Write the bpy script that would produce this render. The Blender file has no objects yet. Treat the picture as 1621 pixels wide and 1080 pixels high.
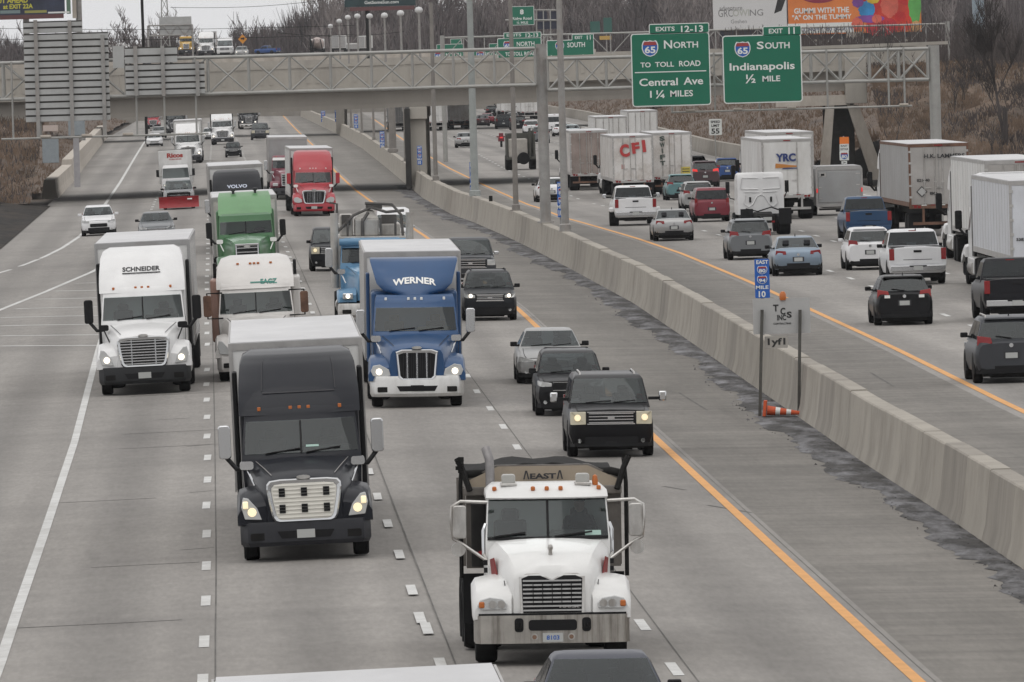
import bpy, bmesh, math, random
from math import sin, cos, pi, atan, atan2, sqrt, radians
from mathutils import Vector, Matrix
random.seed(7)
S = bpy.context.scene
COL = S.collection
# ---------------------------------------------------------------- camera, sky, sun, exposure
PW, PF, CAMH, VH, ROLL = 1621.0, 14900.0, 9.5, 460.0, 0.028
AL = atan(VH/PF)
RT0 = Vector((1, 0, 0)); UP0 = Vector((0, sin(AL), cos(AL))); FW = Vector((0, cos(AL), -sin(AL)))
CX = RT0*cos(ROLL) - UP0*sin(ROLL); CY = RT0*sin(ROLL) + UP0*cos(ROLL); CZ = -FW
cd = bpy.data.cameras.new('camera'); cam = bpy.data.objects.new('camera', cd); COL.objects.link(cam)
cam.matrix_world = Matrix(((CX.x, CY.x, CZ.x, 0), (CX.y, CY.y, CZ.y, 0), (CX.z, CY.z, CZ.z, CAMH), (0, 0, 0, 1)))
cd.sensor_width = 36; cd.lens = 36*PF/PW; cd.clip_start = 1; cd.clip_end = 9000
S.camera = cam
SUN_EL, SUN_AZ = 66.0, 200.0
w = bpy.data.worlds.new('World'); S.world = w; w.use_nodes = True
nt = w.node_tree; bg = nt.nodes['Background']
sky = nt.nodes.new('ShaderNodeTexSky'); sky.sky_type = 'NISHITA'; sky.sun_disc = False
sky.sun_elevation = radians(SUN_EL); sky.sun_rotation = radians(SUN_AZ); sky.dust_density = 1.0; sky.air_density = 1.0
hs = nt.nodes.new('ShaderNodeHueSaturation'); hs.inputs['Saturation'].default_value = 0.10
ov = nt.nodes.new('ShaderNodeMix'); ov.data_type = 'RGBA'; ov.inputs[0].default_value = .85; 
tcw = nt.nodes.new('ShaderNodeTexCoord'); sep = nt.nodes.new('ShaderNodeSeparateXYZ'); nt.links.new(tcw.outputs['Generated'], sep.inputs[0])
cr = nt.nodes.new('ShaderNodeMix'); cr.data_type = 'RGBA'; cr.inputs[6].default_value = (8.8, 8.8, 8.95, 1); cr.inputs[7].default_value = (11.8, 11.6, 11.4, 1)   # cloud cover, brighter overhead
nt.links.new(sep.outputs['Z'], cr.inputs[0]); nt.links.new(cr.outputs[2], ov.inputs[7])
nt.links.new(sky.outputs[0], hs.inputs['Color']); nt.links.new(hs.outputs[0], ov.inputs[6]); nt.links.new(ov.outputs[2], bg.inputs[0]); bg.inputs[1].default_value = 0.10
sl = bpy.data.lights.new('sun', 'SUN'); sl.energy = 0.7; sl.angle = radians(60); sl.color = (1, .97, .93)
so = bpy.data.objects.new('sun', sl); COL.objects.link(so)
so.rotation_euler = (radians(90-SUN_EL), 0, radians(180-SUN_AZ))
S.view_settings.view_transform = 'Standard'; S.view_settings.look = 'None'; S.view_settings.gamma = 1
S.view_settings.exposure = -0.06

# ---------------------------------------------------------------- picture point -> place in the world
def ray(px, py):
    x, y = px-810.5, py-540.0
    u, v = x*cos(ROLL)-y*sin(ROLL), x*sin(ROLL)+y*cos(ROLL)
    return FW*PF + RT0*u - UP0*v
def atz(px, py, z=0.0):
    r = ray(px, py); t = (z-CAMH)/r.z
    return Vector((r.x*t, r.y*t, z))
def atd(px, py, d):
    r = ray(px, py); t = d/r.y
    return Vector((r.x*t, d, CAMH+r.z*t))
def lerp_poly(P, y):
    if y <= P[0][1]: a, b = P[0], P[1]
    elif y >= P[-1][1]: a, b = P[-2], P[-1]
    else:
        for a, b in zip(P, P[1:]):
            if a[1] <= y <= b[1]: break
    t = (y-a[1])/(b[1]-a[1])
    return a[0]+(b[0]-a[0])*t
def polyz(pts): return sorted([tuple(atz(a, b))[:2] for a, b in pts], key=lambda p: p[1])
CROWN = polyz([(671, 989), (631, 877.7), (584, 746), (492, 487), (453, 393), (416, 318), (392, 262)])
BASE_PX = [(1621, 890), (1500, 808), (1363, 720), (1287, 667), (1200, 608), (1080, 525), (1002, 473), (897, 417), (850, 393), (804, 371), (750, 348), (715, 336), (670, 311), (611, 262), (574, 233), (530, 208), (500, 194)]
BASE = polyz(BASE_PX)
BASE[0:0] = [(BASE[0][0]+.031*(BASE[0][1]-40), 40.0)]
def rise(y):      # the far carriageway lies higher than the near one, fading out towards the overpass
    for (a, za), (b_, zb) in zip(RISE, RISE[1:]):
        if y <= b_: return za+(zb-za)*max(0, y-a)/(b_-a)
    return RISE[-1][1]
RISE = [(0, .75), (430, .80), (490, .62), (575, .10), (3000, .10)]
def g(x, y):
    c = lerp_poly(CROWN, y); b = lerp_poly(BASE, y)
    if x > b+.42: return rise(y)
    if x < c: return -0.022*min(c-x, 13)
    return -0.014*min(x-c, max(b-c, 0))
def gnd(px, py, dz=0.0):
    z = 0.0
    for _ in range(14):
        p = atz(px, py, z+dz); z = g(p.x, p.y)
    return Vector((p.x, p.y, z+dz))
def polyr(pts):      # the same for points on the far carriageway
    out = []
    for a, b in pts:
        z = .1
        for _ in range(8): p = atz(a, b, z); z = rise(p.y)
        out.append((p.x, p.y))
    return sorted(out, key=lambda p: p[1])
def heading(y):
    d = 40.0
    return atan2(lerp_poly(BASE, y+d)-lerp_poly(BASE, y-d), 2*d) if y < 900 else -0.035   # lateral drift per metre

# ---------------------------------------------------------------- mesh helpers
def tag(o, label=None, cat=None, group=None, kind=None):
    if label: o['label'] = label
    if cat: o['category'] = cat
    if group: o['group'] = group
    if kind: o['kind'] = kind
    return o
def empty(name, loc=(0, 0, 0), label=None, cat=None, group=None, rz=0):
    o = bpy.data.objects.new(name, None); COL.objects.link(o); o.location = loc; o.rotation_euler = (0, 0, rz)
    o.empty_display_size = .5
    return tag(o, label, cat, group)
GLY = {}
def glyphs(s, bold=0.0):
    k = (s, bold)
    if k not in GLY:
        c = bpy.data.curves.new('t', 'FONT'); c.body = s; c.size = 1; c.offset = bold; c.resolution_u = 3
        o = bpy.data.objects.new('t', c); COL.objects.link(o)
        bpy.context.view_layer.update()
        me = bpy.data.meshes.new_from_object(o.evaluated_get(bpy.context.evaluated_depsgraph_get()))
        vs = [(v.co.x, v.co.y) for v in me.vertices]; fs = [tuple(p.vertices) for p in me.polygons]
        bpy.data.objects.remove(o); bpy.data.curves.remove(c); bpy.data.meshes.remove(me)
        x0 = min(a for a, b in vs); x1 = max(a for a, b in vs); y0 = min(b for a, b in vs); y1 = max(b for a, b in vs)
        GLY[k] = ([((a-(x0+x1)/2)/max(x1-x0, 1e-6), (b-(y0+y1)/2)/max(y1-y0, 1e-6)) for a, b in vs], fs, (x1-x0)/max(y1-y0, 1e-6))
    return GLY[k]
class MB:
    def __init__(s): s.v = []; s.f = []; s.m = []
    def add(s, vs, fs, mi=0):
        n = len(s.v); s.v += [tuple(p) for p in vs]; s.f += [tuple(i+n for i in q) for q in fs]; s.m += [mi]*len(fs); return s
    def box(s, x0, x1, y0, y1, z0, z1, mi=0):
        return s.add([(x, y, z) for z in (z0, z1) for y in (y0, y1) for x in (x0, x1)],
                     [(0, 2, 3, 1), (4, 5, 7, 6), (0, 1, 5, 4), (2, 6, 7, 3), (0, 4, 6, 2), (1, 3, 7, 5)], mi)
    def boxc(s, c, d, mi=0): return s.box(c[0]-d[0]/2, c[0]+d[0]/2, c[1]-d[1]/2, c[1]+d[1]/2, c[2]-d[2]/2, c[2]+d[2]/2, mi)
    def loft(s, rings, mi=0, cap=True, closed=True):
        n = len(rings[0]); vs = [p for r in rings for p in r]; fs = []
        for i in range(len(rings)-1):
            for j in range(n if closed else n-1):
                k = (j+1) % n; fs.append((i*n+j, i*n+k, (i+1)*n+k, (i+1)*n+j))
        if cap: fs += [tuple(range(n))[::-1], tuple((len(rings)-1)*n+j for j in range(n))]
        return s.add(vs, fs, mi)
    def tube(s, pts, r, n=8, mi=0, r2=None):
        pts = [Vector(p) for p in pts]; rings = []
        for i, p in enumerate(pts):
            d = (pts[min(i+1, len(pts)-1)]-pts[max(i-1, 0)]).normalized()
            a = d.orthogonal().normalized() if i == 0 else (a-d*a.dot(d)).normalized()
            b = d.cross(a); rr = r if r2 is None else r+(r2-r)*i/(len(pts)-1)
            rings.append([p+(a*cos(2*pi*k/n)+b*sin(2*pi*k/n))*rr for k in range(n)])
        return s.loft(rings, mi)
    def prism(s, poly, y0, y1, mi=0):      # polygon in x,z pushed along y
        return s.loft([[(x, y0, z) for x, z in poly], [(x, y1, z) for x, z in poly]], mi)
    def prismx(s, poly, x0, x1, mi=0):     # polygon in y,z pushed along x
        return s.loft([[(x0, y, z) for y, z in poly], [(x1, y, z) for y, z in poly]], mi)
    def lathe_x(s, cx, cy, cz, prof, n=20, mi=0):   # prof: (r, x)
        return s.loft([[(cx+x, cy+r*cos(2*pi*k/n), cz+r*sin(2*pi*k/n)) for k in range(n)] for r, x in prof], mi)
    def lathe_z(s, cx, cy, prof, n=16, mi=0):
        return s.loft([[(cx+r*cos(2*pi*k/n), cy+r*sin(2*pi*k/n), z) for k in range(n)] for r, z in prof], mi)
    def disc_y(s, cx, cy, cz, r, th, n=14, mi=0):
        return s.loft([[(cx+r*cos(2*pi*k/n), y, cz+r*sin(2*pi*k/n)) for k in range(n)] for y in (cy, cy+th)], mi)
    def grid(s, fn, nu, nv, mi=0):
        vs = [fn(i/nu, j/nv) for j in range(nv+1) for i in range(nu+1)]
        return s.add(vs, [(j*(nu+1)+i, j*(nu+1)+i+1, (j+1)*(nu+1)+i+1, (j+1)*(nu+1)+i) for j in range(nv) for i in range(nu)], mi)
    def text(s, t, o, ax, ay, h, w=None, bold=0.0, mi=0, warp=None):
        vs, fs, asp = glyphs(t, bold); w = w or h*asp
        o = Vector(o); ax = Vector(ax); ay = Vector(ay)
        if warp: return s.add([warp(a*w, b*h) for a, b in vs], fs, mi)
        return s.add([o+ax*(a*w)+ay*(b*h) for a, b in vs], fs, mi)
    def mesh(s, name, mats, smooth=None):
        me = bpy.data.meshes.new(name); me.from_pydata(s.v, [], s.f)
        for m_ in (mats if isinstance(mats, (list, tuple)) else [mats]): me.materials.append(m_)
        me.polygons.foreach_set('material_index', s.m)
        bm = bmesh.new(); bm.from_mesh(me); bmesh.ops.recalc_face_normals(bm, faces=bm.faces); bm.to_mesh(me); bm.free()
        if smooth is not None:
            me.polygons.foreach_set('use_smooth', [True]*len(me.polygons)); me.set_sharp_from_angle(angle=radians(smooth))
        me.update(); return me
    def build(s, name, mats, parent=None, smooth=None, bevel=0, loc=None):
        o = bpy.data.objects.new(name, s.mesh(name, mats, smooth)); COL.objects.link(o)
        if parent: o.parent = parent
        if loc is not None: o.location = loc
        if bevel:
            b = o.modifiers.new('bevel', 'BEVEL'); b.width = bevel; b.segments = 2; b.limit_method = 'ANGLE'; b.angle_limit = radians(40)
        return o
class VL:      # body given by its outline at several heights: (z, y_front, y_back, half_width, front_bow, back_bow)
    def __init__(s, L, n=10, e=2.6): s.L = L; s.n = n; s.e = e
    def at(s, z):
        L = s.L
        if z <= L[0][0]: return L[0][1:]
        for a, b in zip(L, L[1:]):
            if a[0] <= z <= b[0]:
                t = (z-a[0])/(b[0]-a[0]+1e-9); return [p+(q-p)*t for p, q in zip(a[1:], b[1:])]
        return L[-1][1:]
    def front(s, x, z):
        yf, yb, hw, bf, bb = s.at(z); return yf-bf*min(1, abs(x/hw))**s.e
    def back(s, x, z):
        yf, yb, hw, bf, bb = s.at(z); return yb+bb*min(1, abs(x/hw))**s.e
    def ring(s, z):
        hw = s.at(z)[2]; xs = [hw*sin((2*i/s.n-1)*pi/2) for i in range(s.n+1)]
        return [(x, s.front(x, z), z) for x in xs]+[(x, s.back(x, z), z) for x in reversed(xs)]
    def mesh(s, mb, mi=0, sub=1, hf=None, hb=None):     # hf, hb: heights between which the front / back is left open for glass
        zs = []
        for a, b in zip(s.L, s.L[1:]): zs += [a[0]+(b[0]-a[0])*k/sub for k in range(sub)]
        zs.append(s.L[-1][0])
        for h in (hf, hb):
            if h: zs = sorted(set(z for z in zs if abs(z-h[0]) > .012 and abs(z-h[1]) > .012) | set(h))
        R = [s.ring(z) for z in zs]; n = s.n; N = 2*n+2; vs = [p for r in R for p in r]; fs = []
        for i in range(len(R)-1):
            zm = (zs[i]+zs[i+1])/2
            for j in range(N):
                if hf and hf[0] < zm < hf[1] and 1 <= j <= n-2: continue
                if hb and hb[0] < zm < hb[1] and n+2 <= j <= 2*n-1: continue
                k = (j+1) % N; fs.append((i*N+j, i*N+k, (i+1)*N+k, (i+1)*N+j))
        fs += [tuple(range(N))[::-1], tuple((len(R)-1)*N+j for j in range(N))]
        mb.add(vs, fs, mi); return mb
    def fpatch(s, mb, f0, f1, z0, z1, off=.012, nu=10, nv=4, back=False, mi=0, f0t=None, f1t=None):
        def fn(u, v):
            z = z0+(z1-z0)*v; hw = s.at(z)[2]
            a = f0 if f0t is None else f0+(f0t-f0)*v; b = f1 if f1t is None else f1+(f1t-f1)*v
            x = hw*(a+(b-a)*u)
            return (x, (s.back(x, z)-off) if back else (s.front(x, z)+off), z+off*.4)
        return mb.grid(fn, nu, nv, mi)
    def spatch(s, mb, side, t0, t1, z0, z1, off=.01, mi=0, t0t=None, t1t=None):
        def fn(u, v):
            z = z0+(z1-z0)*v; yf, yb, hw, bf, bb = s.at(z); a, b = yf-bf, yb+bb
            p = t0 if t0t is None else t0+(t0t-t0)*v; q = t1 if t1t is None else t1+(t1t-t1)*v
            return (side*(hw+off), a+(b-a)*(p+(q-p)*u), z)
        return mb.grid(fn, 3, 3, mi)
def mirror(fn):
    for sd in (-1, 1): fn(sd)

# ---------------------------------------------------------------- materials
MATS = {}
def mat(name, col, rough=.5, metal=0.0, var=0.0, scale=3.0, coat=0.0, stretch=(1, 1, 1), emit=None, es=0.0, bump=0.0, dirt=None, spec=.5, detail=5.0):
    if name in MATS: return MATS[name]
    m = bpy.data.materials.new(name); m.use_nodes = True; n = m.node_tree; b = n.nodes['Principled BSDF']
    b.inputs['Base Color'].default_value = (*col, 1); b.inputs['Roughness'].default_value = rough; b.inputs['Metallic'].default_value = metal
    b.inputs['Coat Weight'].default_value = coat; b.inputs['Specular IOR Level'].default_value = spec; b.inputs['Coat Roughness'].default_value = .08
    if emit: b.inputs['Emission Color'].default_value = (*emit, 1); b.inputs['Emission Strength'].default_value = es
    if var or bump or dirt:
        tc = n.nodes.new('ShaderNodeTexCoord'); mp = n.nodes.new('ShaderNodeMapping'); mp.inputs['Scale'].default_value = stretch
        n.links.new(tc.outputs['Object'], mp.inputs[0])
        nz = n.nodes.new('ShaderNodeTexNoise'); nz.inputs['Scale'].default_value = scale; nz.inputs['Detail'].default_value = detail; nz.inputs['Roughness'].default_value = .65
        n.links.new(mp.outputs[0], nz.inputs['Vector'])
        rp = n.nodes.new('ShaderNodeValToRGB'); rp.color_ramp.elements[0].position = .3; rp.color_ramp.elements[1].position = .7
        rp.color_ramp.elements[0].color = (*[c*(1-var) for c in col], 1); rp.color_ramp.elements[1].color = (*[min(1, c*(1+var)) for c in col], 1)
        n.links.new(nz.outputs['Fac'], rp.inputs[0]); out = rp.outputs[0]
        if dirt:       # (colour, amount, noise scale, stretch)
            mp2 = n.nodes.new('ShaderNodeMapping'); mp2.inputs['Scale'].default_value = dirt[3]; n.links.new(tc.outputs['Object'], mp2.inputs[0])
            n2 = n.nodes.new('ShaderNodeTexNoise'); n2.inputs['Scale'].default_value = dirt[2]; n2.inputs['Detail'].default_value = 8; n2.inputs['Roughness'].default_value = .7
            n.links.new(mp2.outputs[0], n2.inputs['Vector'])
            r2 = n.nodes.new('ShaderNodeMapRange'); r2.inputs[1].default_value = .45; r2.inputs[2].default_value = .75; r2.inputs[4].default_value = dirt[1]
            n.links.new(n2.outputs['Fac'], r2.inputs[0])
            mx = n.nodes.new('ShaderNodeMix'); mx.data_type = 'RGBA'; mx.inputs[7].default_value = (*dirt[0], 1)
            n.links.new(r2.outputs[0], mx.inputs[0]); n.links.new(out, mx.inputs[6]); out = mx.outputs[2]
        n.links.new(out, b.inputs['Base Color'])
        if bump:
            bp = n.nodes.new('ShaderNodeBump'); bp.inputs['Strength'].default_value = bump; bp.inputs['Distance'].default_value = .05
            n.links.new(nz.outputs['Fac'], bp.inputs['Height']); n.links.new(bp.outputs[0], b.inputs['Normal'])
    MATS[name] = m; return m
GRIME = (.16, .13, .10)
def paint(name, col, metal=0.0, d=.35, sheen=None):
    return mat('paint '+name, col, .38, metal, var=.06, scale=1.5, coat=.3 if max(col) > .1 else (sheen or .05), spec=.5 if max(col) > .1 else .15, dirt=(tuple(c*.75+.012 for c in col), d, 1.2, (1, 1, .6)))
chrome = mat('chrome', (.62, .63, .64), .16, 1.0)
dullchrome = mat('dull chrome', (.55, .54, .52), .32, 1.0, var=.15, scale=4, dirt=((.2, .16, .13), .7, 3, (1, 1, .25)))
alu = mat('aluminium', (.5, .5, .5), .42, .7, var=.1, scale=2)
black = mat('black plastic', (.009, .009, .010), .55, spec=.2)
def window_glass(name, tint, rough=.03):
    m = bpy.data.materials.new(name); m.use_nodes = True; n = m.node_tree; n.nodes.remove(n.nodes['Principled BSDF'])
    fr = n.nodes.new('ShaderNodeFresnel'); fr.inputs[0].default_value = 1.58
    tr = n.nodes.new('ShaderNodeBsdfTransparent'); tr.inputs[0].default_value = (*tint, 1)
    gl_ = n.nodes.new('ShaderNodeBsdfGlossy'); gl_.inputs['Roughness'].default_value = rough; gl_.inputs['Color'].default_value = (.9, .95, .97, 1)
    mx = n.nodes.new('ShaderNodeMixShader'); n.links.new(fr.outputs[0], mx.inputs[0]); n.links.new(tr.outputs[0], mx.inputs[1]); n.links.new(gl_.outputs[0], mx.inputs[2])
    n.links.new(mx.outputs[0], n.nodes['Material Output'].inputs[0]); MATS[name] = m; return m
seat_m = mat('seat cloth', (.028, .028, .032), .9, var=.2); dash_m = mat('dashboard grey', (.045, .043, .042), .8, var=.2)
darkgrey = mat('dark grey plastic', (.04, .04, .045), .55, var=.15, spec=.25)
rubber = mat('tyre rubber', (.014, .014, .0145), .9, var=.3, scale=6, spec=.15)
frame_m = mat('chassis black', (.014, .0135, .013), .8, var=.3, spec=.15)
glass = window_glass('windscreen glass', (.52, .60, .59))
sideglass = mat('side glass', (.008, .01, .011), .06, 0, spec=.4); rearglass = window_glass('tinted rear glass', (.16, .17, .18)); oldglass = mat('dark glass', (.018, .028, .03), .07, 0, spec=.32)
lens = mat('clear lamp lens', (.55, .56, .56), .12, .2)
lamp_on = mat('lit headlamp', (.9, .85, .75), .2, emit=(1, .9, .74), es=1.5)
lamp_dim = mat('dim headlamp', (.9, .82, .6), .2, emit=(1, .80, .48), es=.6)
amber = mat('amber lens', (.46, .13, .025), .3)
redlens = mat('red lamp lens', (.22, .010, .012), .2)
redlit = mat('lit tail lamp', (.5, .02, .02), .3, emit=(1, .06, .05), es=.5)
plate_m = mat('number plate', (.42, .43, .42), .5)
ink = mat('black ink', (.02, .02, .022), .6)
white_ink = mat('white lettering', (.78, .78, .76), .5)
trailer_white = mat('trailer white', (.68, .68, .67), .45, var=.06, scale=.8, dirt=((.30, .27, .23), .45, .7, (1, 1, .35)))
trailer_dirty = mat('trailer white grimy', (.64, .62, .60), .5, var=.08, scale=.8, dirt=((.26, .20, .15), .75, 1.1, (1, 1, .8)))
trailer_grey = mat('trailer weathered grey', (.34, .34, .34), .45, .2, var=.08, scale=.8, dirt=((.2, .17, .15), .5, 1, (1, 1, .4)))
roof_white = mat('trailer roof', (.55, .55, .56), .5, var=.12, scale=.7, stretch=(1, .3, 1))
rail_m = mat('trailer rail', (.40, .39, .38), .45, .5, var=.15, scale=2)
rust = mat('rusty frame', (.14, .075, .05), .8, var=.4, scale=3)
# ---------------------------------------------------------------- ground, roads, markings
def conc(name, col, streak=True, lanes=False, coarse=False):
    m = bpy.data.materials.new(name); m.use_nodes = True; n = m.node_tree; b = n.nodes['Principled BSDF']; b.inputs['Roughness'].default_value = .85
    tc = n.nodes.new('ShaderNodeTexCoord'); rot = n.nodes.new('ShaderNodeMapping'); rot.inputs['Rotation'].default_value = (0, 0, -.031)
    n.links.new(tc.outputs['Object'], rot.inputs[0])
    def noise(sc, scale, det, lo, hi, a, c):
        mp = n.nodes.new('ShaderNodeMapping'); mp.inputs['Scale'].default_value = sc; n.links.new(rot.outputs[0], mp.inputs[0])
        t = n.nodes.new('ShaderNodeTexNoise'); t.inputs['Scale'].default_value = scale; t.inputs['Detail'].default_value = det; t.inputs['Roughness'].default_value = .6; n.links.new(mp.outputs[0], t.inputs['Vector'])
        r = n.nodes.new('ShaderNodeMapRange'); r.inputs[1].default_value = lo; r.inputs[2].default_value = hi; r.inputs[3].default_value = a; r.inputs[4].default_value = c
        n.links.new(t.outputs['Fac'], r.inputs[0]); return r.outputs[0]
    terms = [noise((1, .012, 1), .45, 3, .3, .7, .84, 1.09),      # wheel-path streaks along the lanes
             noise((1, .18, 1), .10, 4, .3, .7, .84, 1.10),       # patches
             noise((.5, .06, 1), .25, 3, .52, .74, 1.0, .80),     # worn darker slabs
             noise((1, .25, 1), 3.0, 6, .3, .7, .93, 1.07),      # grain
             noise((1, .10, 1), 11.0, 4, .3, .7, .90, 1.09), noise((1, .05, 1), 1.4, 5, .62, .8, 1.0, .80)]      # fine grain, drips
    if streak: terms.append(noise((.12, .5, 1), .8, 6, .3, .7, .94, 1.05))   # cross-ways brooming and bands
    if coarse: terms.append(noise((.05, .8, 1), 1.1, 5, .35, .65, .84, 1.1)); terms.append(noise((1, .3, 1), .35, 5, .4, .75, 1.04, .80))
    if lanes:      # oil-darkened middle of each lane, 3.66 m apart
        sx = n.nodes.new('ShaderNodeSeparateXYZ'); n.links.new(rot.outputs[0], sx.inputs[0])
        c0 = lerp_poly(CROWN, 200)*cos(.031)+200*sin(.031)
        def mth(op, a, b_):
            k = n.nodes.new('ShaderNodeMath'); k.operation = op
            for i_, q in enumerate((a, b_)):
                if q is None: continue
                if isinstance(q, float): k.inputs[i_].default_value = q
                else: n.links.new(q, k.inputs[i_])
            return k.outputs[0]
        ph = mth('MULTIPLY', mth('SUBTRACT', sx.outputs[0], c0), 2*pi/3.62)
        cs = mth('COSINE', ph, None)                    # 1 on the lane lines, -1 in mid lane
        mr = n.nodes.new('ShaderNodeMapRange'); mr.inputs[1].default_value = -1.0; mr.inputs[2].default_value = .1; mr.inputs[3].default_value = .80; mr.inputs[4].default_value = 1.0; n.links.new(cs, mr.inputs[0])
        c2 = mth('COSINE', mth('MULTIPLY', ph, 2.0), None)
        m2_ = n.nodes.new('ShaderNodeMapRange'); m2_.inputs[1].default_value = -1.0; m2_.inputs[2].default_value = 1.0; m2_.inputs[3].default_value = 1.03; m2_.inputs[4].default_value = .98; n.links.new(c2, m2_.inputs[0])
        terms += [mr.outputs[0], m2_.outputs[0]]
        terms.append(noise((.06, .35, 1), .22, 5, .5, .72, 1.0, .82))      # dark cross-lane bands
    cur = None
    for t in terms:
        if cur is None: cur = t
        else:
            k = n.nodes.new('ShaderNodeMath'); k.operation = 'MULTIPLY'; n.links.new(cur, k.inputs[0]); n.links.new(t, k.inputs[1]); cur = k.outputs[0]
    mx = n.nodes.new('ShaderNodeMix'); mx.data_type = 'RGBA'; mx.blend_type = 'MULTIPLY'; mx.inputs[0].default_value = 1; mx.inputs[6].default_value = (*col, 1)
    n.links.new(cur, mx.inputs[7]); n.links.new(mx.outputs[2], b.inputs['Base Color']); return m
road_m = conc('road concrete', (.270, .254, .237), lanes=True)
shoulder_m = conc('shoulder concrete', (.186, .173, .156), coarse=True)
asph = mat('dark asphalt', (.026, .024, .023), .95, var=.6, scale=1.2, stretch=(1, .3, 1), dirt=((.075, .058, .045), .8, .5, (1, .2, 1)), bump=.4, spec=.15)
grass_m = mat('dead grass ground', (.085, .066, .050), .95, var=.5, scale=.8, bump=.5, dirt=((.05, .045, .045), .8, .15, (1, 1, 1)))
LEFT = [(-75, 30), (-60, 300), (-33, 440), (-27.2, 497), (-32.2, 664), (-48.6, 1115), (-62, 1600)]
RIGHT = [(39.0, 40), (22.6, 629), (17.0, 813), (13.2, 1064), (9.5, 1252), (-1, 1600)]
ys = []
y = 30.0
while y < 1600: ys.append(y); y += 8+y*.02
ys.append(1600)
def sheet(name, fa, fb, mat_, zoff, nx=16, y0=None, y1=None, zfn=None):
    m = MB(); rows = [q for q in ys if (y0 is None or q >= y0) and (y1 is None or q <= y1)]
    if y0 is not None: rows = [y0]+rows
    if y1 is not None: rows = rows+[y1]
    def fn(u, v):
        i = v*(len(rows)-1); yy = rows[int(round(i))]
        a, b = fa(yy), fb(yy); x = a+(b-a)*u
        return (x, yy, (zfn(x, yy) if zfn else g(x, yy))+zoff)
    m.grid(fn, nx, len(rows)-1); return tag(m.build(name, mat_, smooth=60), kind='structure')
bx = lambda y: lerp_poly(BASE, y)
YEL_PX = [(1460, 1075), (1040, 690), (820, 485), (673, 371), (589, 318), (562, 298.5), (530, 269), (497, 230), (470, 205), (447, 181)]
YEL = polyz(YEL_PX)
YEL[0:0] = [(YEL[0][0]+.031*(YEL[0][1]-40), 40.0)]
YELR = polyr([(1621, 653), (1413, 550), (1287, 492), (1193, 449), (1080, 402), (1000, 375), (893, 345), (855.6, 330), (811, 313), (767, 293.6), (710, 266), (673, 244), (645, 226), (622, 210)])
YELR[0:0] = [(YELR[0][0]+.031*(YELR[0][1]-40), 40.0)]
yl = lambda y: lerp_poly(YEL, y)
yr = lambda y: lerp_poly(YELR, y)
sheet('road', lambda y: lerp_poly(LEFT, y), lambda y: yl(y)+.35, road_m, 0, 24)
sheet('road_shoulder', lambda y: yl(y)+.35, bx, shoulder_m, 0, 6)
sheet('median_shoulder', lambda y: bx(y)+.43, lambda y: yr(y)-.35, shoulder_m, 0, 6)
sheet('road', lambda y: yr(y)-.35, lambda y: lerp_poly(RIGHT, y), road_m, 0, 16)
gm = MB(); gm.grid(lambda u, v: (-900+1800*u, -20+5000*v, -.75), 4, 8)
tag(gm.build('ground', grass_m), kind='structure')
wl = mat('road paint white', (.56, .56, .55), .7, var=.14, scale=2, dirt=((.36, .35, .33), .7, 1.2, (1, .3, 1)))
yp = mat('road paint yellow', (.64, .315, .095), .7, var=.12, scale=1.5)
jm = mat('joint sealant', (.105, .10, .093), .9, var=.4, scale=.4)
def to_ground(pts, dz=0): return [gnd(a, b, dz) for a, b in pts]
def strip(m, P, wd, dz=.008, fine=True):
    if fine:
        Q = []
        for a, b in zip(P, P[1:]):
            k = max(1, int((b-a).length/25)); Q += [a+(b-a)*i/k for i in range(k)]
        P = Q+[P[-1]]
    L = []; R = []
    for i, p in enumerate(P):
        d = (P[min(i+1, len(P)-1)]-P[max(i-1, 0)]); d.z = 0; d.normalize(); nn = Vector((d.y, -d.x, 0))*wd/2
        for lst, q in ((L, p-nn), (R, p+nn)): lst.append((q.x, q.y, g(q.x, q.y)+dz))
    n = len(P); m.add(L+R, [(i, i+1, n+i+1, n+i) for i in range(n-1)])
def pl(P, y): return Vector((lerp_poly(P, y), y, 0))
mk = MB()
strip(mk, [pl(YEL, y) for y in ys], .20); strip(mk, [pl(YELR, y) for y in ys if y < 1400], .20)
tag(mk.build('yellow_edge_line', yp), kind='structure')
mk = MB()
L2P = polyz([(322, 1016), (326, 900), (328, 700), (328, 600), (327.5, 500), (328.5, 420), (330, 340), (332, 262), (336, 215)])
L2P[0:0] = [(L2P[0][0]+.031*(L2P[0][1]-60), 60.0)]
def dash(p, L=3.05, wd=.17):
    h = heading(p.y); d = Vector((sin(h), cos(h), 0))*L/2; strip(mk, [p-d, p, p+d], wd, .008, False)
l2 = [(327.7, 585.5), (326.7, 608.6), (327.2, 633.2), (327.7, 660.6), (327.7, 691), (328.6, 724.7), (328.6, 759.8), (326.7, 800.3), (327.2, 845.6), (326.7, 896.2), (325.8, 951.5), (323.3, 1016), (321, 1078)]
l2 += [(328.1, 545.4), (327.6, 527.6), (327.4, 512.2), (327.4, 496.8), (327.2, 483.3), (327.2, 469.9), (327.4, 458.3), (327.4, 447.7), (327.6, 437.6)]
for a, b in l2: dash(gnd(a, b))
y = gnd(327.6, 437.6).y+12.19
while y < 1150: dash(pl(L2P, y)); y += 12.19
l3 = [(584.6, 746.4), (597.6, 785.9), (613.8, 828.8), (632.1, 877.7), (651.8, 934), (675.4, 994.9), (698, 1052), (665, 978)]
for a, b in l3: dash(gnd(a, b))
y = gnd(584.6, 746.4).y+12.19
while y < 1150: dash(pl(CROWN, y)); y += 12.19
for a, b in [(740, 595.2), (754.8, 620), (776, 647), (796.8, 675.7), (818.5, 708.1), (1017, 989.7), (1067.6, 1059.6), (845, 747), (873, 787), (903, 833), (941, 885)]: dash(gnd(a, b))
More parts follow.
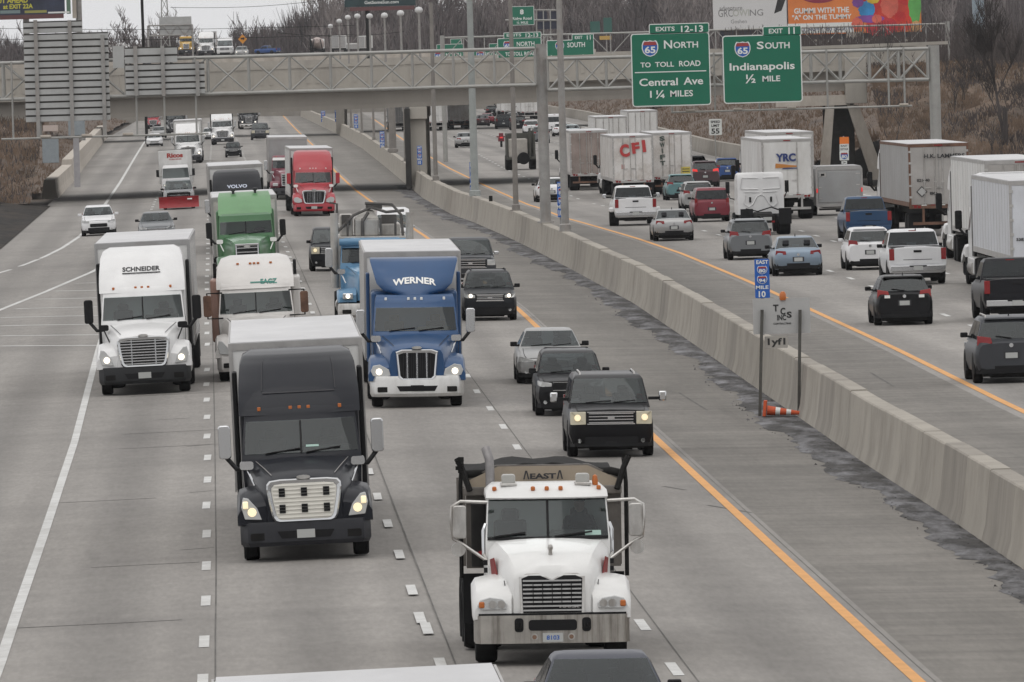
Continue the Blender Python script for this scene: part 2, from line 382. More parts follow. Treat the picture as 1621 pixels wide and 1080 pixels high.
y = gnd(740, 595.2).y+12.19
while y < 1150:
    dash(Vector(((lerp_poly(CROWN, y)+yl(y))/2-.05, y, 0))); y += 12.19
for P in ([(246, 318), (237, 338)], [(262, 288), (246, 318)], [(237, 338), (213, 400)]):
    a, b = to_ground(P); k = int((b-a).length/12.19)+1
    for i in range(k): dash(a+(b-a)*((i+.5)/k))
# right-hand carriageway lanes
R1 = polyr([(1555, 522.6), (1514, 506), (1366, 448), (1305, 426), (1134, 371), (925, 319), (800, 268), (735, 232)])
R2 = polyr([(1555, 454), (1526, 441), (1332, 385.5), (1307, 378.5), (1195, 345), (960, 272), (800, 222)])
R3 = [(a+3.7, b) for a, b in R2]; R4 = [(a+7.3, b) for a, b in R2]
for P, off in ((R1, 0), (R2, 4), (R3, 2), (R4, 6)):
    y = 150+off
    while y < 1150: dash(pl(P, y)); y += 12.19
tag(mk.build('lane_dashes', wl), kind='structure')
mk = MB()
strip(mk, to_ground([(230, 223), (215, 247), (190, 289), (160, 333), (145, 357), (124, 376), (98, 393), (72, 406), (45, 417), (22, 425.5), (0, 432), (-60, 448)]), .22)
strip(mk, to_ground([(165, 420), (145, 431), (70, 463), (0, 491), (-60, 513)]), .22)
strip(mk, to_ground([(190, 440), (156, 552), (118, 700), (70, 845), (30, 960), (0, 1050), (-30, 1130)]), .19)
for a in [((120, 449), (200, 446)), ((86, 461), (200, 459)), ((58, 474), (190, 471)), ((25, 489), (188, 485)), ((0, 503), (184, 499)), ((0, 516), (178, 513)), ((0, 532), (170, 530)), ((0, 548), (158, 547))]:
    P = to_ground(a); strip(mk, P, .35, .006)
strip(mk, [Vector((lerp_poly(RIGHT, y)-2.6, y, 0)) for y in ys if 200 < y < 1300], .2)
tag(mk.build('white_edge_line', wl), kind='structure')
mk = MB()
strip(mk, [Vector((lerp_poly(L2P, y)+.19, y, 0)) for y in ys if y < 900], .026, .004)
strip(mk, [Vector((lerp_poly(CROWN, y)+.27, y, 0)) for y in ys if y < 900], .026, .004)
strip(mk, [Vector(((lerp_poly(CROWN, y)+yl(y))/2+.27, y, 0)) for y in ys if y < 900], .026, .004)
strip(mk, [Vector((yl(y)+.24, y, 0)) for y in ys if y < 700], .016, .004)
rj = random.Random(3)
y = 70
while y < 620:       # tar-sealed cross joints, each over one lane
    for A, B in ((L2P, CROWN), ):
        if rj.random() < .55:
            a = lerp_poly(L2P, y)-rj.choice([3.4, 2.2, -3.6]); b_ = a+rj.uniform(1.2, 3.4)
            strip(mk, [Vector((a, y, 0)), Vector(((a+b_)/2, y+rj.uniform(-.1, .1), 0)), Vector((b_, y, 0))], .06+.1*rj.random(), .004, False)
    y += 9.1
for a in [((895, 697-130), (1000, 768-160)), ]: pass
y = 66.0
while y < 420:       # sawn cross joints
    strip(mk, [Vector((lerp_poly(L2P, y)-3.4, y, 0)), Vector((yl(y), y+.35, 0))], .018, .003, True); strip(mk, [Vector((yl(y)+.4, y, 0)), Vector((bx(y)-.6, y+.2, 0))], .03, .003, True); strip(mk, [Vector((yr(y)+.3, y, 0)), Vector((lerp_poly(RIGHT, y)-2, y+.3, 0))], .02, .003, True)
    y += 12.2
for P in ([(296, 707), (333, 704)], [(300, 780), (337, 777)], [(286, 871), (339, 867)], [(250, 665), (300, 662)], [(1120, 800), (1190, 812)], [(1050, 770), (1085, 776)]): strip(mk, to_ground(P), .09, .0035, False)
for P in ([(1378, 590), (1415, 612)], [(1075, 622), (1120, 650)], [(1180, 610), (1155, 600)]):
    strip(mk, to_ground(P), .06, .004, False)
tag(mk.build('pavement_joints', jm), kind='structure')
bank_m = mat('brown brush bank', (.115, .082, .060), .95, var=.55, scale=.9, bump=.8, dirt=((.055, .048, .045), .8, .22, (1, 1, 1)), detail=8)
# asphalt wedge left of the ramp
mk = MB()
P = [gnd(a, b) for a, b in ((-40, 308), (90, 312), (0, 388), (-40, 420))]
P = [Vector((-95, 640, .7)), Vector((-32.2, 640, .15)), Vector((-27.4, 480, -.25)), Vector((-60, 330, -.5))]
ra = random.Random(31); jit = {}
def apf(u, v):
    p = (P[0]*(1-u)+P[1]*u)*(1-v)+(P[3]*(1-u)+P[2]*u)*v; return (p.x-2.4*u+ra.uniform(-.2, .2), p.y, p.z+.22*u+ra.uniform(-.1, .12))
mk.grid(apf, 26, 60); tag(mk.build('verge', bank_m, smooth=80), kind='structure')
mk = MB(); E0 = [(lerp_poly(LEFT, q)) for q in range(440, 648, 8)]
def aps(u, v):
    q = 440+v*204; x = lerp_poly(LEFT, q)+.3-(3.3+.4*sin(q*.13)+.35*sin(q*.41))*(1-u); return (x, q, g(lerp_poly(LEFT, q), q)+.03+.42*(1-u)+(q > 600)*.12*(1-u)*(q-600)/44)
mk.grid(aps, 4, 51); tag(mk.build('asphalt_apron', asph, smooth=60), kind='structure')

# ---------------------------------------------------------------- median barrier
bar_m = mat('barrier concrete', (.35, .322, .280), .9, var=.10, scale=.6, stretch=(1, 1, .9), dirt=((.19, .17, .145), .7, .55, (1, 1, .8)), bump=.15, detail=7)
bar_old = mat('barrier concrete patched', (.30, .275, .24), .9, var=.12, scale=.6, stretch=(1, 1, .4), dirt=((.15, .135, .12), .75, .7, (1, 1, .3)), bump=.15, detail=7)
BH = 1.38
PROF = [(0, 0), (.02, .08), (.09, .32), (.21, BH-.03), (.24, BH), (.60, BH), (.63, BH-.03), (.75, .32), (.82, .08), (.84, 0)]
md = empty('median_barrier', (bx(300), 300, 0), 'long grey concrete barrier wall dividing the two carriageways', 'barrier')
m1 = MB(); m2 = MB(); y = 40.0; rb = random.Random(5)
org = md.location
while y < 1500:
    L = 6.1 if y < 700 else 24
    y1 = y+L-.035; mm = m2 if rb.random() < .16 else m1; hh = rb.uniform(-.015, .02)
    rings = []
    for q in (y, (y+y1)/2, y1):
        x = bx(q); z = g(x, q); rings.append([(x+a-org.x, q-org.y, z+b+(hh if b > .5 else 0)-org.z) for a, b in PROF])
    if y < 640: MB().loft(rings).build('wall_section', bar_old if mm is m2 else bar_m, md, smooth=30)
    else: m1.loft(rings)
    y += L
tag(m1.build('wall_section', bar_m, md, smooth=30), kind='stuff')
def on_barrier(px, cx=.42, top=BH):      # point on top of the barrier that shows at picture column px
    lo, hi = 60.0, 1480.0
    def col(y):
        p = Vector((bx(y)+cx, y, g(bx(y), y)+top))-Vector((0, 0, CAMH)); dd = p.dot(FW)
        u, v = p.dot(RT0)/dd*PF, -p.dot(UP0)/dd*PF
        return 810.5+u*cos(ROLL)+v*sin(ROLL)
    for _ in range(60):
        mid = (lo+hi)/2
        if col(mid) > px: lo = mid
        else: hi = mid
    return Vector((bx(lo)+cx, lo, g(bx(lo), lo)+top))
# grit and rubbish along the foot of the barrier
deb_m = mat('road grit', (.040, .037, .036), .85, var=.75, scale=3.0, stretch=(1, .5, 1), dirt=((.30, .30, .32), .95, 1.1, (1, .25, 1)), bump=.8, detail=10)
mk = MB(); rd = random.Random(11)
def wid(y): return max(.3, .95+.16*sin(y*.06)+.12*sin(y*.21+1)+.12*sin(y*.43))
yy = [60+i*.7 for i in range(900)]
def fn(u, v):
    i_ = int(round(v*899)); q = yy[i_]; x = bx(q)+.04-(wid(q)+JT[i_]*(u < .1)+JT[899-i_]*.6*(u < .4))*(1-u)*(1.0 if q > 110 else .8)
    return (x, q, g(x, q)+.006+.05*sin(pi*u)*abs(sin(q*1.7)))
JT = [rd.gauss(0, .06) for _ in range(900)]
mk.grid(fn, 5, 899)
for _ in range(5200):
    q = 110+rd.random()**1.4*480; x = bx(q)-.04-min(abs(rd.gauss(0, .42)), .95)*wid(q)*1.15
    s_ = .010+.03*rd.random()**3
    z = g(x, q); n_ = rd.random()*6
    mk.add([(x-s_, q-s_, z), (x+s_, q-s_*.6, z), (x+s_*.5, q+s_, z), (x, q, z+s_*1.1)], [(0, 1, 3), (1, 2, 3), (2, 0, 3)])
tag(mk.build('roadside_grit', deb_m), kind='stuff')
# left ramp barrier
lb = empty('ramp_barrier', atz(85, 305), 'short pale concrete barrier beside the ramp at left under the overpass', 'barrier')
def lbar(m, pts, h, th=.6):
    W_ = [atz(a, b) for a, b in pts]; rings = []
    for p in W_:
        q = p-lb.location; z = g(p.x, p.y); rings.append([(q.x, q.y, z), (q.x-.15, q.y, z+h*.4), (q.x-.2, q.y, z+h), (q.x-th+.1, q.y, z+h), (q.x-th-.1, q.y, z)])
    m.loft(rings)
m = MB(); lbar(m, [(92, 308), (118, 281)], 1.35, 1.1); m.build('low_section', mat('pale concrete', (.46, .42, .37), .9, var=.15, scale=.6, dirt=((.25, .2, .16), .6, .7, (1, 1, .3))), lb)
m = MB(); lbar(m, [(118, 280), (162, 224), (168, 217)], 1.75, 1.1); m.build('tall_section', MATS['pale concrete'], lb)
# wall right of the far carriageway
rw = empty('roadside_wall', (RIGHT[2][0]+.4, 813, 0), 'low concrete wall below the brown bank right of the far carriageway', 'wall')
m = MB(); rings = []
for q in range(700, 1480, 30):
    x = lerp_poly(RIGHT, q)+.3-rw.location.x; z = g(x+rw.location.x, q); rings.append([(x, q-813, z-.3), (x+.2, q-813, z+1.15), (x+.7, q-813, z+1.15), (x+.8, q-813, z-.3)])
m.loft(rings); m.build('wall', bar_old, rw)

# ---------------------------------------------------------------- banks
def bank(name, fn, nu, nv, rnd=.35, seed=1):
    r = random.Random(seed); m = MB()
    def f2(u, v):
        p = fn(u, v); return (p[0]+r.uniform(-rnd, rnd), p[1]+r.uniform(-rnd, rnd), p[2]+r.uniform(-rnd, rnd)*.6)
    m.grid(f2, nu, nv); return tag(m.build(name, bank_m, smooth=80), kind='structure')
def prof(t, P):
    for a, b in zip(P, P[1:]):
        if a[0] <= t <= b[0]: return a[1]+(b[1]-a[1])*(t-a[0])/(b[0]-a[0])
    return P[-1][1]
# fill under the crossing road: right and left of the motorway, faces the camera
bank('right_bank', lambda u, v: (25.6+95*u, 628+36*v, prof(v, [(0, -.3), (.15, .4), (.85, 7.3), (1, 7.6)])+.6*u), 60, 22, .35, 2)
bank('right_bank', lambda u, v: (26.0+95*u, 664+34*v, 7.6+.6*u), 12, 4, .1, 3)
bank('left_bank', lambda u, v: (-32.3-80*u, 636+25*v, prof(v, [(0, .1), (.15, .8), (.8, 4.9), (1, 5.5)])-.2*u), 50, 20, .35, 4)
# bank along the far right carriageway beyond the bridge
bank('far_bank', lambda u, v: (lerp_poly(RIGHT, 700+850*v)+1.2+34*u, 700+850*v, prof(u, [(0, .2), (.08, .9), (.4, 5.0), (.6, 6.5), (1, 6.8)])), 26, 50, .4, 5)
bank('far_left_bank', lambda u, v: (lerp_poly(LEFT, 710+850*v)-1.5-34*u, 710+850*v, prof(u, [(0, -.3), (.1, .5), (.5, 4.5), (1, 6.0)])), 22, 50, .4, 6)
# dry brush growing on the banks
brush_m = mat('dry brush stems', (.15, .105, .075), .95, var=.5, scale=.6)
brush_d = mat('dark brush stems', (.07, .058, .055), .95, var=.5, scale=.6)
def brush(name, spots, mat_, hmin, hmax, seed):
    r = random.Random(seed); m = MB()
    for (x, y, z) in spots:
        h = r.uniform(hmin, hmax); a = r.random()*pi; dx, dy = cos(a)*h*.35, sin(a)*h*.2; lx = r.uniform(-.3, .3)*h; wd = r.uniform(.02, .05)
        m.add([(x-wd, y, z-.1), (x+wd, y, z-.1), (x+lx+dx+wd*.4, y+dy, z+h), (x+lx+dx-wd*.4, y+dy, z+h)], [(0, 1, 2, 3)])
        m.add([(x-wd, y, z-.1), (x+wd, y, z-.1), (x-lx-dx+wd*.4, y+dy, z+h*.7), (x-lx-dx-wd*.4, y+dy, z+h*.7)], [(0, 1, 2, 3)])
    return tag(m.build(name, mat_), kind='stuff')
r = random.Random(21); A = []; B = []
for _ in range(9000):      # dead grass on the verge by the ramp
    u, v = 1-r.random()**1.3*.16, r.random()**1.2; p = (P[0]*(1-u)+P[1]*u)*(1-v)+(P[3]*(1-u)+P[2]*u)*v; A.append((p.x-2.3*u, p.y, p.z+.2*u))
for _ in range(26000):
    u, v = r.random()**1.2*.6, r.random()
    p = (25.6+95*u, 628+36*v, prof(v, [(0, -.3), (.15, .4), (.85, 7.3), (1, 7.6)])+.6*u)
    cl = sin(p[0]*.7+sin(p[1]*.5)*2)+sin(p[0]*.23+1.3)
    (A if cl+r.gauss(0, .6) > 0 else B).append(p)
for _ in range(14000):
    u, v = r.random()*.45, r.random()
    p = (-32.3-80*u, 636+25*v, prof(v, [(0, .1), (.15, .8), (.8, 4.9), (1, 5.5)])-.2*u)
    (A if r.random() < .75 else B).append(p)
for _ in range(12000):
    u, v = r.random()*.6, r.random()**1.5
    p = (lerp_poly(RIGHT, 700+850*v)+1.2+34*u, 700+850*v, prof(u, [(0, .2), (.08, .9), (.4, 5.0), (.6, 6.5), (1, 6.8)])); A.append(p)
for _ in range(7000):
    u, v = r.random()*.55, r.random()**2; A.append((lerp_poly(LEFT, 710+850*v)-1.5-34*u, 710+850*v, prof(u, [(0, -.3), (.1, .5), (.5, 4.5), (1, 6.0)])))
brush('dry_brush', A, brush_m, .12, .5, 1); brush('dark_brush', B, brush_d, .15, .6, 2)
# ---------------------------------------------------------------- overpass
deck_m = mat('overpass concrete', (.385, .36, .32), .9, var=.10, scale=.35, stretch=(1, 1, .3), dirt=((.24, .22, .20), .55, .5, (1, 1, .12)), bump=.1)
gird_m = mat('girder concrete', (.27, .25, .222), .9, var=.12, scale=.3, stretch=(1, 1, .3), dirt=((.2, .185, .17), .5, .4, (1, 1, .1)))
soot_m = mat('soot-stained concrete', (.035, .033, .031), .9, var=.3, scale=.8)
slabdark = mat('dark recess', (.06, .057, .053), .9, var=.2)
def bz(x): return .0092*(x+7)          # the deck climbs gently to the right
BY0, BY1 = 662.0, 696.0
br = empty('overpass', (-7, BY0, 0), 'long concrete overpass with panelled parapet crossing the whole motorway', 'bridge')
def slab(name, x0, x1, y0, y1, z0, z1, m_, bev=0):
    m = MB(); P = []
    for x in (x0, x1):
        d = bz(x); P.append([(x+7, y0-BY0, z0+d), (x+7, y1-BY0, z0+d), (x+7, y1-BY0, z1+d), (x+7, y0-BY0, z1+d)])
    m.loft(P); return m.build(name, m_, br, bevel=bev)
XR = 24.6
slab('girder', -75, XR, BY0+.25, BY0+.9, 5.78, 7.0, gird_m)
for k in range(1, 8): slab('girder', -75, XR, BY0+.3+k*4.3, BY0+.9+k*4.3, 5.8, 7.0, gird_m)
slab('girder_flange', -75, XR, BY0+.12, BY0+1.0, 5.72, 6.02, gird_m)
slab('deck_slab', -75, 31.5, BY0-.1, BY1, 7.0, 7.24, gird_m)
slab('deck_edge', -75, XR, BY0-.45, BY0-.1, 7.12, 7.40, deck_m)
m = MB(); x = -75.0
while x < 29:
    x1 = x+3.95; d = bz(x+2)
    m.box(x+7, x1+7, -.35, -.05, 7.40+d, 8.72+d)
    for q in range(5): m.box(x+7+.35+q*.7, x+7+.62+q*.7, -.39, -.35, 7.62+d, 8.5+d)
    x += 4.0
m.build('parapet', deck_m, br)
slab('parapet_cap', -75, 31.2, BY0-.42, BY0+.0, 8.72, 8.94, deck_m)
slab('far_parapet', -75, 31.2, BY1-.4, BY1, 7.24, 8.9, deck_m)
m = MB()
for yy in (0.5, 12, 23, 33): m.box(-.30, .95, yy-.1, yy+1.0, .2, 5.0)
px_ = atd(661, 250, BY0).x+7
o = m.build('pier_column', deck_m, br); o.location.x = px_-.32
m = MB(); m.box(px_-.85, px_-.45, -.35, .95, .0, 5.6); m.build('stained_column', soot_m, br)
m = MB(); m.box(px_-.5, px_+.75, -.1, 34, 4.85, 5.72); m.build('pier_cap', deck_m, br, bevel=.05)
# right abutment
m = MB(); m.box(30.9, 32.4, -1.2, 1.5, 5.1, 8.3); m.build('end_block', deck_m, br, bevel=.04)
m = MB(); m.box(26.0, 31.2, -.6, 1.2, 5.0, 5.72); m.build('bearing_shelf', MATS['pale concrete'], br)
m = MB(); m.prism([(28.9, -.3), (29.6, -.3), (30.1, 5.0), (29.5, 5.0)], -.5, .6); m.prism([(32.6, -.3), (33.6, -.3), (31.8, 5.0), (31.0, 5.0)], -.7, .6); m.build('abutment_column', MATS['pale concrete'], br)
m = MB(); m.box(29.4, 31.6, 3.0, 3.4, -.3, 5.6); m.build('abutment_wall', slabdark, br)  # shade of the recess behind the columns put into the wall colour
# far flyover ramp seen over the parapet
fl = empty('flyover', (-30, 1535, 0), 'distant pale raised ramp road carrying tiny trucks behind the overpass', 'bridge')
m = MB(); m.box(-110, 45, 0, 120, -.7, 9.35); m.build('ramp_body', gird_m, fl)
m = MB(); m.loft([[(a, -.4, z0), (a, 0, z0), (a, 0, z1), (a, -.4, z1)] for a, z0, z1 in ((-110, 8.5, 9.6), (-5, 8.7, 9.95), (15, 8.7, 10.0), (45, 8.0, 9.3))]); m.build('parapet', MATS['pale concrete'], fl)

e = empty('second_overpass', (-30, 1135, 0), 'second low concrete overpass farther back, only its rim above the first', 'bridge')
m = MB(); m.box(-60, 75, 0, 26, 6.6, 7.9); m.build('deck', gird_m, e); m = MB(); m.box(-60, 75, -.3, 0, 7.2, 9.0); m.box(-60, 75, 26, 26.3, 7.2, 9.0); m.build('parapet', deck_m, e)
x = lerp_poly(BASE, 1145)+30.4
for yy in (2, 12, 22): m = MB(); m.box(x-.5, x+.5, yy, yy+1, 0, 6.6); m.build('pier', gird_m, e)
# ---------------------------------------------------------------- sign gantry
steel = mat('galvanised steel', (.34, .34, .325), .5, .35, var=.12, scale=1.5, dirt=((.25, .22, .2), .4, 1.5, (1, 1, .3)))
steel_d = mat('weathered steel', (.30, .295, .285), .6, .25, var=.2, scale=1.5, dirt=((.2, .13, .09), .4, 1.5, (1, 1, .3)))
GY = on_barrier(864).y
gb = on_barrier(864)
gy = empty('sign_gantry', gb, 'long galvanised lattice gantry spanning both carriageways in front of the overpass', 'gantry')
def gl(px, py): return atd(px, py, GY)-gb
def truss(name, x0, x1, z0, z1, bays):
    m = MB(); r = .085
    for yy in (-.6, .6):
        for z in (z0, z1): m.tube([(x0, yy, z), (x1, yy, z)], r, 8)
    for i in range(bays+1):
        x = x0+(x1-x0)*i/bays
        for yy in (-.6, .6): m.tube([(x, yy, z0), (x, yy, z1)], .06, 6)
        m.tube([(x, -.6, z0), (x, .6, z0)], .04, 6); m.tube([(x, -.6, z1), (x, .6, z1)], .04, 6)
        if i < bays:
            xn = x0+(x1-x0)*(i+1)/bays
            m.tube([(x, -.6, z1), (xn, -.6, z0)], .05, 6); m.tube([(x, -.6, z0), (xn, -.6, z1)], .05, 6)
            m.tube([(x, .6, z1), (xn, .6, z0)] if i % 2 else [(x, .6, z0), (xn, .6, z1)], .045, 6)
    return m.build(name, steel, gy, smooth=50)
zt, zb_ = gl(650, 82).z, gl(640, 140).z
truss('left_truss', gl(-60, 98).x, -.3, zb_, zt, 14)
zt2, zb2 = gl(860, 94).z, gl(860, 140).z-.08
SKEW = 0.0
def span_at(px, py=110):
    t = .5; xe = atd(1478, 78, GY+SKEW).x-gb.x
    for _ in range(30): t = (atd(px, py, GY+t*SKEW).x-gb.x)/xe
    return t
XE = atd(1478, 78, GY+SKEW).x-gb.x; SL = sqrt(XE**2+SKEW**2); SA = atan2(SKEW, XE)
rt = truss('right_truss', .3, SL-.3, zb2, zt2, 13); rt.rotation_euler = (0, 0, SA)
m = MB(); m.tube([(0, 0, 0), (0, 0, zt+.2)], .26, 16); m.box(-.4, .4, -.4, .4, 0, .08); m.build('post', steel_d, gy, smooth=40)
m = MB()
for yy in (-.55, .55): m.tube([(SL, yy, -BH), (SL, yy, zt2+.15)], .24, 14)
m.tube([(SL, -.55, 3.2), (SL, .55, 3.2)], .1, 8); m.build('post', steel, gy, smooth=40).rotation_euler = (0, 0, SA)
xl = gl(-85, 98).x
m = MB()
for yy in (-.55, .55): m.tube([(xl, yy, -BH), (xl, yy, zt+.15)], .2, 14)
m.build('post', steel, gy, smooth=40)
# light bars hanging under the signs
m = MB(); zl = gl(150, 216).z
m.tube([(gl(5, 216).x, -1.7, zl), (gl(332, 216).x, -1.7, zl)], .05, 6); m.tube([(gl(5, 216).x, -1.3, zl), (gl(240, 216).x, -1.3, zl)], .04, 6)
for p in (22, 66, 115, 167, 218, 262, 312):
    x = gl(p, 200).x; m.tube([(x, -.7, zt+.05), (x, -.7, zl)], .05, 6); m.tube([(x, -.7, zl), (x, -1.75, zl)], .04, 6)
m.build('hanger_bar', steel, gy, smooth=50)
for p in (75, 140, 205): x = gl(p, 213).x; m = MB(); m.boxc((x, -1.75, zl+.08), (.5, .35, .12)); m.build('sign_light', MATS['pale concrete'], gy, bevel=.03)
m = MB(); zl = CAMH-gb.z-(174-540+.028*390+460)/(PF/(GY+SKEW/2)); q_ = lambda p: span_at(p)*SL
for z_, y_ in ((zl, -1.6), (zl, -1.25)): m.tube([(q_(1060), y_, z_), (q_(1440), y_, z_)], .045, 6)
for p in (1062, 1130, 1200, 1308, 1405, 1430):
    x = q_(p); m.tube([(x, -.75, zt2+.1), (x, -.75, zl)], .05, 6); m.tube([(x, -.75, zl), (x, -1.65, zl)], .035, 6)
m.build('hanger_bar', steel, gy, smooth=50).rotation_euler = (0, 0, SA)
for p in (1090, 1165, 1250, 1427): m = MB(); m.boxc((q_(p), -1.62, zl+.07), (.42, .3, .1)); m.build('sign_light', MATS['pale concrete'], gy, bevel=.03).rotation_euler = (0, 0, SA)

# ---------------------------------------------------------------- signs
green = mat('sign green', (.0, .135, .075), .45, var=.05, scale=1)
green_f = mat('sign green far', (.01, .15, .09), .5)
sgn_w = mat('sign white legend', (.72, .74, .72), .45)
blue_m = mat('sign blue', (.01, .10, .42), .45, var=.08, scale=2)
sgn_blk = mat('sign black', (.02, .02, .02), .6)
orange_m = mat('sign orange', (.80, .20, .02), .5)
back_m = mat('sign back aluminium', (.42, .425, .42), .5, .3, var=.10, scale=.8, dirt=((.30, .29, .27), .4, .8, (1, 1, .3)))
def rrect(x0, x1, z0, z1, r, n=4):
    P = []
    for cx, cz, a0 in ((x1-r, z1-r, 0), (x0+r, z1-r, pi/2), (x0+r, z0+r, pi), (x1-r, z0+r, 1.5*pi)):
        P += [(cx+r*cos(a0+pi/2*k/n), cz+r*sin(a0+pi/2*k/n)) for k in range(n+1)]
    return P
def shield(w_, h_, cx, cz):
    P = [(-.5, .22), (-.44, .40), (-.36, .5), (-.2, .45), (0, .5), (.2, .45), (.36, .5), (.44, .40), (.5, .22), (.5, -.02), (.42, -.25), (.25, -.42), (0, -.5), (-.25, -.42), (-.42, -.25), (-.5, -.02)]
    return [(cx+a*w_, cz+b*h_) for a, b in P]
class Sign:
    def __init__(s, name, label, cat, d, base_px, group=None):
        s.d = d; s.o = atd(*base_px, d); s.root = empty(name, s.o, label, cat, group)
    def L(s, px, py): q = atd(px, py, s.d)-s.o; return q.x, q.z
    def panel(s, rect, part, m_, r=.12, y=0.0, th=.06, border=None, bw=.06):
        x0, z1 = s.L(rect[0], rect[1]); x1, z0 = s.L(rect[2], rect[3])
        x0b, z1b = s.L(rect[2], rect[1]); z1 = (z1+z1b)/2; z0 = (z0+s.L(rect[0], rect[3])[1])/2
        if border:
            m = MB(); m.prism(rrect(x0, x1, z0, z1, r), y-.004, y+th); m.build(part+'_border', border, s.root)
            x0 += bw; x1 -= bw; z0 += bw; z1 -= bw; m = MB(); m.prism(rrect(x0, x1, z0, z1, max(r-bw, .02)), y-.012, y-.004)
        else: m = MB(); m.prism(rrect(x0, x1, z0, z1, r), y-.012, y+th)
        m.build(part, m_, s.root)
    def words(s, items, m_, y=-.022, part='lettering', bold=.018):
        m = MB()
        for t, rc in items:
            cx, cz = s.L((rc[0]+rc[2])/2, (rc[1]+rc[3])/2); k = PF/s.d
            m.text(t, (cx, y, cz), (1, 0, 0), (0, 0, 1), abs(rc[3]-rc[1])/k, abs(rc[2]-rc[0])/k, bold)
        return m.build(part, m_, s.root)
    def bar(s, rc, m_, y=-.02, part='line'):
        x0, z0 = s.L(rc[0], (rc[1]+rc[3])/2); x1, _ = s.L(rc[2], (rc[1]+rc[3])/2); h = abs(rc[3]-rc[1])/(PF/s.d)/2
        m = MB(); m.box(x0, x1, y, y+.008, z0-h, z0+h); m.build(part, m_, s.root)
    def shield(s, rc, num):
        k = PF/s.d; cx, cz = s.L((rc[0]+rc[2])/2, (rc[1]+rc[3])/2); w_, h_ = (rc[2]-rc[0])/k, (rc[3]-rc[1])/k
        m = MB(); m.prism(shield(w_, h_, cx, cz), -.03, -.012, 0); m.prism(shield(w_*.88, h_*.88, cx, cz), -.036, -.03, 1)
        m.prism([(cx+a*w_, cz+b*h_) for a, b in ((-.42, .2), (-.38, .36), (-.3, .42), (0, .42), (.3, .42), (.38, .36), (.42, .2))], -.04, -.036, 2)
        m.text(num, (cx, -.046, cz-.08*h_), (1, 0, 0), (0, 0, 1), h_*.42, w_*.66, .03, 0)
        m.build('route_shield', [sgn_w, blue_m, mat('shield red', (.32, .04, .04), .5)], s.root)
sN = Sign('highway_sign', 'large green overhead sign reading 65 NORTH to toll road, Central Ave', 'road sign', GY+span_at(1062)*SKEW-2.6, (1062, 168))
sN.panel((1027, 37, 1123, 53), 'exit_tab', green, .08, .0, .05, sgn_w, .04); sN.panel((998, 52, 1126, 168), 'panel', green, .16, 0, .06, sgn_w, .05)
sN.words([('EXITS', (1038, 42.5, 1068, 49.5)), ('12-13', (1078, 40.5, 1113, 51)), ('N', (1051, 64, 1064, 77)), ('ORTH', (1066, 66, 1105, 76)), ('TO', (1014, 99, 1030, 107)), ('TOLL', (1037, 98, 1067, 106)), ('ROAD', (1075, 96, 1109, 105)),
          ('Central', (1012, 124, 1073, 136)), ('Ave', (1082, 122, 1113, 134)), ('1', (1029, 144, 1031.6, 155)), ('¼', (1038, 143, 1052, 156)), ('MILES', (1061, 143, 1097, 153))], sgn_w)
sN.bar((1005, 114.5, 1118, 116), sgn_w); sN.shield((1016, 64, 1042, 90), '65')
sS = Sign('highway_sign', 'green overhead sign reading 65 SOUTH Indianapolis, half mile', 'road sign', GY+span_at(1208)*SKEW-2.6, (1208, 163))
sS.panel((1207, 41, 1269, 56.5), 'exit_tab', green, .08, .0, .05, sgn_w, .04); sS.panel((1143, 55, 1271, 163), 'panel', green, .16, 0, .06, sgn_w, .05)
sS.words([('EXIT', (1217, 45.5, 1239, 53)), ('11', (1248, 43.5, 1258, 54)), ('S', (1198, 66, 1209, 78)), ('OUTH', (1211, 67, 1250, 77)), ('Indianapolis', (1155, 99, 1258, 114.5)), ('½', (1180, 118, 1196, 132)), ('MILE', (1207, 120, 1235, 129))], sgn_w)
sS.shield((1163, 66, 1188, 91), '65')
# backs of the signs for the oncoming side
def sign_back(label, rects, posts, base_px):
    s = Sign('highway_sign', label, 'road sign', GY-.9, base_px); m = MB(); mp = MB(); mg = MB()
    for rc in rects:
        x0, z1 = s.L(rc[0], rc[1]); x1, z0 = s.L(rc[2], rc[3]); z1 = (s.L(rc[0], rc[1])[1]+s.L(rc[2], rc[1])[1])/2; z0 = (s.L(rc[0], rc[3])[1]+s.L(rc[2], rc[3])[1])/2
        n = max(2, int(round((z1-z0)/.33))); h = (z1-z0)/n
        for i in range(n):
            a = z0+i*h; m.box(x0, x1, -.02, .018, a, a+h-.075); m.box(x0, x1, -.07, -.02, a+.02, a+.06)
        mg.box(x0+.01, x1-.01, .02, .045, z0+.01, z1-.01)
    for p, y0, y1 in posts:
        x, z1 = s.L(p, y0); z0 = s.L(p, y1)[1]; mp.box(x-.09, x+.09, -.2, -.075, z0, z1)
    m.build('ribbed_panel', back_m, s.root); mg.build('panel_seam', slabdark, s.root); mp.build('support_post', steel_d, s.root)
sign_back('tall ribbed grey back of a big sign on the left of the gantry', [(36, 33, 130, 52), (37, 52, 175, 192)], [(56, 32, 218), (110, 32, 218), (162, 55, 218)], (106, 218))
sign_back('lower ribbed grey sign back right of the tall one on the gantry', [(197, 74, 281, 100), (198, 100, 325, 150)], [(214, 73, 152), (257, 73, 152), (312, 96, 152)], (260, 152))
sb = Sign('highway_sign', 'narrow plain grey sign back between the two ribbed sign backs', 'road sign', GY-.9, (188, 108)); sb.panel((178, 73, 197, 108), 'panel', back_m, .03)
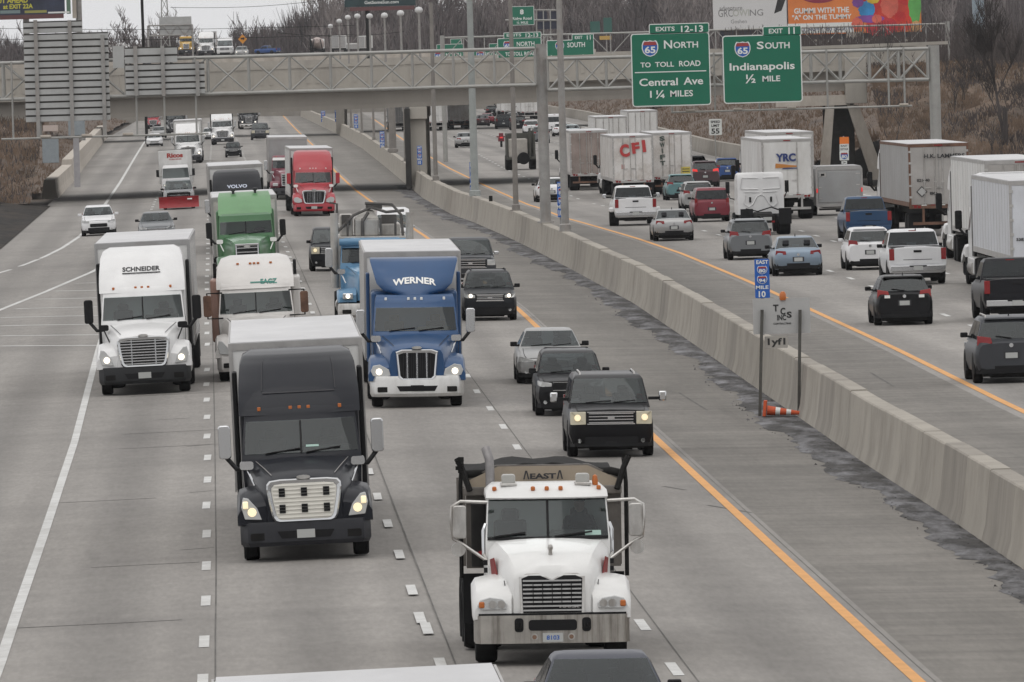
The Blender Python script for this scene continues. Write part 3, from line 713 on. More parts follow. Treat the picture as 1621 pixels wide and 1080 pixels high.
# far gantry signs beyond the overpass
s = Sign('highway_sign', 'farther green sign reading NORTH to toll road behind the overpass', 'road sign', 805, (822, 97)); s.panel((797, 51, 857, 60.5), 'exit_tab', green_f, .05, 0, .05, sgn_w, .05); s.panel((787, 60, 858, 97), 'panel', green_f, .1, 0, .05, sgn_w, .06)
s.words([('EXITS', (802, 53.5, 825, 58)), ('12-13', (832, 52.5, 852, 59)), ('NORTH', (818, 66, 846, 73)), ('TO', (800, 83, 808, 89)), ('TOLL ROAD', (812, 82, 848, 88))], sgn_w); s.shield((797, 65, 811, 78), '65')
s = Sign('highway_sign', 'farther green sign reading SOUTH Indianapolis behind the overpass', 'road sign', 805, (903, 95)); s.panel((905, 54, 940, 64), 'exit_tab', green_f, .05, 0, .05, sgn_w, .05); s.panel((865, 63, 941, 95), 'panel', green_f, .1, 0, .05, sgn_w, .06)
s.words([('EXIT', (910, 57, 922, 62)), ('11', (929, 56, 935, 63)), ('SOUTH', (898, 67, 926, 75)), ('Indianapolis', (872, 87, 932, 94))], sgn_w); s.shield((879, 67, 893, 80), '65')
s = Sign('highway_sign', 'tiny far green sign left of the light pole, low over the parapet', 'road sign', 1140, (706, 98)); s.panel((691, 70, 734, 78), 'exit_tab', green_f, .05, 0, .05, sgn_w, .05); s.panel((681, 78, 734, 97), 'panel', green_f, .1, 0, .05, sgn_w, .06)
s.panel((713, 61.5, 731, 70), 'upper_tab', green_f, .05, 0, .05, sgn_w, .05); s.words([('NORTH', (706, 84, 730, 92))], sgn_w); s.shield((688, 82, 700, 94), '65')
s = Sign('highway_sign', 'tiny far green sign right of the light pole, low over the parapet', 'road sign', 1140, (765, 97)); s.panel((774, 69, 788, 76), 'exit_tab', green_f, .05, 0, .05, sgn_w, .05); s.panel((748, 76, 789, 97), 'panel', green_f, .1, 0, .05, sgn_w, .06); s.shield((754, 81, 766, 93), '65'); s.words([('SOUTH', (768, 83, 786, 91))], sgn_w)
s = Sign('highway_sign', 'small green exit sign high above the far gantry with a white route marker', 'road sign', 1000, (827, 40)); s.panel((808, 10, 846, 40), 'panel', green_f, .1, 0, .05, sgn_w, .05); s.words([('8', (823, 15, 829, 23))], sgn_w, bold=.05); s.words([('Ridge Road', (811, 27, 842, 33)), ('½ MILE', (818, 34, 836, 38))], sgn_w)
m = MB()
for k in range(4):
    a, b = s.L(849+k*11, 15), s.L(849+k*11, 62); m.tube([(a[0], .3, a[1]), (b[0], .3, b[1]-6)], .07, 6)
a, b = s.L(800, 32), s.L(890, 32); m.tube([(a[0], .3, a[1]), (b[0], .3, b[1])], .1, 6); a, b = s.L(846, 16), s.L(890, 16); m.tube([(a[0], .3, a[1]), (b[0], .3, b[1])], .07, 6)
m.build('support_frame', steel, s.root)
s.panel((851, 18, 866, 31), 'dark_back', mat('dark sign back', (.03, .035, .06), .6), .05, .45); s.panel((870, 18, 883, 31), 'dark_back', MATS['dark sign back'], .05, .45); s.panel((851, 34, 883, 46), 'dark_back', MATS['dark sign back'], .05, .45)
s = Sign('highway_sign', 'faint dark green far sign among the trees with a yellow strip', 'road sign', 1500, (955, 64)); s.panel((934, 34, 950, 52), 'panel', mat('sign green hazy', (.03, .11, .09), .7), .1); s.panel((955, 28, 969, 54), 'panel', MATS['sign green hazy'], .1); s.panel((949, 57, 968, 63), 'exit_only_strip', mat('sign yellow', (.5, .32, .08), .6), .05)
m = MB(); a = s.L(960, 54); m.tube([(a[0], .2, a[1]), (a[0], .2, a[1]-10)], .1, 6); m.build('post', steel_d, s.root)
# far gantry frame right of the far signs
m = MB(); f0 = atd(820, 90, 806.5); fgy = empty('sign_gantry', f0, 'second lattice gantry carrying green signs just beyond the overpass', 'gantry')
for z in (.2, 2.1): m.tube([(atd(700, 60, 806.5).x-f0.x, 0, z-.3), (atd(1500, 60, 806.5).x-f0.x, 0, z-.3)], .08, 6)
for k in range(24): x = atd(700+k*33.3, 60, 806.5).x-f0.x; m.tube([(x, 0, -.1), (x, 0, 1.8)], .05, 6); m.tube([(x, 0, 1.8 if k % 2 else -.1), (x+1.8, 0, -.1 if k % 2 else 1.8)], .04, 6)
m.build('truss', steel, fgy)
m = MB()
for p in (700, 1500): x = atd(p, 60, 806.5).x-f0.x; m.tube([(x, 0, 2), (x, 0, -9.4)], .2, 8)
m.build('post', steel, fgy)
# speed limit 55
s = Sign('speed_limit_sign', 'white speed limit 55 sign on the brown bank under the overpass', 'road sign', 720, (1131, 235)); s.panel((1122, 188.5, 1143, 214), 'panel', sgn_w, .06); s.words([('SPEED', (1125, 191, 1140, 195)), ('LIMIT', (1126, 197, 1139, 201)), ('55', (1126, 203.5, 1139, 212))], sgn_blk, bold=.03)
m = MB(); a = s.L(1132, 214); b = s.L(1133, 236); m.tube([(a[0], .05, a[1]), (b[0], .05, b[1]-.8)], .05, 6); m.build('post', steel, s.root)
# orange topped marker under the overpass
s = Sign('route_marker', 'tall narrow marker with an orange top and blue shield under the overpass', 'road sign', 640, (1337, 286)); s.panel((1329, 217, 1344, 228), 'orange_top', orange_m, .03); s.panel((1329, 228, 1344, 240), 'white_plate', sgn_w, .03); s.panel((1329, 240, 1344, 254), 'shield_plate', sgn_w, .03); s.panel((1332, 255, 1341, 260), 'arrow_plate', sgn_w, .03)
s.words([('EAST', (1331, 229.5, 1342, 232.5)), ('DETOUR', (1330.5, 234.5, 1342.5, 238))], sgn_blk, bold=.02); s.shield((1330, 241, 1343, 253), '80'); s.words([('→', (1333, 256.5, 1340, 259))] if 0 else [('>', (1334, 256, 1339, 259))], sgn_blk)
m = MB(); a = s.L(1336.5, 262); m.tube([(a[0], .08, a[1]+2), (a[0], .08, a[1]-1.5)], .05, 6); m.build('post', steel, s.root)
# yellow diamond far off
s = Sign('warning_sign', 'orange diamond warning sign beside the far ramp road', 'road sign', 1300, (384, 88)); cx, cz = s.L(384, 62); m = MB(); m.prism([(cx-.62, cz), (cx, cz-.66), (cx+.62, cz), (cx, cz+.66)], -.05, 0); m.build('panel', mat('warning orange', (.62, .25, .02), .5), s.root)
m = MB(); m.tube([(cx, .05, cz-.5), (cx, .05, cz-2.6)], .05, 6); m.build('post', steel, s.root)
m = MB(); m.prism([(cx-.25, cz-.05), (cx+.05, cz-.05), (cx+.05, cz-.2), (cx+.3, cz+.05), (cx+.05, cz+.3), (cx+.05, cz+.12), (cx-.25, cz+.12)], -.062, -.05); m.build('arrow', sgn_blk, s.root)
# blue mile markers on the barrier
def mile_marker(px0, py0, px1, py1, label, near=False, col=0):
    b = on_barrier((px0+px1)/2+2); s = Sign('mile_marker', label, 'road sign', b.y, (px0, py1), 'blue mile markers along the median barrier'); s.root.location = b; s.o = b
    s.panel((px0, py0, px1, py1), 'panel', blue_m, .03, 0, .02)
    w_ = px1-px0; h = py1-py0; I = lambda a, b, c, d: (px0+w_*a, py0+h*b, px0+w_*c, py0+h*d)
    s.words([('EAST', I(.12, .03, .88, .13)), ('MILE', I(.1, .68, .9, .77)), ('10', I(.28, .82, .72, .98))] if near else [('EAST', I(.12, .03, .88, .14)), ('MILE', I(.1, .66, .9, .76)), ('10', I(.25, .8, .75, .96))], sgn_w, bold=.03)
    s.shield(I(.18, .18, .82, .39), '80'); s.shield(I(.18, .43, .82, .64), '94')
    m = MB(); x, z = s.L((px0+px1)/2, py1); m.box(x-.04, x+.04, .03, .08, 0, z+.3); m.build('post', steel_d, s.root)
mile_marker(1194, 410, 1219, 472, 'blue mile 10 marker above the white contractor panel', True)
for a in [(881.5, 288, 893, 344, 'blue mile marker beside the light pole right of the gantry post'), (743, 257, 750.5, 306, 'blue mile marker left of the thick leaning light pole'), (660, 231, 668.5, 261, 'blue mile marker just right of the dark overpass column'),
          (601, 208, 609, 234, 'blue mile marker farther off, left of a thick pole'), (560, 181, 567, 203, 'very far blue mile marker under the overpass girder'), (530, 174.5, 539, 193, 'blue mile marker near the overpass girder, second from the far end'), (508, 175.5, 515, 193, 'farthest blue mile marker under the overpass girder')]:
    mile_marker(*a)
# contractor panel on two posts, fallen cone
cdp = gnd(1203, 660).y
s = Sign('contractor_sign', 'pale contractor panel with black TCS letters and amber beacon on two posts', 'sign', cdp+.25, (1235, 655)); s.root.location = gnd(1235, 656); s.o = s.root.location.copy(); s.o.y = s.root.location.y = cdp
pale = mat('pale panel', (.40, .40, .395), .6, var=.05, scale=2); tan_p = mat('tan panel', (.36, .34, .31), .7, var=.05, scale=2)
s.panel((1191, 472, 1283, 528), 'panel', pale, .02, .1, .03); s.panel((1210, 532, 1247, 551), 'lower_panel', tan_p, .02, .1, .03)
s.words([('T', (1223.5, 482, 1232, 493)), ('C', (1235, 487, 1243, 498)), ('S', (1245, 493, 1253, 503)), ('INC', (1230, 498, 1244, 507)), ('CONTRACTING', (1224, 510.5, 1252, 513.5))], sgn_blk, y=.08, bold=.035)
s.words([('1yf1', (1215, 535, 1243, 549))], sgn_blk, y=.08, bold=.03)
m = MB()
for p, y0, y1 in ((1206, 490, 662), (1266, 490, 653)):
    x, z1 = s.L(p, y0); x0, z0 = s.L(p-4 if p < 1230 else p-2, y1); m.loft([[(x0-.04, -.04, z0-.1), (x0+.04, -.04, z0-.1), (x0+.04, .04, z0-.1), (x0-.04, .04, z0-.1)], [(x-.04, -.04, z1), (x+.04, -.04, z1), (x+.04, .04, z1), (x-.04, .04, z1)]])
m.build('support_post', mat('dark post', (.07, .068, .06), .7, var=.3), s.root)
m = MB(); x, z = s.L(1239, 475); m.lathe_z(x, .11, [(.0, z), (.08, z), (.09, z+.05), (.085, z+.16), (.05, z+.22), (0, z+.23)], 14); m.build('beacon', amber, s.root, smooth=40)
cn = gnd(1240, 661); ce = empty('traffic_cone', cn, 'orange and white striped cone lying fallen at the post bases', 'cone')
m = MB()
for i, (a, b, mi) in enumerate(((0, .22, 0), (.22, .34, 1), (.34, .5, 0), (.5, .62, 1), (.62, .86, 0))):
    f = lambda t: .13-.085*t/.86
    m.lathe_x(-.43, 0, .15, [(f(a), a), (f(b), b)], 14, mi)
m.box(-.53, -.45, -.2, .2, .0, .40, 0); m.build('cone_body', [mat('cone orange', (.62, .10, .03), .6, var=.2), sgn_w], ce, smooth=40)
ce.rotation_euler = (0, radians(6), radians(-4))
# ---------------------------------------------------------------- light poles on the barrier
def light_pole(base_px, top_px, r0, r1, label, m_=steel_d):
    b = on_barrier(base_px); t = atd(top_px[0], top_px[1], b.y); e = empty('light_pole', b, label, 'light pole', 'light poles on the median barrier')
    zt_ = (t-b).z; m = MB(); m.tube([(0, 0, 0), (0, 0, zt_*.5), (0, 0, zt_)], r0, 12, r2=r1); m.build('shaft', m_, e, smooth=40)
    m = MB(); m.box(-.3, .3, -.3, .3, 0, .06); m.lathe_z(0, 0, [(r0*1.4, .05), (r0*1.4, .3), (r0, .36)], 12); m.build('base', m_, e, smooth=30)
pg = mat('pole grey-green', (.30, .32, .31), .6, .1, var=.15, scale=1)
pgd = mat('pole brown-grey', (.21, .195, .18), .7, var=.2, scale=1)
light_pole(752, (738, -120), .24, .14, 'thick leaning light pole left of the gantry post', pg)
light_pole(895, (884, -150), .19, .11, 'slim light pole just right of the gantry post', steel_d)
light_pole(817, (806, -100), .15, .09, 'slim grey pole left of the gantry post', pgd)
light_pole(690, (662, 5), .15, .12, 'brown pole beside the dark overpass column', pgd)
light_pole(622, (614, 120), .32, .30, 'thick grey pole beyond the dark column on the barrier', pgd)
light_pole(642, (640, 130), .1, .09, 'thin tan pole just left of the dark column', pgd)
light_pole(611, (606, 130), .1, .09, 'thin tan pole just left of the thick far pole', pgd)
light_pole(592, (589, 140), .12, .1, 'thin pole left of the far thick grey pole', pgd); light_pole(573, (571, 140), .12, .1, 'farther thin pole between far blue markers', pgd); light_pole(556, (553, 150), .12, .1, 'farthest thin pole along the barrier', pgd)
b = on_barrier(777); o = MB(); o.box(-.1, .1, -.1, .1, 0, .32); o = o.build('barrier_stub', frame_m, None, bevel=.02); o.location = b; tag(o, 'small black stub standing on the barrier between two light poles', 'post')
# globe lamps along the flyover
for i, (px, py) in enumerate([(523, 42), (537, 34), (550.5, 28), (565.5, 26), (585, 26), (608.5, 25), (634, 21.5), (663, 16.5)]):
    d = 1240-i*58; t = atd(px, py, d); e = empty('globe_lamp', (t.x, d, 4.0), ['globe lamp on a thin pole, smallest at the left end of the row', 'globe lamp, second from the left end of the row', 'globe lamp, third from the left of the row', 'globe lamp rising left of the billboard pole', 'globe lamp just right of the dark billboard pole', 'globe lamp, third from the right end of the row', 'globe lamp, second from the right end of the row', 'biggest globe lamp at the right end of the row'][i], 'street lamp', 'globe lamps in a row along the flyover')
    m = MB(); m.tube([(0, 0, 0), (0, 0, t.z-4.1)], .13, 8, r2=.10); m.build('pole', steel_d, e, smooth=40)
    m = MB(); m.lathe_z(0, 0, [(.12, t.z-4.25), (.32, t.z-4.15), (.36, t.z-3.95), (.25, t.z-3.75), (.02, t.z-3.68)], 12); m.build('globe', mat('globe pale', (.6, .6, .6), .4), e, smooth=60)
# ---------------------------------------------------------------- billboards
def billboard(label, d, base_px): return Sign('billboard', label, 'billboard', d, base_px)
s = billboard('wide roadside billboard with a white half and a bright orange sweets advert', 1000, (1290, 150))
s.panel((1127, -40, 1246, 47), 'white_poster', mat('poster white', (.62, .62, .62), .6, var=.04, scale=.3), .05); s.panel((1246, -40, 1459, 53), 'orange_poster', mat('poster orange', (.66, .20, .05), .6, var=.25, scale=.12), .05)
gy_ink = mat('poster grey ink', (.2, .2, .2), .7)
s.words([('adventure', (1139, 9, 1175, 17)), ('GRC', (1137, 15, 1160, 27)), ('NG', (1187, 15, 1208, 25)), ('Goshen', (1157, 31, 1182, 37))], gy_ink, bold=.0); s.words([('OWI', (1160, 15, 1186, 26))], mat('poster pale ink', (.45, .46, .42), .7))
s.words([('GUMMI WITH THE', (1257, 12, 1344, 21)), ('"A" ON THE TUMMY', (1254, 23, 1348, 31))], sgn_w, bold=.03)
s.bar((1247, 38, 1352, 54), sgn_w, y=-.03, part='poster_strip'); s.words([('EXIT NOW · 65 SOUTH', (1258, 42, 1349, 49))], mat('poster navy ink', (.08, .1, .2), .7), y=-.04)
rr_ = random.Random(4)
cols = [(.5, .02, .02), (.55, .04, .02), (.45, .02, .03), (.03, .25, .55), (.20, .06, .30), (.6, .4, .03), (.1, .35, .08), (.6, .12, .08), (.55, .3, .12)]
for i, (px, py, a, b, c) in enumerate([(1400, 10, 38, 36, 0), (1418, 28, 32, 24, 1), (1395, 42, 26, 16, 2), (1372, 15, 13, 14, 3), (1376, 30, 24, 6, 4), (1358, 4, 9, 8, 4), (1382, 0, 10, 6, 5), (1448, 8, 10, 30, 6), (1357, 38, 9, 10, 7), (1450, 42, 8, 9, 8), (1400, -18, 30, 14, 0), (1408, 8, 14, 20, 7), (1388, 30, 8, 7, 7), (1425, 26, 9, 8, 0), (1412, -6, 10, 6, 8)]):
    m = MB(); cx, cz = s.L(px, py); k = PF/s.d
    m.prism([(cx+a/k*cos(t*2*pi/22)*(1+.08*sin(3*t)), cz+b/k*sin(t*2*pi/22)*(1+.1*cos(2*t+i))) for t in range(22)], -.02-.004*i, -.012); m.build('sweet_shape', mat('sweet %d' % c, cols[c], .4, var=.35, scale=.35), s.root)
m = MB(); cx, cz = s.L(1297, -6); m.prism([(cx+1.9*cos(t*pi/10), cz+.75*sin(t*pi/10)) for t in range(20)], -.02, -.012); m.build('dark_oval', mat('poster maroon', (.25, .02, .05), .6), s.root)
m = MB(); cx, cz = s.L(1234, 8); m.prism([(cx-.6, cz-.9), (cx+.2, cz-.6), (cx+.7, cz+.7), (cx+.5, cz+1.1), (cx-.2, cz+.6)], -.02, -.012); m.build('dark_shape', sgn_blk, s.root)
m = MB(); x0, z0 = s.L(1140, 62); x1, _ = s.L(1440, 62); m.box(x0, x1, .3, 1.6, z0-.3, z0+1.2); m.build('catwalk', mat('navy steel', (.03, .035, .05), .7), s.root)
m = MB()
for p in (1195, 1290, 1330, 1373, 1417, 1435): x, z = s.L(p, 64); m.boxc((x, -1.2, z), (.6, .3, .22)); m.box(x-.04, x+.04, -1.2, .3, z-.1, z-.02)
m.build('flood_light', MATS['pale concrete'], s.root)
m = MB()
for p in (1180, 1400): x, z = s.L(p, 62); m.tube([(x, 1.0, z), (x, 1.0, z-12)], .45, 10)
m.build('post', frame_m, s.root); x, z = s.L(1353, 55); m = MB(); m.box(x-.9, x+.9, -.1, 0, z-.3, z+.3); m.build('name_plate', MATS['pale concrete'], s.root)
s = billboard('dark billboard with yellow EXIT 22A lettering at the top left corner', 900, (60, 60))
s.panel((-60, -60, 103, 24), 'poster', mat('poster navy', (.025, .032, .06), .6, var=.6, scale=.4), .05); s.words([('UT AHEAD', (-4, -3, 44, 5)), ('at EXIT 22A', (5, 6.5, 52, 14))], mat('poster yellow', (.55, .52, .05), .6), bold=.03)
s.bar((39, 17, 74, 21), mat('poster olive', (.3, .29, .08), .7)); s.bar((0, 17, 32, 22), mat('poster teal grey', (.18, .24, .24), .7)); s.bar((76, 19, 110, 21.5), sgn_w)
s.panel((-60, 24, 101, 31), 'lower_trim', mat('maroon trim', (.12, .05, .05), .7), .03); s.panel((112, -60, 121, 29), 'white_frame', MATS['pale concrete'], .03, .4); s.panel((103, -60, 112, 22), 'end_panel', mat('green panel', (.12, .2, .14), .7), .03, .2)
m = MB()
for p in (40, 124): x, z = s.L(p, 24); m.tube([(x, 1.2, z+4), (x, 1.2, z-12)], .3, 10)
m.build('post', steel_d, s.root)
s = billboard('dark billboard on a black pole above the globe lamps', 1250, (582, 90)); s.panel((544, -40, 658, 10), 'poster', mat('poster dark green', (.012, .035, .04), .6, var=.5, scale=.3), .05); s.words([('GetSomeSun.com', (577, 1, 631, 6))], sgn_w); s.panel((554, 10.5, 656, 16.5), 'lower_trim', MATS['maroon trim'], .03)
m = MB(); x, z = s.L(581.5, 12); m.tube([(x, .8, z), (x, .8, z-12)], .3, 10); m.build('post', frame_m, s.root)
# ---------------------------------------------------------------- poles, wires and odd structures behind
e = empty('utility_pole', (atd(228, 70, 1100).x, 1100, -.7), 'black utility pole with a transformer, left of the lattice frame', 'utility pole'); m = MB(); m.tube([(0, 0, 0), (-.1, 0, 18)], .17, 8); m.build('pole', frame_m, e); m = MB(); m.lathe_z(.45, 0, [(.3, 8), (.34, 8.1), (.34, 10.2), (.3, 10.3)], 12); m.build('transformer', mat('transformer grey', (.07, .075, .085), .6), e, smooth=40)
m = MB()
for (a, b) in (((-200, 40), (560, 40.5)), ((-200, 58), (560, 55)), ((270, 12), (560, -6)), ((440, 52), (640, 50))):
    A_, B_ = atd(*a, 1101), atd(*b, 1101); m.tube([A_+(B_-A_)*t/10-Vector((0, 0, .5*sin(pi*t/10))) for t in range(11)], .035, 4)
tag(m.build('power_lines', frame_m), 'thin dark power lines strung past the black utility pole', 'power lines')
e = empty('lattice_tower', (atd(262, 70, 1500).x, 1500, -.7), 'faint grey lattice mast rising behind the far trucks', 'tower'); m = MB()
for sx in (-1, 1): m.tube([(sx*1.2, 0, 0), (sx*.25, 0, 24)], .1, 5)
for k in range(12): z = k*2; a = 1.2-.95*z/24; b = 1.2-.95*(z+2)/24; m.tube([(-a, 0, z), (b, 0, z+2)], .06, 4); m.tube([(a, 0, z), (-b, 0, z+2)], .06, 4)
m.build('lattice', steel, e)
e = empty('sign_gantry', atd(270, 70, 1420), 'small far lattice gantry frame over the ramp road at left', 'gantry'); k_ = PF/1420; m = MB()
for sx in (-35, 35): m.tube([(sx/k_, 0, -3), (sx/k_, 0, 30/k_)], .15, 6)
for zz in (14, 30): m.tube([(-35/k_, 0, zz/k_), (35/k_, 0, zz/k_)], .12, 6)
for q in range(6): a = (-35+q*11.6)/k_; m.tube([(a, 0, (14 if q % 2 else 30)/k_), (a+11.6/k_, 0, (30 if q % 2 else 14)/k_)], .08, 5)
m.build('frame', steel_d, e); m = MB(); m.box(-17/k_, 34/k_, .2, .3, 15/k_, 43/k_); m.build('sign_panel', back_m, e)
e = empty('steel_column', (atd(1553, 70, 1150).x, 1150, -.7), 'thick pale blue-grey steel column at the upper right', 'column'); m = MB(); m.tube([(0, 0, 0), (-.4, 0, 24)], .62, 16, r2=.82); m.build('shaft', mat('pale blue steel', (.27, .33, .38), .5, var=.1, scale=.5), e, smooth=40)
m = MB(); m.boxc((.9, 0, 17.5), (.7, .8, 2.5)); m.build('equipment_box', darkgrey, e, bevel=.05)
e = empty('guard_rail', atd(1560, 106, 664), 'galvanised guard rail at the top of the right-hand bank', 'guard rail'); m = MB(); m2 = MB(); a = atd(1505, 104, 664)-e.location
for z0 in (-.05, .22): m.box(a.x, a.x+60, -.05, .05, z0, z0+.18)
for k in range(16): m2.box(a.x+k*4, a.x+k*4+.12, .06, .2, -.9, .4)
m.build('rail', steel, e); m2.build('rail_post', steel_d, e)
cb = gnd(100, 262); cb = atd(105, 262, 638); e = empty('electrical_cabinet', cb, 'grey electrical cabinets on the brown bank by the ramp barrier', 'cabinet'); m = MB(); m.box(-1.6, -.5, 0, .6, .2, 1.9); m.build('cabinet', mat('cabinet blue-grey', (.25, .28, .30), .6, var=.1), e, bevel=.03)
m = MB(); m.box(.2, 1.3, .1, .7, 2.0, 3.3); m.build('sign_plate', MATS['cabinet blue-grey'], e, bevel=.02); m = MB(); m.box(.5, .9, .2, .5, -1.5, 2.0); m.build('pillar', mat('pale pillar', (.32, .31, .32), .7, var=.1), e)
m = MB(); m.box(-1.5, -.5, -.2, 0, 2.35, 2.75); m.build('panel', mat('pinkish panel', (.5, .42, .38), .7), e)
# ---------------------------------------------------------------- trees
bark = mat('bare branches', (.105, .085, .082), .95, var=.35, scale=.25)
bark_l = mat('pale branches', (.20, .175, .17), .95, var=.3, scale=.25)
bark_d = mat('dark branches', (.055, .047, .045), .95, var=.3, scale=.3)
def grow(rng, H, r0, spread, depth, m, nb=5, mi=0, minr=.02, sides=4):
    def limb(p, d, L, r, lev):
        n = 3 if lev < depth else 2; pts = [p]; q = p.copy(); dd = d.copy()
        for _ in range(n):
            dd = (dd+Vector((rng.gauss(0, .12), rng.gauss(0, .12), rng.gauss(.06, .05)))).normalized(); q = q+dd*L/n; pts.append(q.copy())
        m.tube(pts, r, sides if lev < 2 else 3, mi, r2=max(minr*.6, r*.45))
        if lev >= depth: return
        k = nb+(2 if lev == 0 else 0)
        for i in range(k):
            t = rng.uniform(.3 if lev else .25, 1.0); a = pts[min(n-1, int(t*n))]; b = pts[min(n, int(t*n)+1)]; s_ = a+(b-a)*(t*n-int(t*n))
            az = rng.random()*2*pi; up = rng.uniform(.5, 1.3)
            nd = (Vector((cos(az)*spread, sin(az)*spread, up))+d*.5).normalized()
            limb(s_, nd, L*rng.uniform(.38, .62), max(minr, r*rng.uniform(.35, .5)), lev+1)
    limb(Vector((0, 0, 0)), Vector((rng.gauss(0, .03), rng.gauss(0, .03), 1)), H*.62, r0, 0)
def tree(loc, H, seed, label, m_, r0=.2, spread=.8, depth=3, nb=5, group=None, minr=.025):
    e = empty('bare_tree', loc, label, 'tree', group); rng = random.Random(seed); mt = MB(); mt.tube([(0, 0, -.5), (.02, .02, H*.3)], r0, 7, r2=r0*.85); mt.build('trunk', m_, e, smooth=50)
    mc = MB(); grow(rng, H, r0*.85, spread, depth, mc, nb, 0, minr); mc.build('crown', m_, e)
tree((atd(1592, 240, 640).x, 640, 1.5), 10.5, 3, 'dark bare tree spreading upward on the brown bank at the right edge', bark_d, .2, .75, 4, 6, minr=.016)
tree((atd(1545, 200, 652).x, 655, 4), 6.5, 9, 'small scrubby bare tree left of the big one on the right bank', bark_d, .1, .9, 3, 6, minr=.016)
for i, (px, hgt, lab) in enumerate([(165, 17.5, 'rounded bare tree on the skyline above the sign backs'), (132, 15.5, 'smaller bare tree on the skyline at far left beside the billboard'), (262, 18.5, 'tall thin bare tree on the skyline behind the black utility pole'), (205, 15, 'low bare tree on the skyline between the sign backs and the utility pole')]):
    tree((atd(px, 80, 1620).x, 1620, -.5), hgt, 30+i, lab, bark, .25, .95, 4, 5, minr=.05)
# thicket of bare bushes on the right-hand bank
rk_ = random.Random(55); th = MB()
for _ in range(85):
    u, v = rk_.random()**1.3*.45, rk_.uniform(.15, 1); bxp = (25.6+95*u, 628+36*v, prof(v, [(0, -.3), (.15, .4), (.85, 7.3), (1, 7.6)])+.6*u)
    t_ = MB(); grow(random.Random(rk_.random()), rk_.uniform(1.6, 4.2), .035, .8, 2, t_, 5, 0, .011, 3); th.add([(a+bxp[0], b+bxp[1], c+bxp[2]-.2) for a, b, c in t_.v], t_.f)
tag(th.build('thicket', bark_d), kind='stuff')
# the wood behind everything
import numpy as np
wv = []; 
for k in range(7):
    rng = random.Random(100+k); mm = MB(); grow(rng, 20, .28, .62, 3, mm, 5, 0, .055, 4); wv.append(mm)
def wood(name, n, mat_, seed, px0, px1, d0, d1, hf):
    rng = random.Random(seed); V = []; F = []; base = 0; arrs = [(np.array(q.v), q.f) for q in wv]
    for _ in range(n):
        d = rng.uniform(d0, d1); px = rng.uniform(px0, px1); x = atd(px, 80, d).x; h = hf(px)*rng.uniform(.72, 1.08)
        v, f = rng.choice(arrs); a = rng.random()*2*pi; sc = h/20; c_, s_ = cos(a), sin(a)
        q = np.c_[(v[:, 0]*c_-v[:, 1]*s_)*sc*1.15+x, (v[:, 0]*s_+v[:, 1]*c_)*sc*1.15+d, v[:, 2]*sc-.7]
        V.append(q); F += [tuple(i+base for i in t) for t in f]; base += len(q)
    me = bpy.data.meshes.new(name); me.from_pydata(np.vstack(V).tolist(), [], F); me.materials.append(mat_)
    o = bpy.data.objects.new(name, me); COL.objects.link(o); return tag(o, kind='stuff')
def hf(px): return prof(px, [(-200, 17), (100, 16.5), (230, 17), (330, 16), (400, 17.5), (450, 20), (520, 23.5), (700, 25), (900, 26), (2000, 27)])
wood('far_wood', 430, bark, 1, -80, 1720, 1750, 2300, hf)
wood('far_wood', 130, bark_l, 2, 480, 1720, 1650, 2000, hf)
um = MB(); ru = random.Random(8)
for _t in range(1650):
    d = ru.uniform(1690, 2350); px = ru.uniform(-60, 1700) if _t < 1250 else ru.uniform(-60, 500); x = atd(px, 80, d).x; h = hf(px)*ru.uniform(.62, 1.0)*(.9+.1*sin(px*.031)+.08*sin(px*.083)); cw = h*ru.uniform(.16, .27)
    um.add([(x-.12, d, -1), (x+.12, d, -1), (x+.05, d, h*.8), (x-.05, d, h*.8)], [(0, 1, 2, 3)])
    for _k in range(62):
        z0 = h*ru.uniform(.12, .75); th = ru.random()*pi; rr0 = cw*(sin(th)**.5)*ru.choice((-1, 1))*ru.uniform(.3, 1); z1 = z0+ru.uniform(.08, .34)*h; z1 = min(z1, h*ru.uniform(.86, 1.0)); wd = ru.uniform(.03, .075)
        xs_ = x+rr0*.25; xe = x+rr0*(1 if z1 < h*.85 else .6)
        um.add([(xs_-wd, d+ru.uniform(-2, 2), z0), (xs_+wd, d, z0), (xe+wd*.3, d, z1), (xe-wd*.3, d, z1)], [(0, 1, 2, 3)])
for _ in range(6000):
    d = ru.uniform(1680, 1760); px = ru.uniform(-60, 1700); x = atd(px, 80, d).x; h = hf(px)*ru.uniform(.35, .72); l = ru.uniform(-.10, .10)*h; wd = ru.uniform(.05, .13)
    um.add([(x-wd, d, -1), (x+wd, d, -1), (x+l+wd*.3, d, h), (x+l-wd*.3, d, h)], [(0, 1, 2, 3)])
tag(um.build('far_undergrowth', mat('undergrowth', (.105, .088, .088), .95, var=.5, scale=.05)), kind='stuff')
um = MB()
for _ in range(3500):
    d = ru.uniform(705, 900); px = ru.uniform(1150, 1750); x = atd(px, 80, d).x; h = ru.uniform(1, 3.6); l = ru.uniform(-.3, .3)*h; wd = ru.uniform(.02, .06)
    um.add([(x-wd, d, 6.5), (x+wd, d, 6.5), (x+l+wd*.3, d, 7.4+h), (x+l-wd*.3, d, 7.4+h)], [(0, 1, 2, 3)])
tag(um.build('scrub', brush_d), kind='stuff')
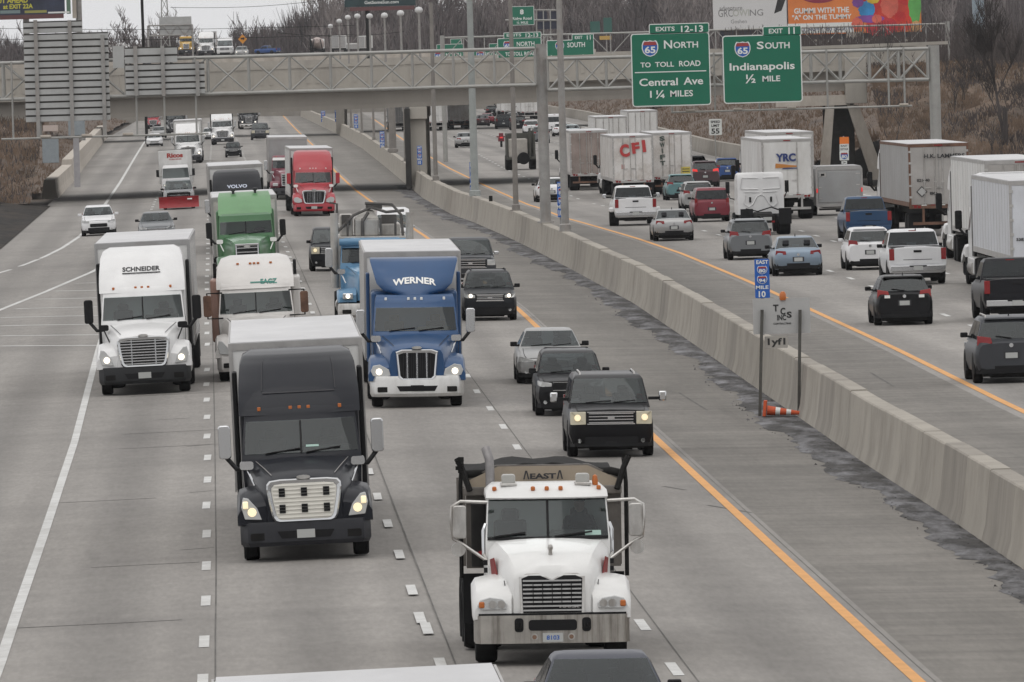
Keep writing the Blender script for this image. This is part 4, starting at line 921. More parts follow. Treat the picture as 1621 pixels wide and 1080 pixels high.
# ---------------------------------------------------------------- vehicles: shared pieces
def place(root, px, py, near_y, facing, sc=1.0, yaw=0.0):
    p = gnd(px, py); h = heading(p.y)
    if facing > 0: sc *= (CAMH-p.z)/(CAMH+.1)
    s_ = (g(p.x+.8, p.y)-g(p.x-.8, p.y))/1.6 if facing < 0 else 0.0
    rz = (pi-h if facing < 0 else -h)+yaw
    M_ = Matrix.Rotation(-atan(s_), 3, 'Y') @ Matrix.Rotation(rz, 3, 'Z')
    root.rotation_euler = M_.to_euler(); root.scale = (sc, sc, sc); root.location = p-M_ @ Vector((0, near_y*sc, 0))
WM = {}
def wheel(par, x, y, r, w_, rim=alu, name='wheel', dual=False):
    k = (round(r, 3), round(w_, 3), rim.name, x > 0)
    if k not in WM:
        m = MB(); hw = w_/2; s_ = 1 if x > 0 else -1
        m.lathe_x(0, 0, 0, [(r*.6, -hw), (r*.93, -hw), (r, -hw*.72), (r, hw*.72), (r*.93, hw), (r*.62, hw), (r*.6, hw*.8)], 22, 0)
        m.lathe_x(0, 0, 0, [(r*.62, s_*hw*.82), (r*.5, s_*hw*.55), (r*.2, s_*hw*.7), (r*.16, s_*hw*.95), (0.01, s_*hw*.95)], 18, 1)
        WM[k] = m.mesh('wheel', [rubber, rim], 40)
    o = bpy.data.objects.new(name, WM[k]); COL.objects.link(o); o.parent = par; o.location = (x, y, r); return o
def front_text(par, vl, t, x, z, h, w_, m_, bold=.02, arc=0.0, back=False, part='lettering'):
    m = MB()
    def wp(a, b): xx = -(x+a); zz = z+b-arc*(a/(w_*.5))**2; return (xx, vl.front(xx, zz)+.02, zz)
    m.text(t, None or (0, 0, 0), (1, 0, 0), (0, 0, 1), h, w_, bold, 0, wp); return m.build(part, m_, par)
def rear_text(par, t, x, y, z, h, w_, m_, bold=.02, tilt=0.0, part='lettering'):
    m = MB(); m.text(t, (x, y, z), (cos(tilt), 0, sin(tilt)), (-sin(tilt), 0, cos(tilt)), h, w_, bold); return m.build(part, m_, par)
# ---------------------------------------------------------------- cars
CAR = {
 'sedan': dict(L=4.85, W=1.86, r=.33, wb=(.20, .79), gr=(.55, .16, .50), hl=(.66, .15), tl=(.86, .17), bp=.30,
   body=[(0, .80, .32, .64), (.012, .90, .24, .70), (.05, .97, .21, .77), (.12, 1, .21, .84), (.27, 1, .21, .95), (.5, 1, .21, .98), (.75, 1, .21, 1.01), (.88, .99, .22, 1.04), (.96, .96, .25, 1.03), (.988, .92, .32, .95), (1, .85, .40, .84)],
   cab=[(.90, .255, .90, .93, .06, .05), (.99, .285, .865, .90, .07, .05), (1.38, .43, .69, .71, .08, .05), (1.44, .465, .655, .64, .08, .04), (1.465, .52, .61, .48, .05, .03)], ws=(1.0, 1.385), rw=(1.02, 1.39)),
 'hatch': dict(L=4.4, W=1.80, r=.33, wb=(.19, .80), gr=(.55, .18, .5), hl=(.74, .15), tl=(.98, .26), bp=.38,
   body=[(0, .80, .32, .70), (.012, .90, .24, .78), (.05, .97, .21, .84), (.12, 1, .21, .90), (.26, 1, .21, 1.0), (.6, 1, .21, 1.03), (.9, 1, .23, 1.06), (.975, .96, .27, 1.03), (1, .88, .36, .95)],
   cab=[(.96, .24, .985, .94, .06, .06), (1.04, .265, .965, .91, .07, .06), (1.44, .41, .90, .74, .08, .06), (1.52, .45, .87, .66, .08, .05), (1.545, .52, .80, .5, .05, .03)], ws=(1.05, 1.455), rw=(1.07, 1.43)),
 'suv': dict(L=4.6, W=1.86, r=.36, wb=(.19, .80), gr=(.80, .22, .52), hl=(.86, .16), tl=(1.10, .24), bp=.45,
   body=[(0, .82, .36, .82), (.012, .92, .28, .92), (.05, .98, .25, .97), (.13, 1, .25, 1.02), (.24, 1, .25, 1.09), (.6, 1, .25, 1.12), (.93, 1, .26, 1.13), (.98, .97, .30, 1.10), (1, .90, .38, 1.02)],
   cab=[(1.04, .215, .985, .95, .06, .07), (1.12, .24, .975, .92, .07, .07), (1.60, .38, .925, .78, .09, .07), (1.68, .42, .90, .70, .09, .06), (1.71, .50, .82, .52, .05, .03)], ws=(1.13, 1.61), rw=(1.15, 1.55)),
 'bigsuv': dict(L=5.1, W=2.0, r=.40, wb=(.18, .79), gr=(.93, .28, .56), hl=(.93, .30), tl=(1.10, .42), bp=.52,
   body=[(0, .92, .36, 1.02), (.01, .97, .30, 1.10), (.04, .99, .28, 1.14), (.22, 1, .28, 1.20), (.6, 1, .28, 1.22), (.95, 1, .28, 1.22), (.99, .98, .32, 1.18), (1, .95, .38, 1.10)],
   cab=[(1.12, .225, .985, .96, .05, .05), (1.22, .25, .98, .94, .06, .05), (1.78, .365, .955, .82, .07, .05), (1.86, .40, .94, .76, .07, .05), (1.89, .47, .88, .6, .05, .03)], ws=(1.24, 1.78), rw=(1.26, 1.74)),
 'pickup': dict(L=5.8, W=2.02, r=.41, wb=(.17, .78), gr=(.95, .34, .62), hl=(.98, .22), tl=(1.08, .40), bp=.58,
   body=[(0, .93, .42, 1.06), (.008, .97, .36, 1.16), (.03, .99, .34, 1.20), (.2, 1, .34, 1.24), (.55, 1, .34, 1.26), (.6, 1, .36, 1.30), (.93, 1, .38, 1.31), (.985, .995, .42, 1.31), (.99, .985, .5, 1.30)],
   cab=[(1.16, .205, .605, .95, .04, .02), (1.25, .235, .60, .93, .05, .02), (1.80, .33, .575, .80, .07, .03), (1.88, .36, .565, .73, .07, .03), (1.91, .41, .54, .58, .04, .02)], ws=(1.26, 1.81), rw=(1.35, 1.80)),
}
CAR['van'] = dict(CAR['bigsuv'], cab=[(1.1, .14, .99, .97, .05, .03), (1.25, .18, .988, .96, .06, .03), (1.95, .32, .975, .88, .06, .03), (2.25, .37, .965, .85, .06, .03), (2.32, .42, .93, .7, .05, .03)], ws=(1.27, 1.95), rw=(1.3, 1.95))
def csec(y, hw, z0, z1):
    h = z1-z0; R = [(hw*.78, z0), (hw*.93, z0+.05*h), (hw, z0+.32*h), (hw, z0+.58*h), (hw*.965, z0+.82*h), (hw*.89, z0+.955*h), (hw*.74, z1), (hw*.35, z1+.02)]
    return [(x, y, z) for x, z in R]+[(-x, y, z) for x, z in reversed(R)]
def car(kind, pm, label, cat, px, py, facing, sc=1.0, group=None, lit=None, rails=False, grille='slats', rim=alu, mirrors=None, bumper=None, tl=None, top=None, antenna=False, spoiler=False, plate=False, chromebump=False, yaw=0.0, sun=False, name=None, lights=None, dark_low=True, tow=False, cover=False):
    D = CAR[kind]; L, W_ = D['L'], D['W']; hw = W_/2; Y = lambda t: L/2-t*L
    nm = name or {'sedan': 'sedan_car', 'hatch': 'hatchback_car', 'suv': 'sport_utility_car', 'bigsuv': 'large_sport_utility_car', 'pickup': 'pickup_truck', 'van': 'passenger_van'}[kind]
    e = empty(nm, (0, 0, 0), label, cat, group)
    m = MB(); m.loft([csec(Y(t), hw*f, a, b) for t, f, a, b in D['body']]); m.build('body', pm, e, smooth=38)
    vl = VL([(z, Y(a), Y(b), hw*c, d, f) for z, a, b, c, d, f in D['cab']], 12)
    m = MB(); vl.mesh(m, hf=D['ws'], hb=D['rw']); m.build('cabin', top or pm, e, smooth=50)
    a, b = D['ws']; m = MB(); vl.fpatch(m, -.965, .965, a-.005, b+.005, .012, 12, 4); m.build('windshield', glass, e, smooth=60)
    a, b = D['rw']; m = MB(); vl.fpatch(m, -.965, .965, a-.005, b+.005, .012, 12, 4, True); m.build('rear_window', rearglass, e, smooth=60)
    y0 = Y(D['cab'][2][1]); y1 = Y(min(D['cab'][1][2], .93)); zs = D['ws'][0]
    m = MB(); m.box(-hw*.84, hw*.84, y0-.12, vl.front(0, zs)-.12, zs-.25, zs+.02); m.build('dashboard', dash_m, e, bevel=.03)
    for yy in ((y0-.75, y0-1.65) if kind != 'pickup' else (y0-.7,)):
        for sd in (-1, 1): m = MB(); m.box(sd*.40-.24, sd*.40+.24, yy-.1, yy+.05, zs-.5, zs+.16); m.box(sd*.40-.12, sd*.40+.12, yy-.07, yy+.03, zs+.14, zs+.33); m.build('seat', seat_m, e, bevel=.04)
    m = MB(); m.lathe_z(0, 0, [(.16, 0), (.185, .015), (.16, .03)], 14); o_ = m.build('steering_wheel', black, e); o_.location = (-.40, y0-.22, zs+.02); o_.rotation_euler = (radians(60), 0, 0)
    a, b = D['ws']
    for sd in (-1, 1):
        m = MB(); vl.spatch(m, sd, .06, .48, a, b-.03, .008, t0t=.10); vl.spatch(m, sd, .52, .93, a, b-.03, .008, t1t=.92); m.build('side_window', sideglass, e)
        mm = MB(); x = sd*(hw*.93+.14); y = Y(D['cab'][1][1])-.42; z = D['ws'][0]+.06
        big = mirrors == 'tow'
        if big: mm.boxc((sd*(hw+.28), y, z+.07), (.18, .10, .23)); MB().boxc((sd*(hw+.07), y, z+.02), (.26, .06, .07)).build('mirror_arm', black, e)
        else: mm.boxc((x-sd*.02, y, z-.01), (.19, .12, .13)); mm.boxc((sd*(hw*.93), y+.02, z-.05), (.16, .06, .05))
        mm.build('mirror', chrome if mirrors in ('chrome', 'tow') else (pm if mirrors == 'paint' else black), e, smooth=40, bevel=.03)
    for t in D['wb']:
        for sd in (-1, 1):
            wheel(e, sd*(hw-.115), Y(t), D['r'], .24, rim)
    m = MB()
    for t in D['wb']:
        for sd in (-1, 1):
            ra = D['r']+.07; P = [(Y(t)+ra*cos(pi*k/10), max(.22, D['r']+ra*sin(pi*k/10))) for k in range(11)]+[(Y(t)-ra, .24), (Y(t)+ra, .24)]
            m.prismx(P, sd*(hw-.09), sd*(hw+.003))
    m.build('wheel_arch', black, e)
    m = MB(); m.box(-hw*.78, hw*.78, Y(.97), Y(.03), D['body'][3][2]-.07, D['body'][3][2]+.12); m.box(-.5, .5, Y(.9), Y(.06), D['body'][3][2]-.11, D['body'][3][2]); m.build('underbody', frame_m, e)  # floor plates added low to deepen the shade under the car
    # front face
    gz, gh, gw = D['gr']; yf = Y(0)
    m = MB(); gx = hw*gw
    m.prism(rrect(-gx, gx, gz-gh/2, gz+gh/2, .05), yf-.04, yf+.02, 0)
    if grille == 'slats':
        for k in range(4): z = gz-gh/2+gh*(k+.5)/4; m.box(-gx*.93, gx*.93, yf+.02, yf+.03, z-.012, z+.012, 1)
    if grille in ('mesh', 'slats'):
        for q, r_ in (((-gx, gx), (gz+gh/2-.015, gz+gh/2+.01)), ((-gx, gx), (gz-gh/2-.01, gz-gh/2+.015))): m.box(q[0], q[1], yf+.018, yf+.034, r_[0], r_[1], 1)
        m.boxc((0, yf+.035, gz), (.16, .02, .07), 1)
    m.build('grille', [black, chrome], e)
    hz, hh = D['hl']
    for sd in (-1, 1):
        on = lit if isinstance(lit, str) or lit is None else 'on'
        x0, x1 = sd*hw*(gw+.03), sd*hw*.93; sweep = .05*L if kind in ('sedan', 'hatch', 'suv') else .012*L
        def yface(x):      # where the nose of the body is at this distance from the middle
            B_ = D['body']; f = abs(x)/hw
            for q0, q1 in zip(B_, B_[1:5]):
                if f <= q0[1]: return Y(q0[0])
                if f <= q1[1]: return Y(q0[0]+(q1[0]-q0[0])*(f-q0[1])/(q1[1]-q0[1]))
            return Y(B_[3][0])
        f0 = D['body'][0][1]; xs_ = [x0, sd*hw*(f0-.005), sd*hw*(f0+(.955-f0)*.5), sd*hw*.955]
        if kind == 'bigsuv' or kind == 'pickup' or kind == 'van': lo_, hi_ = [-.5]*4, [.5]*4
        else: lo_, hi_ = [-.42, -.42, -.35, -.15], [.15, .45, .55, .62]
        P = [(x, yface(x)+.018, hz+hh*q) for x, q in zip(xs_, lo_)]+[(x, yface(x)+.018, hz+hh*q) for x, q in reversed(list(zip(xs_, hi_)))]
        m = MB(); m.loft([P, [(a_, b_-.12, c_) for a_, b_, c_ in P]]); o = m.build('headlight', lens if kind != 'bigsuv' else mat('cream lens', (.60, .56, .44), .15), e, bevel=.015)
        if on:
            m = MB(); cx = x0+(xs_[1]-x0)*.6; m.disc_y(cx, yface(cx)+.022, hz+.01, min(.075, hh*.42), .02); m.build('bulb', lamp_on if on == 'on' else lamp_dim, o)
    z = D['body'][1][2]
    m = MB(); m.prism(rrect(-hw*.62, hw*.62, z+.03, z+.13+.06*(kind != 'sedan'), .03), yf-.05, yf+.012)
    m.build('air_intake', black, e)
    if dark_low or chromebump:
        m = MB(); zb = D['body'][2][2]; m.loft([[(x_*hw, y_, z_) for x_, y_ in ((-.97, yf-.20), (-.86, yf-.03), (0, yf+.02), (.86, yf-.03), (.97, yf-.20), (.9, yf-.4), (-.9, yf-.4))] for z_ in (zb-.02, zb+(.10 if not chromebump else .22))])
        m.build('front_bumper', chrome if chromebump else (bumper or black), e, smooth=30)
    if plate: m = MB(); m.box(-.16, .16, yf+.012, yf+.03, gz-gh/2-.16, gz-gh/2-.05); m.build('number_plate', plate_m, e)
    for sd in (-1, 1): m = MB(); m.disc_y(sd*hw*.74, yf-.03, z+.10, .05, .03); m.build('fog_lamp', lens, e)
    # rear face
    yb = Y(1) if kind != 'pickup' else Y(.99); tz, th = D['tl']; tm = tl or redlens
    for sd in (-1, 1):
        if kind == 'pickup': P = [(sd*hw*.81, yb-.03, tz-th/2), (sd*hw*.81, yb-.03, tz+th/2), (sd*hw*.985, yb-.01, tz+th/2), (sd*hw*.985, yb-.01, tz-th/2)]
        elif kind == 'bigsuv' or kind == 'van': P = [(sd*hw*.80, yb-.012, tz-th/2), (sd*hw*.80, yb-.012, tz+th/2), (sd*hw*.96, yb+.06, tz+th/2), (sd*hw*.96, yb+.06, tz-th/2)]
        elif kind == 'sedan': P = [(sd*hw*.48, yb-.03, tz-th*.30), (sd*hw*.50, yb-.005, tz+th*.45), (sd*hw*.89, yb+.045, tz+th*.6), (sd*hw*.915, yb+.055, tz-th*.40)]
        else: P = [(sd*hw*.52, yb-.012, tz-th*.25), (sd*hw*.56, yb+.02, tz+th*.35), (sd*hw*.925, yb+.12, tz+th*.55), (sd*hw*.935, yb+.10, tz-th*.5)]
        m = MB(); m.loft([P, [(a_*.99, b_+.15, c_) for a_, b_, c_ in P]]); m.build('tail_light', tm, e, bevel=.01)
    if kind == 'pickup':
        m = MB(); m.prism(rrect(-hw*.83, hw*.83, .74, 1.29, .04), yb-.015, yb+.06); m.box(-.14, .14, yb-.03, yb-.015, 1.14, 1.22, 1); m.box(-hw*.5, hw*.5, yb-.02, yb-.014, .88, .90, 1); o = m.build('tailgate', [pm, black], e, bevel=.01)
        m = MB(); m.box(-hw*.94, hw*.94, yb-.16, yb+.02, .50, .68); m.box(-hw*.3, hw*.3, yb-.17, yb-.15, .64, .69, 1); m.build('rear_bumper', [bumper or chrome, black], e, bevel=.03)
        m = MB(); m.box(-hw*.88, hw*.88, yb+.1, Y(.605)-.02, 1.305, 1.325); m.build('bed_cover' if cover else 'bed_floor', black, e)
        py_ = yb-.175; pz = .60
    else:
        zb = D['body'][-1][2]; m = MB(); m.loft([[(x_*hw, y_, z_) for x_, y_ in ((-.97, yb+.2), (-.84, yb+.02), (0, yb-.025), (.84, yb+.02), (.97, yb+.2), (.9, yb+.4), (-.9, yb+.4))] for z_ in (zb-.12, zb+.08)]); m.build('rear_bumper', bumper or black, e, smooth=30)
        py_ = yb-.018; pz = zb+.22 if kind == 'sedan' else zb+.34
        m = MB(); m.box(-hw*.23, hw*.23, yb-.012, yb+.05, pz-.085, pz+.095); m.build('plate_recess', darkgrey, e)
    m = MB(); m.box(-.155, .155, py_-.014, py_, pz-.07, pz+.07); m.build('number_plate', plate_m, e)
    m = MB(); B_ = D['body']      # bonnet shut lines
    for sd in (-1, 1):
        m.tube([(sd*hw*f*.80, Y(t), a+.985*(b-a)+.006) for t, f, a, b in B_[1:5] if t < D['cab'][1][1]], .009, 4)
    f, a, b = B_[1][1:]; m.tube([(-hw*f*.8, Y(B_[1][0])+.004, a+.985*(b-a)+.006), (0, Y(B_[1][0])+.006, b+.02), (hw*f*.8, Y(B_[1][0])+.004, a+.985*(b-a)+.006)], .009, 4); m.build('bonnet_seam', black, e)
    if kind in ('suv', 'hatch', 'bigsuv'):
        a, b = D['rw']; m = MB(); m.tube([(.02, vl.back(0, a)-.03, a+.01), (-.38, vl.back(-.38, a+.06)-.035, a+.07)], .012, 5); m.build('rear_wiper', black, e)
    if kind != 'pickup':
        m = MB(); m.disc_y(0, yb-.02, D['body'][-1][3]-.04, .055, .03); m.build('badge', chrome, e)
    zt_ = D['cab'][3][0]; m = MB(); yt = vl.back(0, zt_)
    m.boxc((0, yt+.01, zt_-.03), (.26, .08, .035)); m.build('brake_light', redlens, e)
    if spoiler or kind in ('hatch', 'suv'):
        m = MB(); zz = D['cab'][2][0]+.06; q = vl.back(0, zz); m.loft([[(-hw*.68, q+.15, zz), (hw*.68, q+.15, zz), (hw*.70, q-.14, zz-.01), (-hw*.70, q-.14, zz-.01)], [(-hw*.62, q+.2, zz+.06), (hw*.62, q+.2, zz+.06), (hw*.66, q-.11, zz+.03), (-hw*.66, q-.11, zz+.03)]]); m.build('roof_spoiler', pm, e)
    if rails:
        zt_ = D['cab'][-1][0]
        for sd in (-1, 1):
            m = MB(); x = sd*hw*.64; m.tube([(x, Y(.44), zt_-.05), (x, Y(.47), zt_+.03), (x, Y(.84), zt_+.03), (x, Y(.87), zt_-.06)], .022, 6); m.build('roof_rail', rails if not isinstance(rails, bool) else black, e, smooth=50)
    if antenna:
        m = MB(); t = .62 if kind == 'sedan' else .84; m.loft([[(-.02, Y(t)+.06, D['cab'][-1][0]-.01), (.02, Y(t)+.06, D['cab'][-1][0]-.01), (.02, Y(t)-.08, D['cab'][-1][0]-.02), (-.02, Y(t)-.08, D['cab'][-1][0]-.02)], [(-.006, Y(t)-.05, D['cab'][-1][0]+.09), (.006, Y(t)-.05, D['cab'][-1][0]+.09), (.006, Y(t)-.08, D['cab'][-1][0]+.09), (-.006, Y(t)-.08, D['cab'][-1][0]+.09)]]); m.build('antenna', black, e)
    a = D['ws'][0]; m = MB()
    for x0, x1 in ((-.55, .05), (.1, .62)): m.tube([(-x0*hw, vl.front(-x0*hw, a)+.02, a+.01), (-x1*hw, vl.front(-x1*hw, a+.05)+.03, a+.05)], .012, 5)
    m.build('wiper', black, e)
    place(e, px, py, Y(D['wb'][0]) if facing < 0 else Y(D['wb'][1]), facing, sc, yaw)
    return e, vl, hw, Y
# ---------------------------------------------------------------- semi-trailers
def trailer(par, yf, yr, body=trailer_white, H_=4.0, doors='plain', front_only=False, side=None, W_=2.6, roof=roof_white, rear=None, landing=True, frame=None, wheels=True, flap=black, decals=(), refl=True, floor=1.12, tail=True):
    hw = W_/2; t = MB()
    t.box(-hw, hw, yr, yf, floor, H_-.03); o = t.build('trailer', body, par, bevel=.03)
    def sub(m, n, mt, **k): return m.build(n, mt, o, **k)
    m = MB(); m.box(-hw+.03, hw-.03, yr+.03, yf-.03, H_-.03, H_); sub(m, 'roof', roof)
    m = MB()
    for sx in (-1, 1):
        m.box(sx*hw-.012, sx*hw+.012, yr-.01, yf+.01, H_-.14, H_-.02); m.box(sx*hw-.015, sx*hw+.015, yr, yf, floor-.05, floor+.14)
        m.box(sx*(hw-.03)-.04, sx*(hw-.03)+.04, yf-.05, yf+.03, floor, H_-.02)
    m.box(-hw, hw, yf-.02, yf+.02, H_-.16, H_-.02); sub(m, 'frame_rail', frame or rail_m)
    m = MB()
    k = yf-.9
    while k > yr+.5:
        for sx in (-1, 1): m.box(sx*hw-.006, sx*hw+.006, k-.012, k+.012, floor+.15, H_-.15)
        k -= 1.22
    sub(m, 'side_rivets', rail_m)
    # rear
    fr = frame or rail_m; m = MB()
    m.box(-hw, -hw+.09, yr-.03, yr+.02, floor-.15, H_-.02); m.box(hw-.09, hw, yr-.03, yr+.02, floor-.15, H_-.02); m.box(-hw+.09, hw-.09, yr-.03, yr+.02, H_-.16, H_-.02); m.box(-hw+.09, hw-.09, yr-.05, yr+.02, floor-.15, floor+.02); sub(m, 'rear_frame', fr)
    for sx in (-1, 1):
        m = MB(); x0, x1 = (.012, hw-.10) if sx > 0 else (-hw+.10, -.012); m.box(x0, x1, yr-.025, yr+.01, floor+.03, H_-.17)
        d = m.build('door', rear or body, o)
    m = MB()
    for x in ((-.62, -.16, .16, .62) if doors != 'single' else (.5,)):
        m.tube([(x, yr-.05, floor+.02), (x, yr-.05, H_-.18)], .022, 6)
        for z in (floor+.1, floor+1.0, H_-.5): m.boxc((x, yr-.045, z), (.10, .03, .05))
        m.box(x-.02, x+.28*(1 if x < 0 else -1), yr-.075, yr-.06, floor+.72, floor+.76)
    for sx in (-1, 1):
        for q in range(5): m.boxc((sx*(hw-.07), yr-.035, floor+.35+q*(H_-floor-.7)/4), (.12, .03, .09))
    sub(m, 'lock_rod', dullchrome)
    if tail:
        m = MB()
        for sx in (-1, 1):
            for q in (0, 1): m.boxc((sx*(hw-.25-.17*q), yr-.06, floor-.07), (.13, .03, .10))
        m.boxc((0, yr-.04, H_-.09), (.36, .02, .05)); sub(m, 'tail_lamp', redlens)
    if refl:
        m = MB()
        for q in range(6): m.box(-hw+.12+q*.4, -hw+.34+q*.4, yr-.056, yr-.05, floor-.02, floor+.015, q % 2)
        sub(m, 'reflector_tape', [redlens, sgn_w])
    m = MB(); m.box(-1.15, 1.15, yr-.02, yr+.08, .50, .62); m.box(-.75, -.65, yr, yr+.06, .6, floor-.12); m.box(.65, .75, yr, yr+.06, .6, floor-.12); sub(m, 'bumper_guard', rust if body is trailer_dirty else fr)
    m = MB(); m.box(-.55, -.45, yr+.3, yf-.3, .85, floor-.02); m.box(.45, .55, yr+.3, yf-.3, .85, floor-.02)
    k = yr+.5
    while k < yf: m.box(-hw+.05, hw-.05, k-.04, k+.04, floor-.12, floor-.01); k += .8
    if landing:
        for sx in (-.9, .9): m.box(sx-.06, sx+.06, yf-3.3, yf-3.15, .35, floor-.02)
    sub(m, 'chassis', frame_m)
    for sx in (-1, 1): m = MB(); m.box(sx*.98-.32, sx*.98+.32, yr+.55, yr+.57, .28, .95); sub(m, 'mud_flap', flap)
    for y in (yr+1.25, yr+2.5):
        for sx in (-1, 1): wheel(o, sx*.98, y, .50, .62, dullchrome)
    m = MB()
    for y in (yr+1.25, yr+2.5): m.tube([(-.9, y, .5), (.9, y, .5)], .09, 8)
    sub(m, 'axle', frame_m)
    return o
# ---------------------------------------------------------------- tractors
def interior(e, vc, yw, z0):
    yf = vc.front(0, z0)
    m = MB(); m.box(-.95, .95, yf-.75, yf-.22, z0-.3, z0+.0); m.box(-.95, -.05, yf-.75, yf-.45, z0-.02, z0+.09); m.build('dashboard', dash_m, e, bevel=.04)
    for sd in (-1, 1): m = MB(); m.box(sd*.55-.26, sd*.55+.26, yf-1.62, yf-1.45, z0-.6, z0+.22); m.box(sd*.55-.14, sd*.55+.14, yf-1.6, yf-1.48, z0+.2, z0+.40); m.build('seat', seat_m, e, bevel=.05)
    m = MB(); m.lathe_z(0, 0, [(.20, 0), (.225, .018), (.20, .036)], 16); m.box(-.2, .2, -.02, .02, .01, .03); o_ = m.build('steering_wheel', black, e); o_.location = (-.55, yf-.80, z0+.08); o_.rotation_euler = (radians(38), 0, 0)
def tractor(name, label, cat, o, group=None):
    """front bumper at y=0, forward is +y"""
    e = empty(name, (0, 0, 0), label, cat, group); st = o['style']; pm = o['paint']; lit = o.get('lit'); G = o.get
    lo = G('cabw', 1.13)
    if st == 'classic':
        hoodS = [(-.28, .50, .86, 1.68), (-.34, .54, .84, 1.72), (-1.2, .66, .85, 1.86), (-2.15, .98, .9, 1.98)]; yw = -2.1
        cab = [(.95, yw, -5.0, 1.06, .03, .04), (1.95, yw, -5.0, 1.08, .04, .04), (2.62, yw-.22, -5.0, 1.04, .06, .04), (2.78, yw-.26, -5.0, 1.02, .07, .04), (2.86, yw-.45, -5.0, .9, .05, .02)]
    else:
        hoodS = [(-.06, .71, .76, 1.55), (-.22, .77, .76, 1.63), (-.9, .90, .8, 1.76), (-1.75, 1.06, .9, 1.88)]; yw = -1.68
        cab = [(.95, yw-.05, -3.4, lo, .12, .04), (1.85, yw, -3.4, lo+.01, .16, .04), (2.60, yw-.50, -3.4, lo-.06, .20, .04), (2.80, yw-.58, -3.4, lo-.08, .20, .04), (2.92, yw-.75, -3.4, lo-.12, .2, .02)]
    m = MB()
    def hsec(y, hw, z0, z1):
        h = z1-z0; R = [(hw, z0), (hw, z0+.6*h), (hw*.97, z0+.82*h), (hw*.88, z0+.95*h), (hw*.6, z1), (hw*.25, z1+.03)]
        return [(x, y, z) for x, z in R]+[(-x, y, z) for x, z in reversed(R)]
    m.loft([hsec(*s_) for s_ in hoodS]); m.build('hood', pm, e, smooth=38)
    z0, z1 = (1.98, 2.58) if st != 'classic' else (2.06, 2.54)
    vc = VL(cab, 12); m = MB(); vc.mesh(m, sub=2, hf=(z0, z1)); m.build('cab', pm, e, smooth=45)
    interior(e, vc, yw, z0)
    # sleeper and roof fairing
    fair = G('fairing', 'aero'); fm = G('fairpaint', pm); vf = None
    if fair == 'aero': F_ = [(2.70, yw-.55, -5.7, lo+.03, .22, .05), (2.95, yw-.72, -5.7, lo+.03, .25, .05), (3.2, yw-.95, -5.7, lo+.02, .30, .05), (3.62, yw-1.55, -5.7, lo-.02, .38, .05), (3.80, yw-1.95, -5.7, lo-.09, .40, .05), (3.88, yw-2.5, -5.7, lo-.25, .3, .05)]
    elif fair == 'scoop': F_ = [(2.92, yw-.80, -5.2, .55, .30, .05), (3.02, yw-.86, -5.3, .82, .34, .05), (3.2, yw-1.0, -5.4, 1.0, .34, .05), (3.78, yw-1.75, -5.6, lo+.03, .16, .05), (3.86, yw-1.95, -5.7, lo+.03, .10, .05)]
    elif fair == 'slab': F_ = [(2.80, yw-.5, -5.2, 1.06, .08, .05), (2.95, yw-.62, -5.2, 1.06, .1, .05), (3.5, yw-1.5, -5.2, 1.04, .14, .05), (3.68, yw-2.0, -5.2, .98, .12, .05)]
    elif fair == 'round': F_ = [(2.70, yw-.5, -5.7, lo+.04, .3, .05), (2.95, yw-.75, -5.7, lo+.04, .34, .05), (3.35, yw-1.5, -5.7, lo-.0, .4, .05), (3.58, yw-2.2, -5.7, lo-.12, .4, .05), (3.66, yw-2.9, -5.7, lo-.4, .2, .05)]
    else: F_ = None
    if F_:
        vf = VL(F_, 14, 3.0); m = MB(); vf.mesh(m, sub=3); m.build('roof_fairing', fm, e, smooth=50)
        m = MB(); m.box(-lo-.02, lo+.02, -5.7, -3.35, .95, 3.0); m.build('sleeper', pm, e, bevel=.08)
    if fair in ('aero', 'round', 'scoop'):
        for sd in (-1, 1): m = MB(); m.box(sd*(lo+.09)-.05, sd*(lo+.09)+.05, -6.15, -5.3, 1.05, 3.45); m.build('cab_extender', black if pm is not MATS.get('paint royal blue') else pm, e, bevel=.03)  # cab extenders; shade of the gap before the trailer put into their black
    m = MB()      # bonnet creases, their catch of light painted as thin strips, and door gaps
    for sd in (-1, 1):
        m.tube([(sd*.60, hoodS[1][0]-.02, hoodS[1][3]+.005), (sd*.74, hoodS[2][0], hoodS[2][3]-.005), (sd*.88, hoodS[3][0], hoodS[3][3]-.03)], .008, 4)
        m.tube([(sd*(lo-.02), yw-.1, 1.0), (sd*(lo+.015), yw-.1, 1.85)], .01, 4)
    m.build('crease_and_gap', darkgrey if max(pm.node_tree.nodes['Principled BSDF'].inputs['Base Color'].default_value[:3]) > .1 else rail_m, e)
    # glass
    m = MB(); vc.fpatch(m, -.965, .965, z0-.005, z1+.005, .014, 14, 4)
    m.build('windshield', G('glass', glass), e, smooth=60)
    if G('split', True): m = MB(); m.loft([[(-.02, vc.front(0, z)+.03, z), (.02, vc.front(0, z)+.03, z), (.02, vc.front(0, z)-.02, z), (-.02, vc.front(0, z)-.02, z)] for z in (z0, z1)]); m.build('windshield_divider', black, e)
    m = MB()
    for a, b in ((-.62, -.02), (.08, .66)): m.tube([(-a*lo, vc.front(a*lo, z0)+.04, z0+.0), (-b*lo, vc.front(b*lo, z0+.08)+.05, z0+.08)], .016, 5)
    m.build('wiper', black, e)
    for sd in (-1, 1): m = MB(); vc.spatch(m, sd, .08, .55, z0-.1, z1-.02, .01, t0t=.1); m.build('side_window', sideglass, e)
    if G('visor'): m = MB(); vc.fpatch(m, -.97, .97, z1-.02, z1+.16, .10, 12, 2); m.build('sun_visor', G('visor'), e)
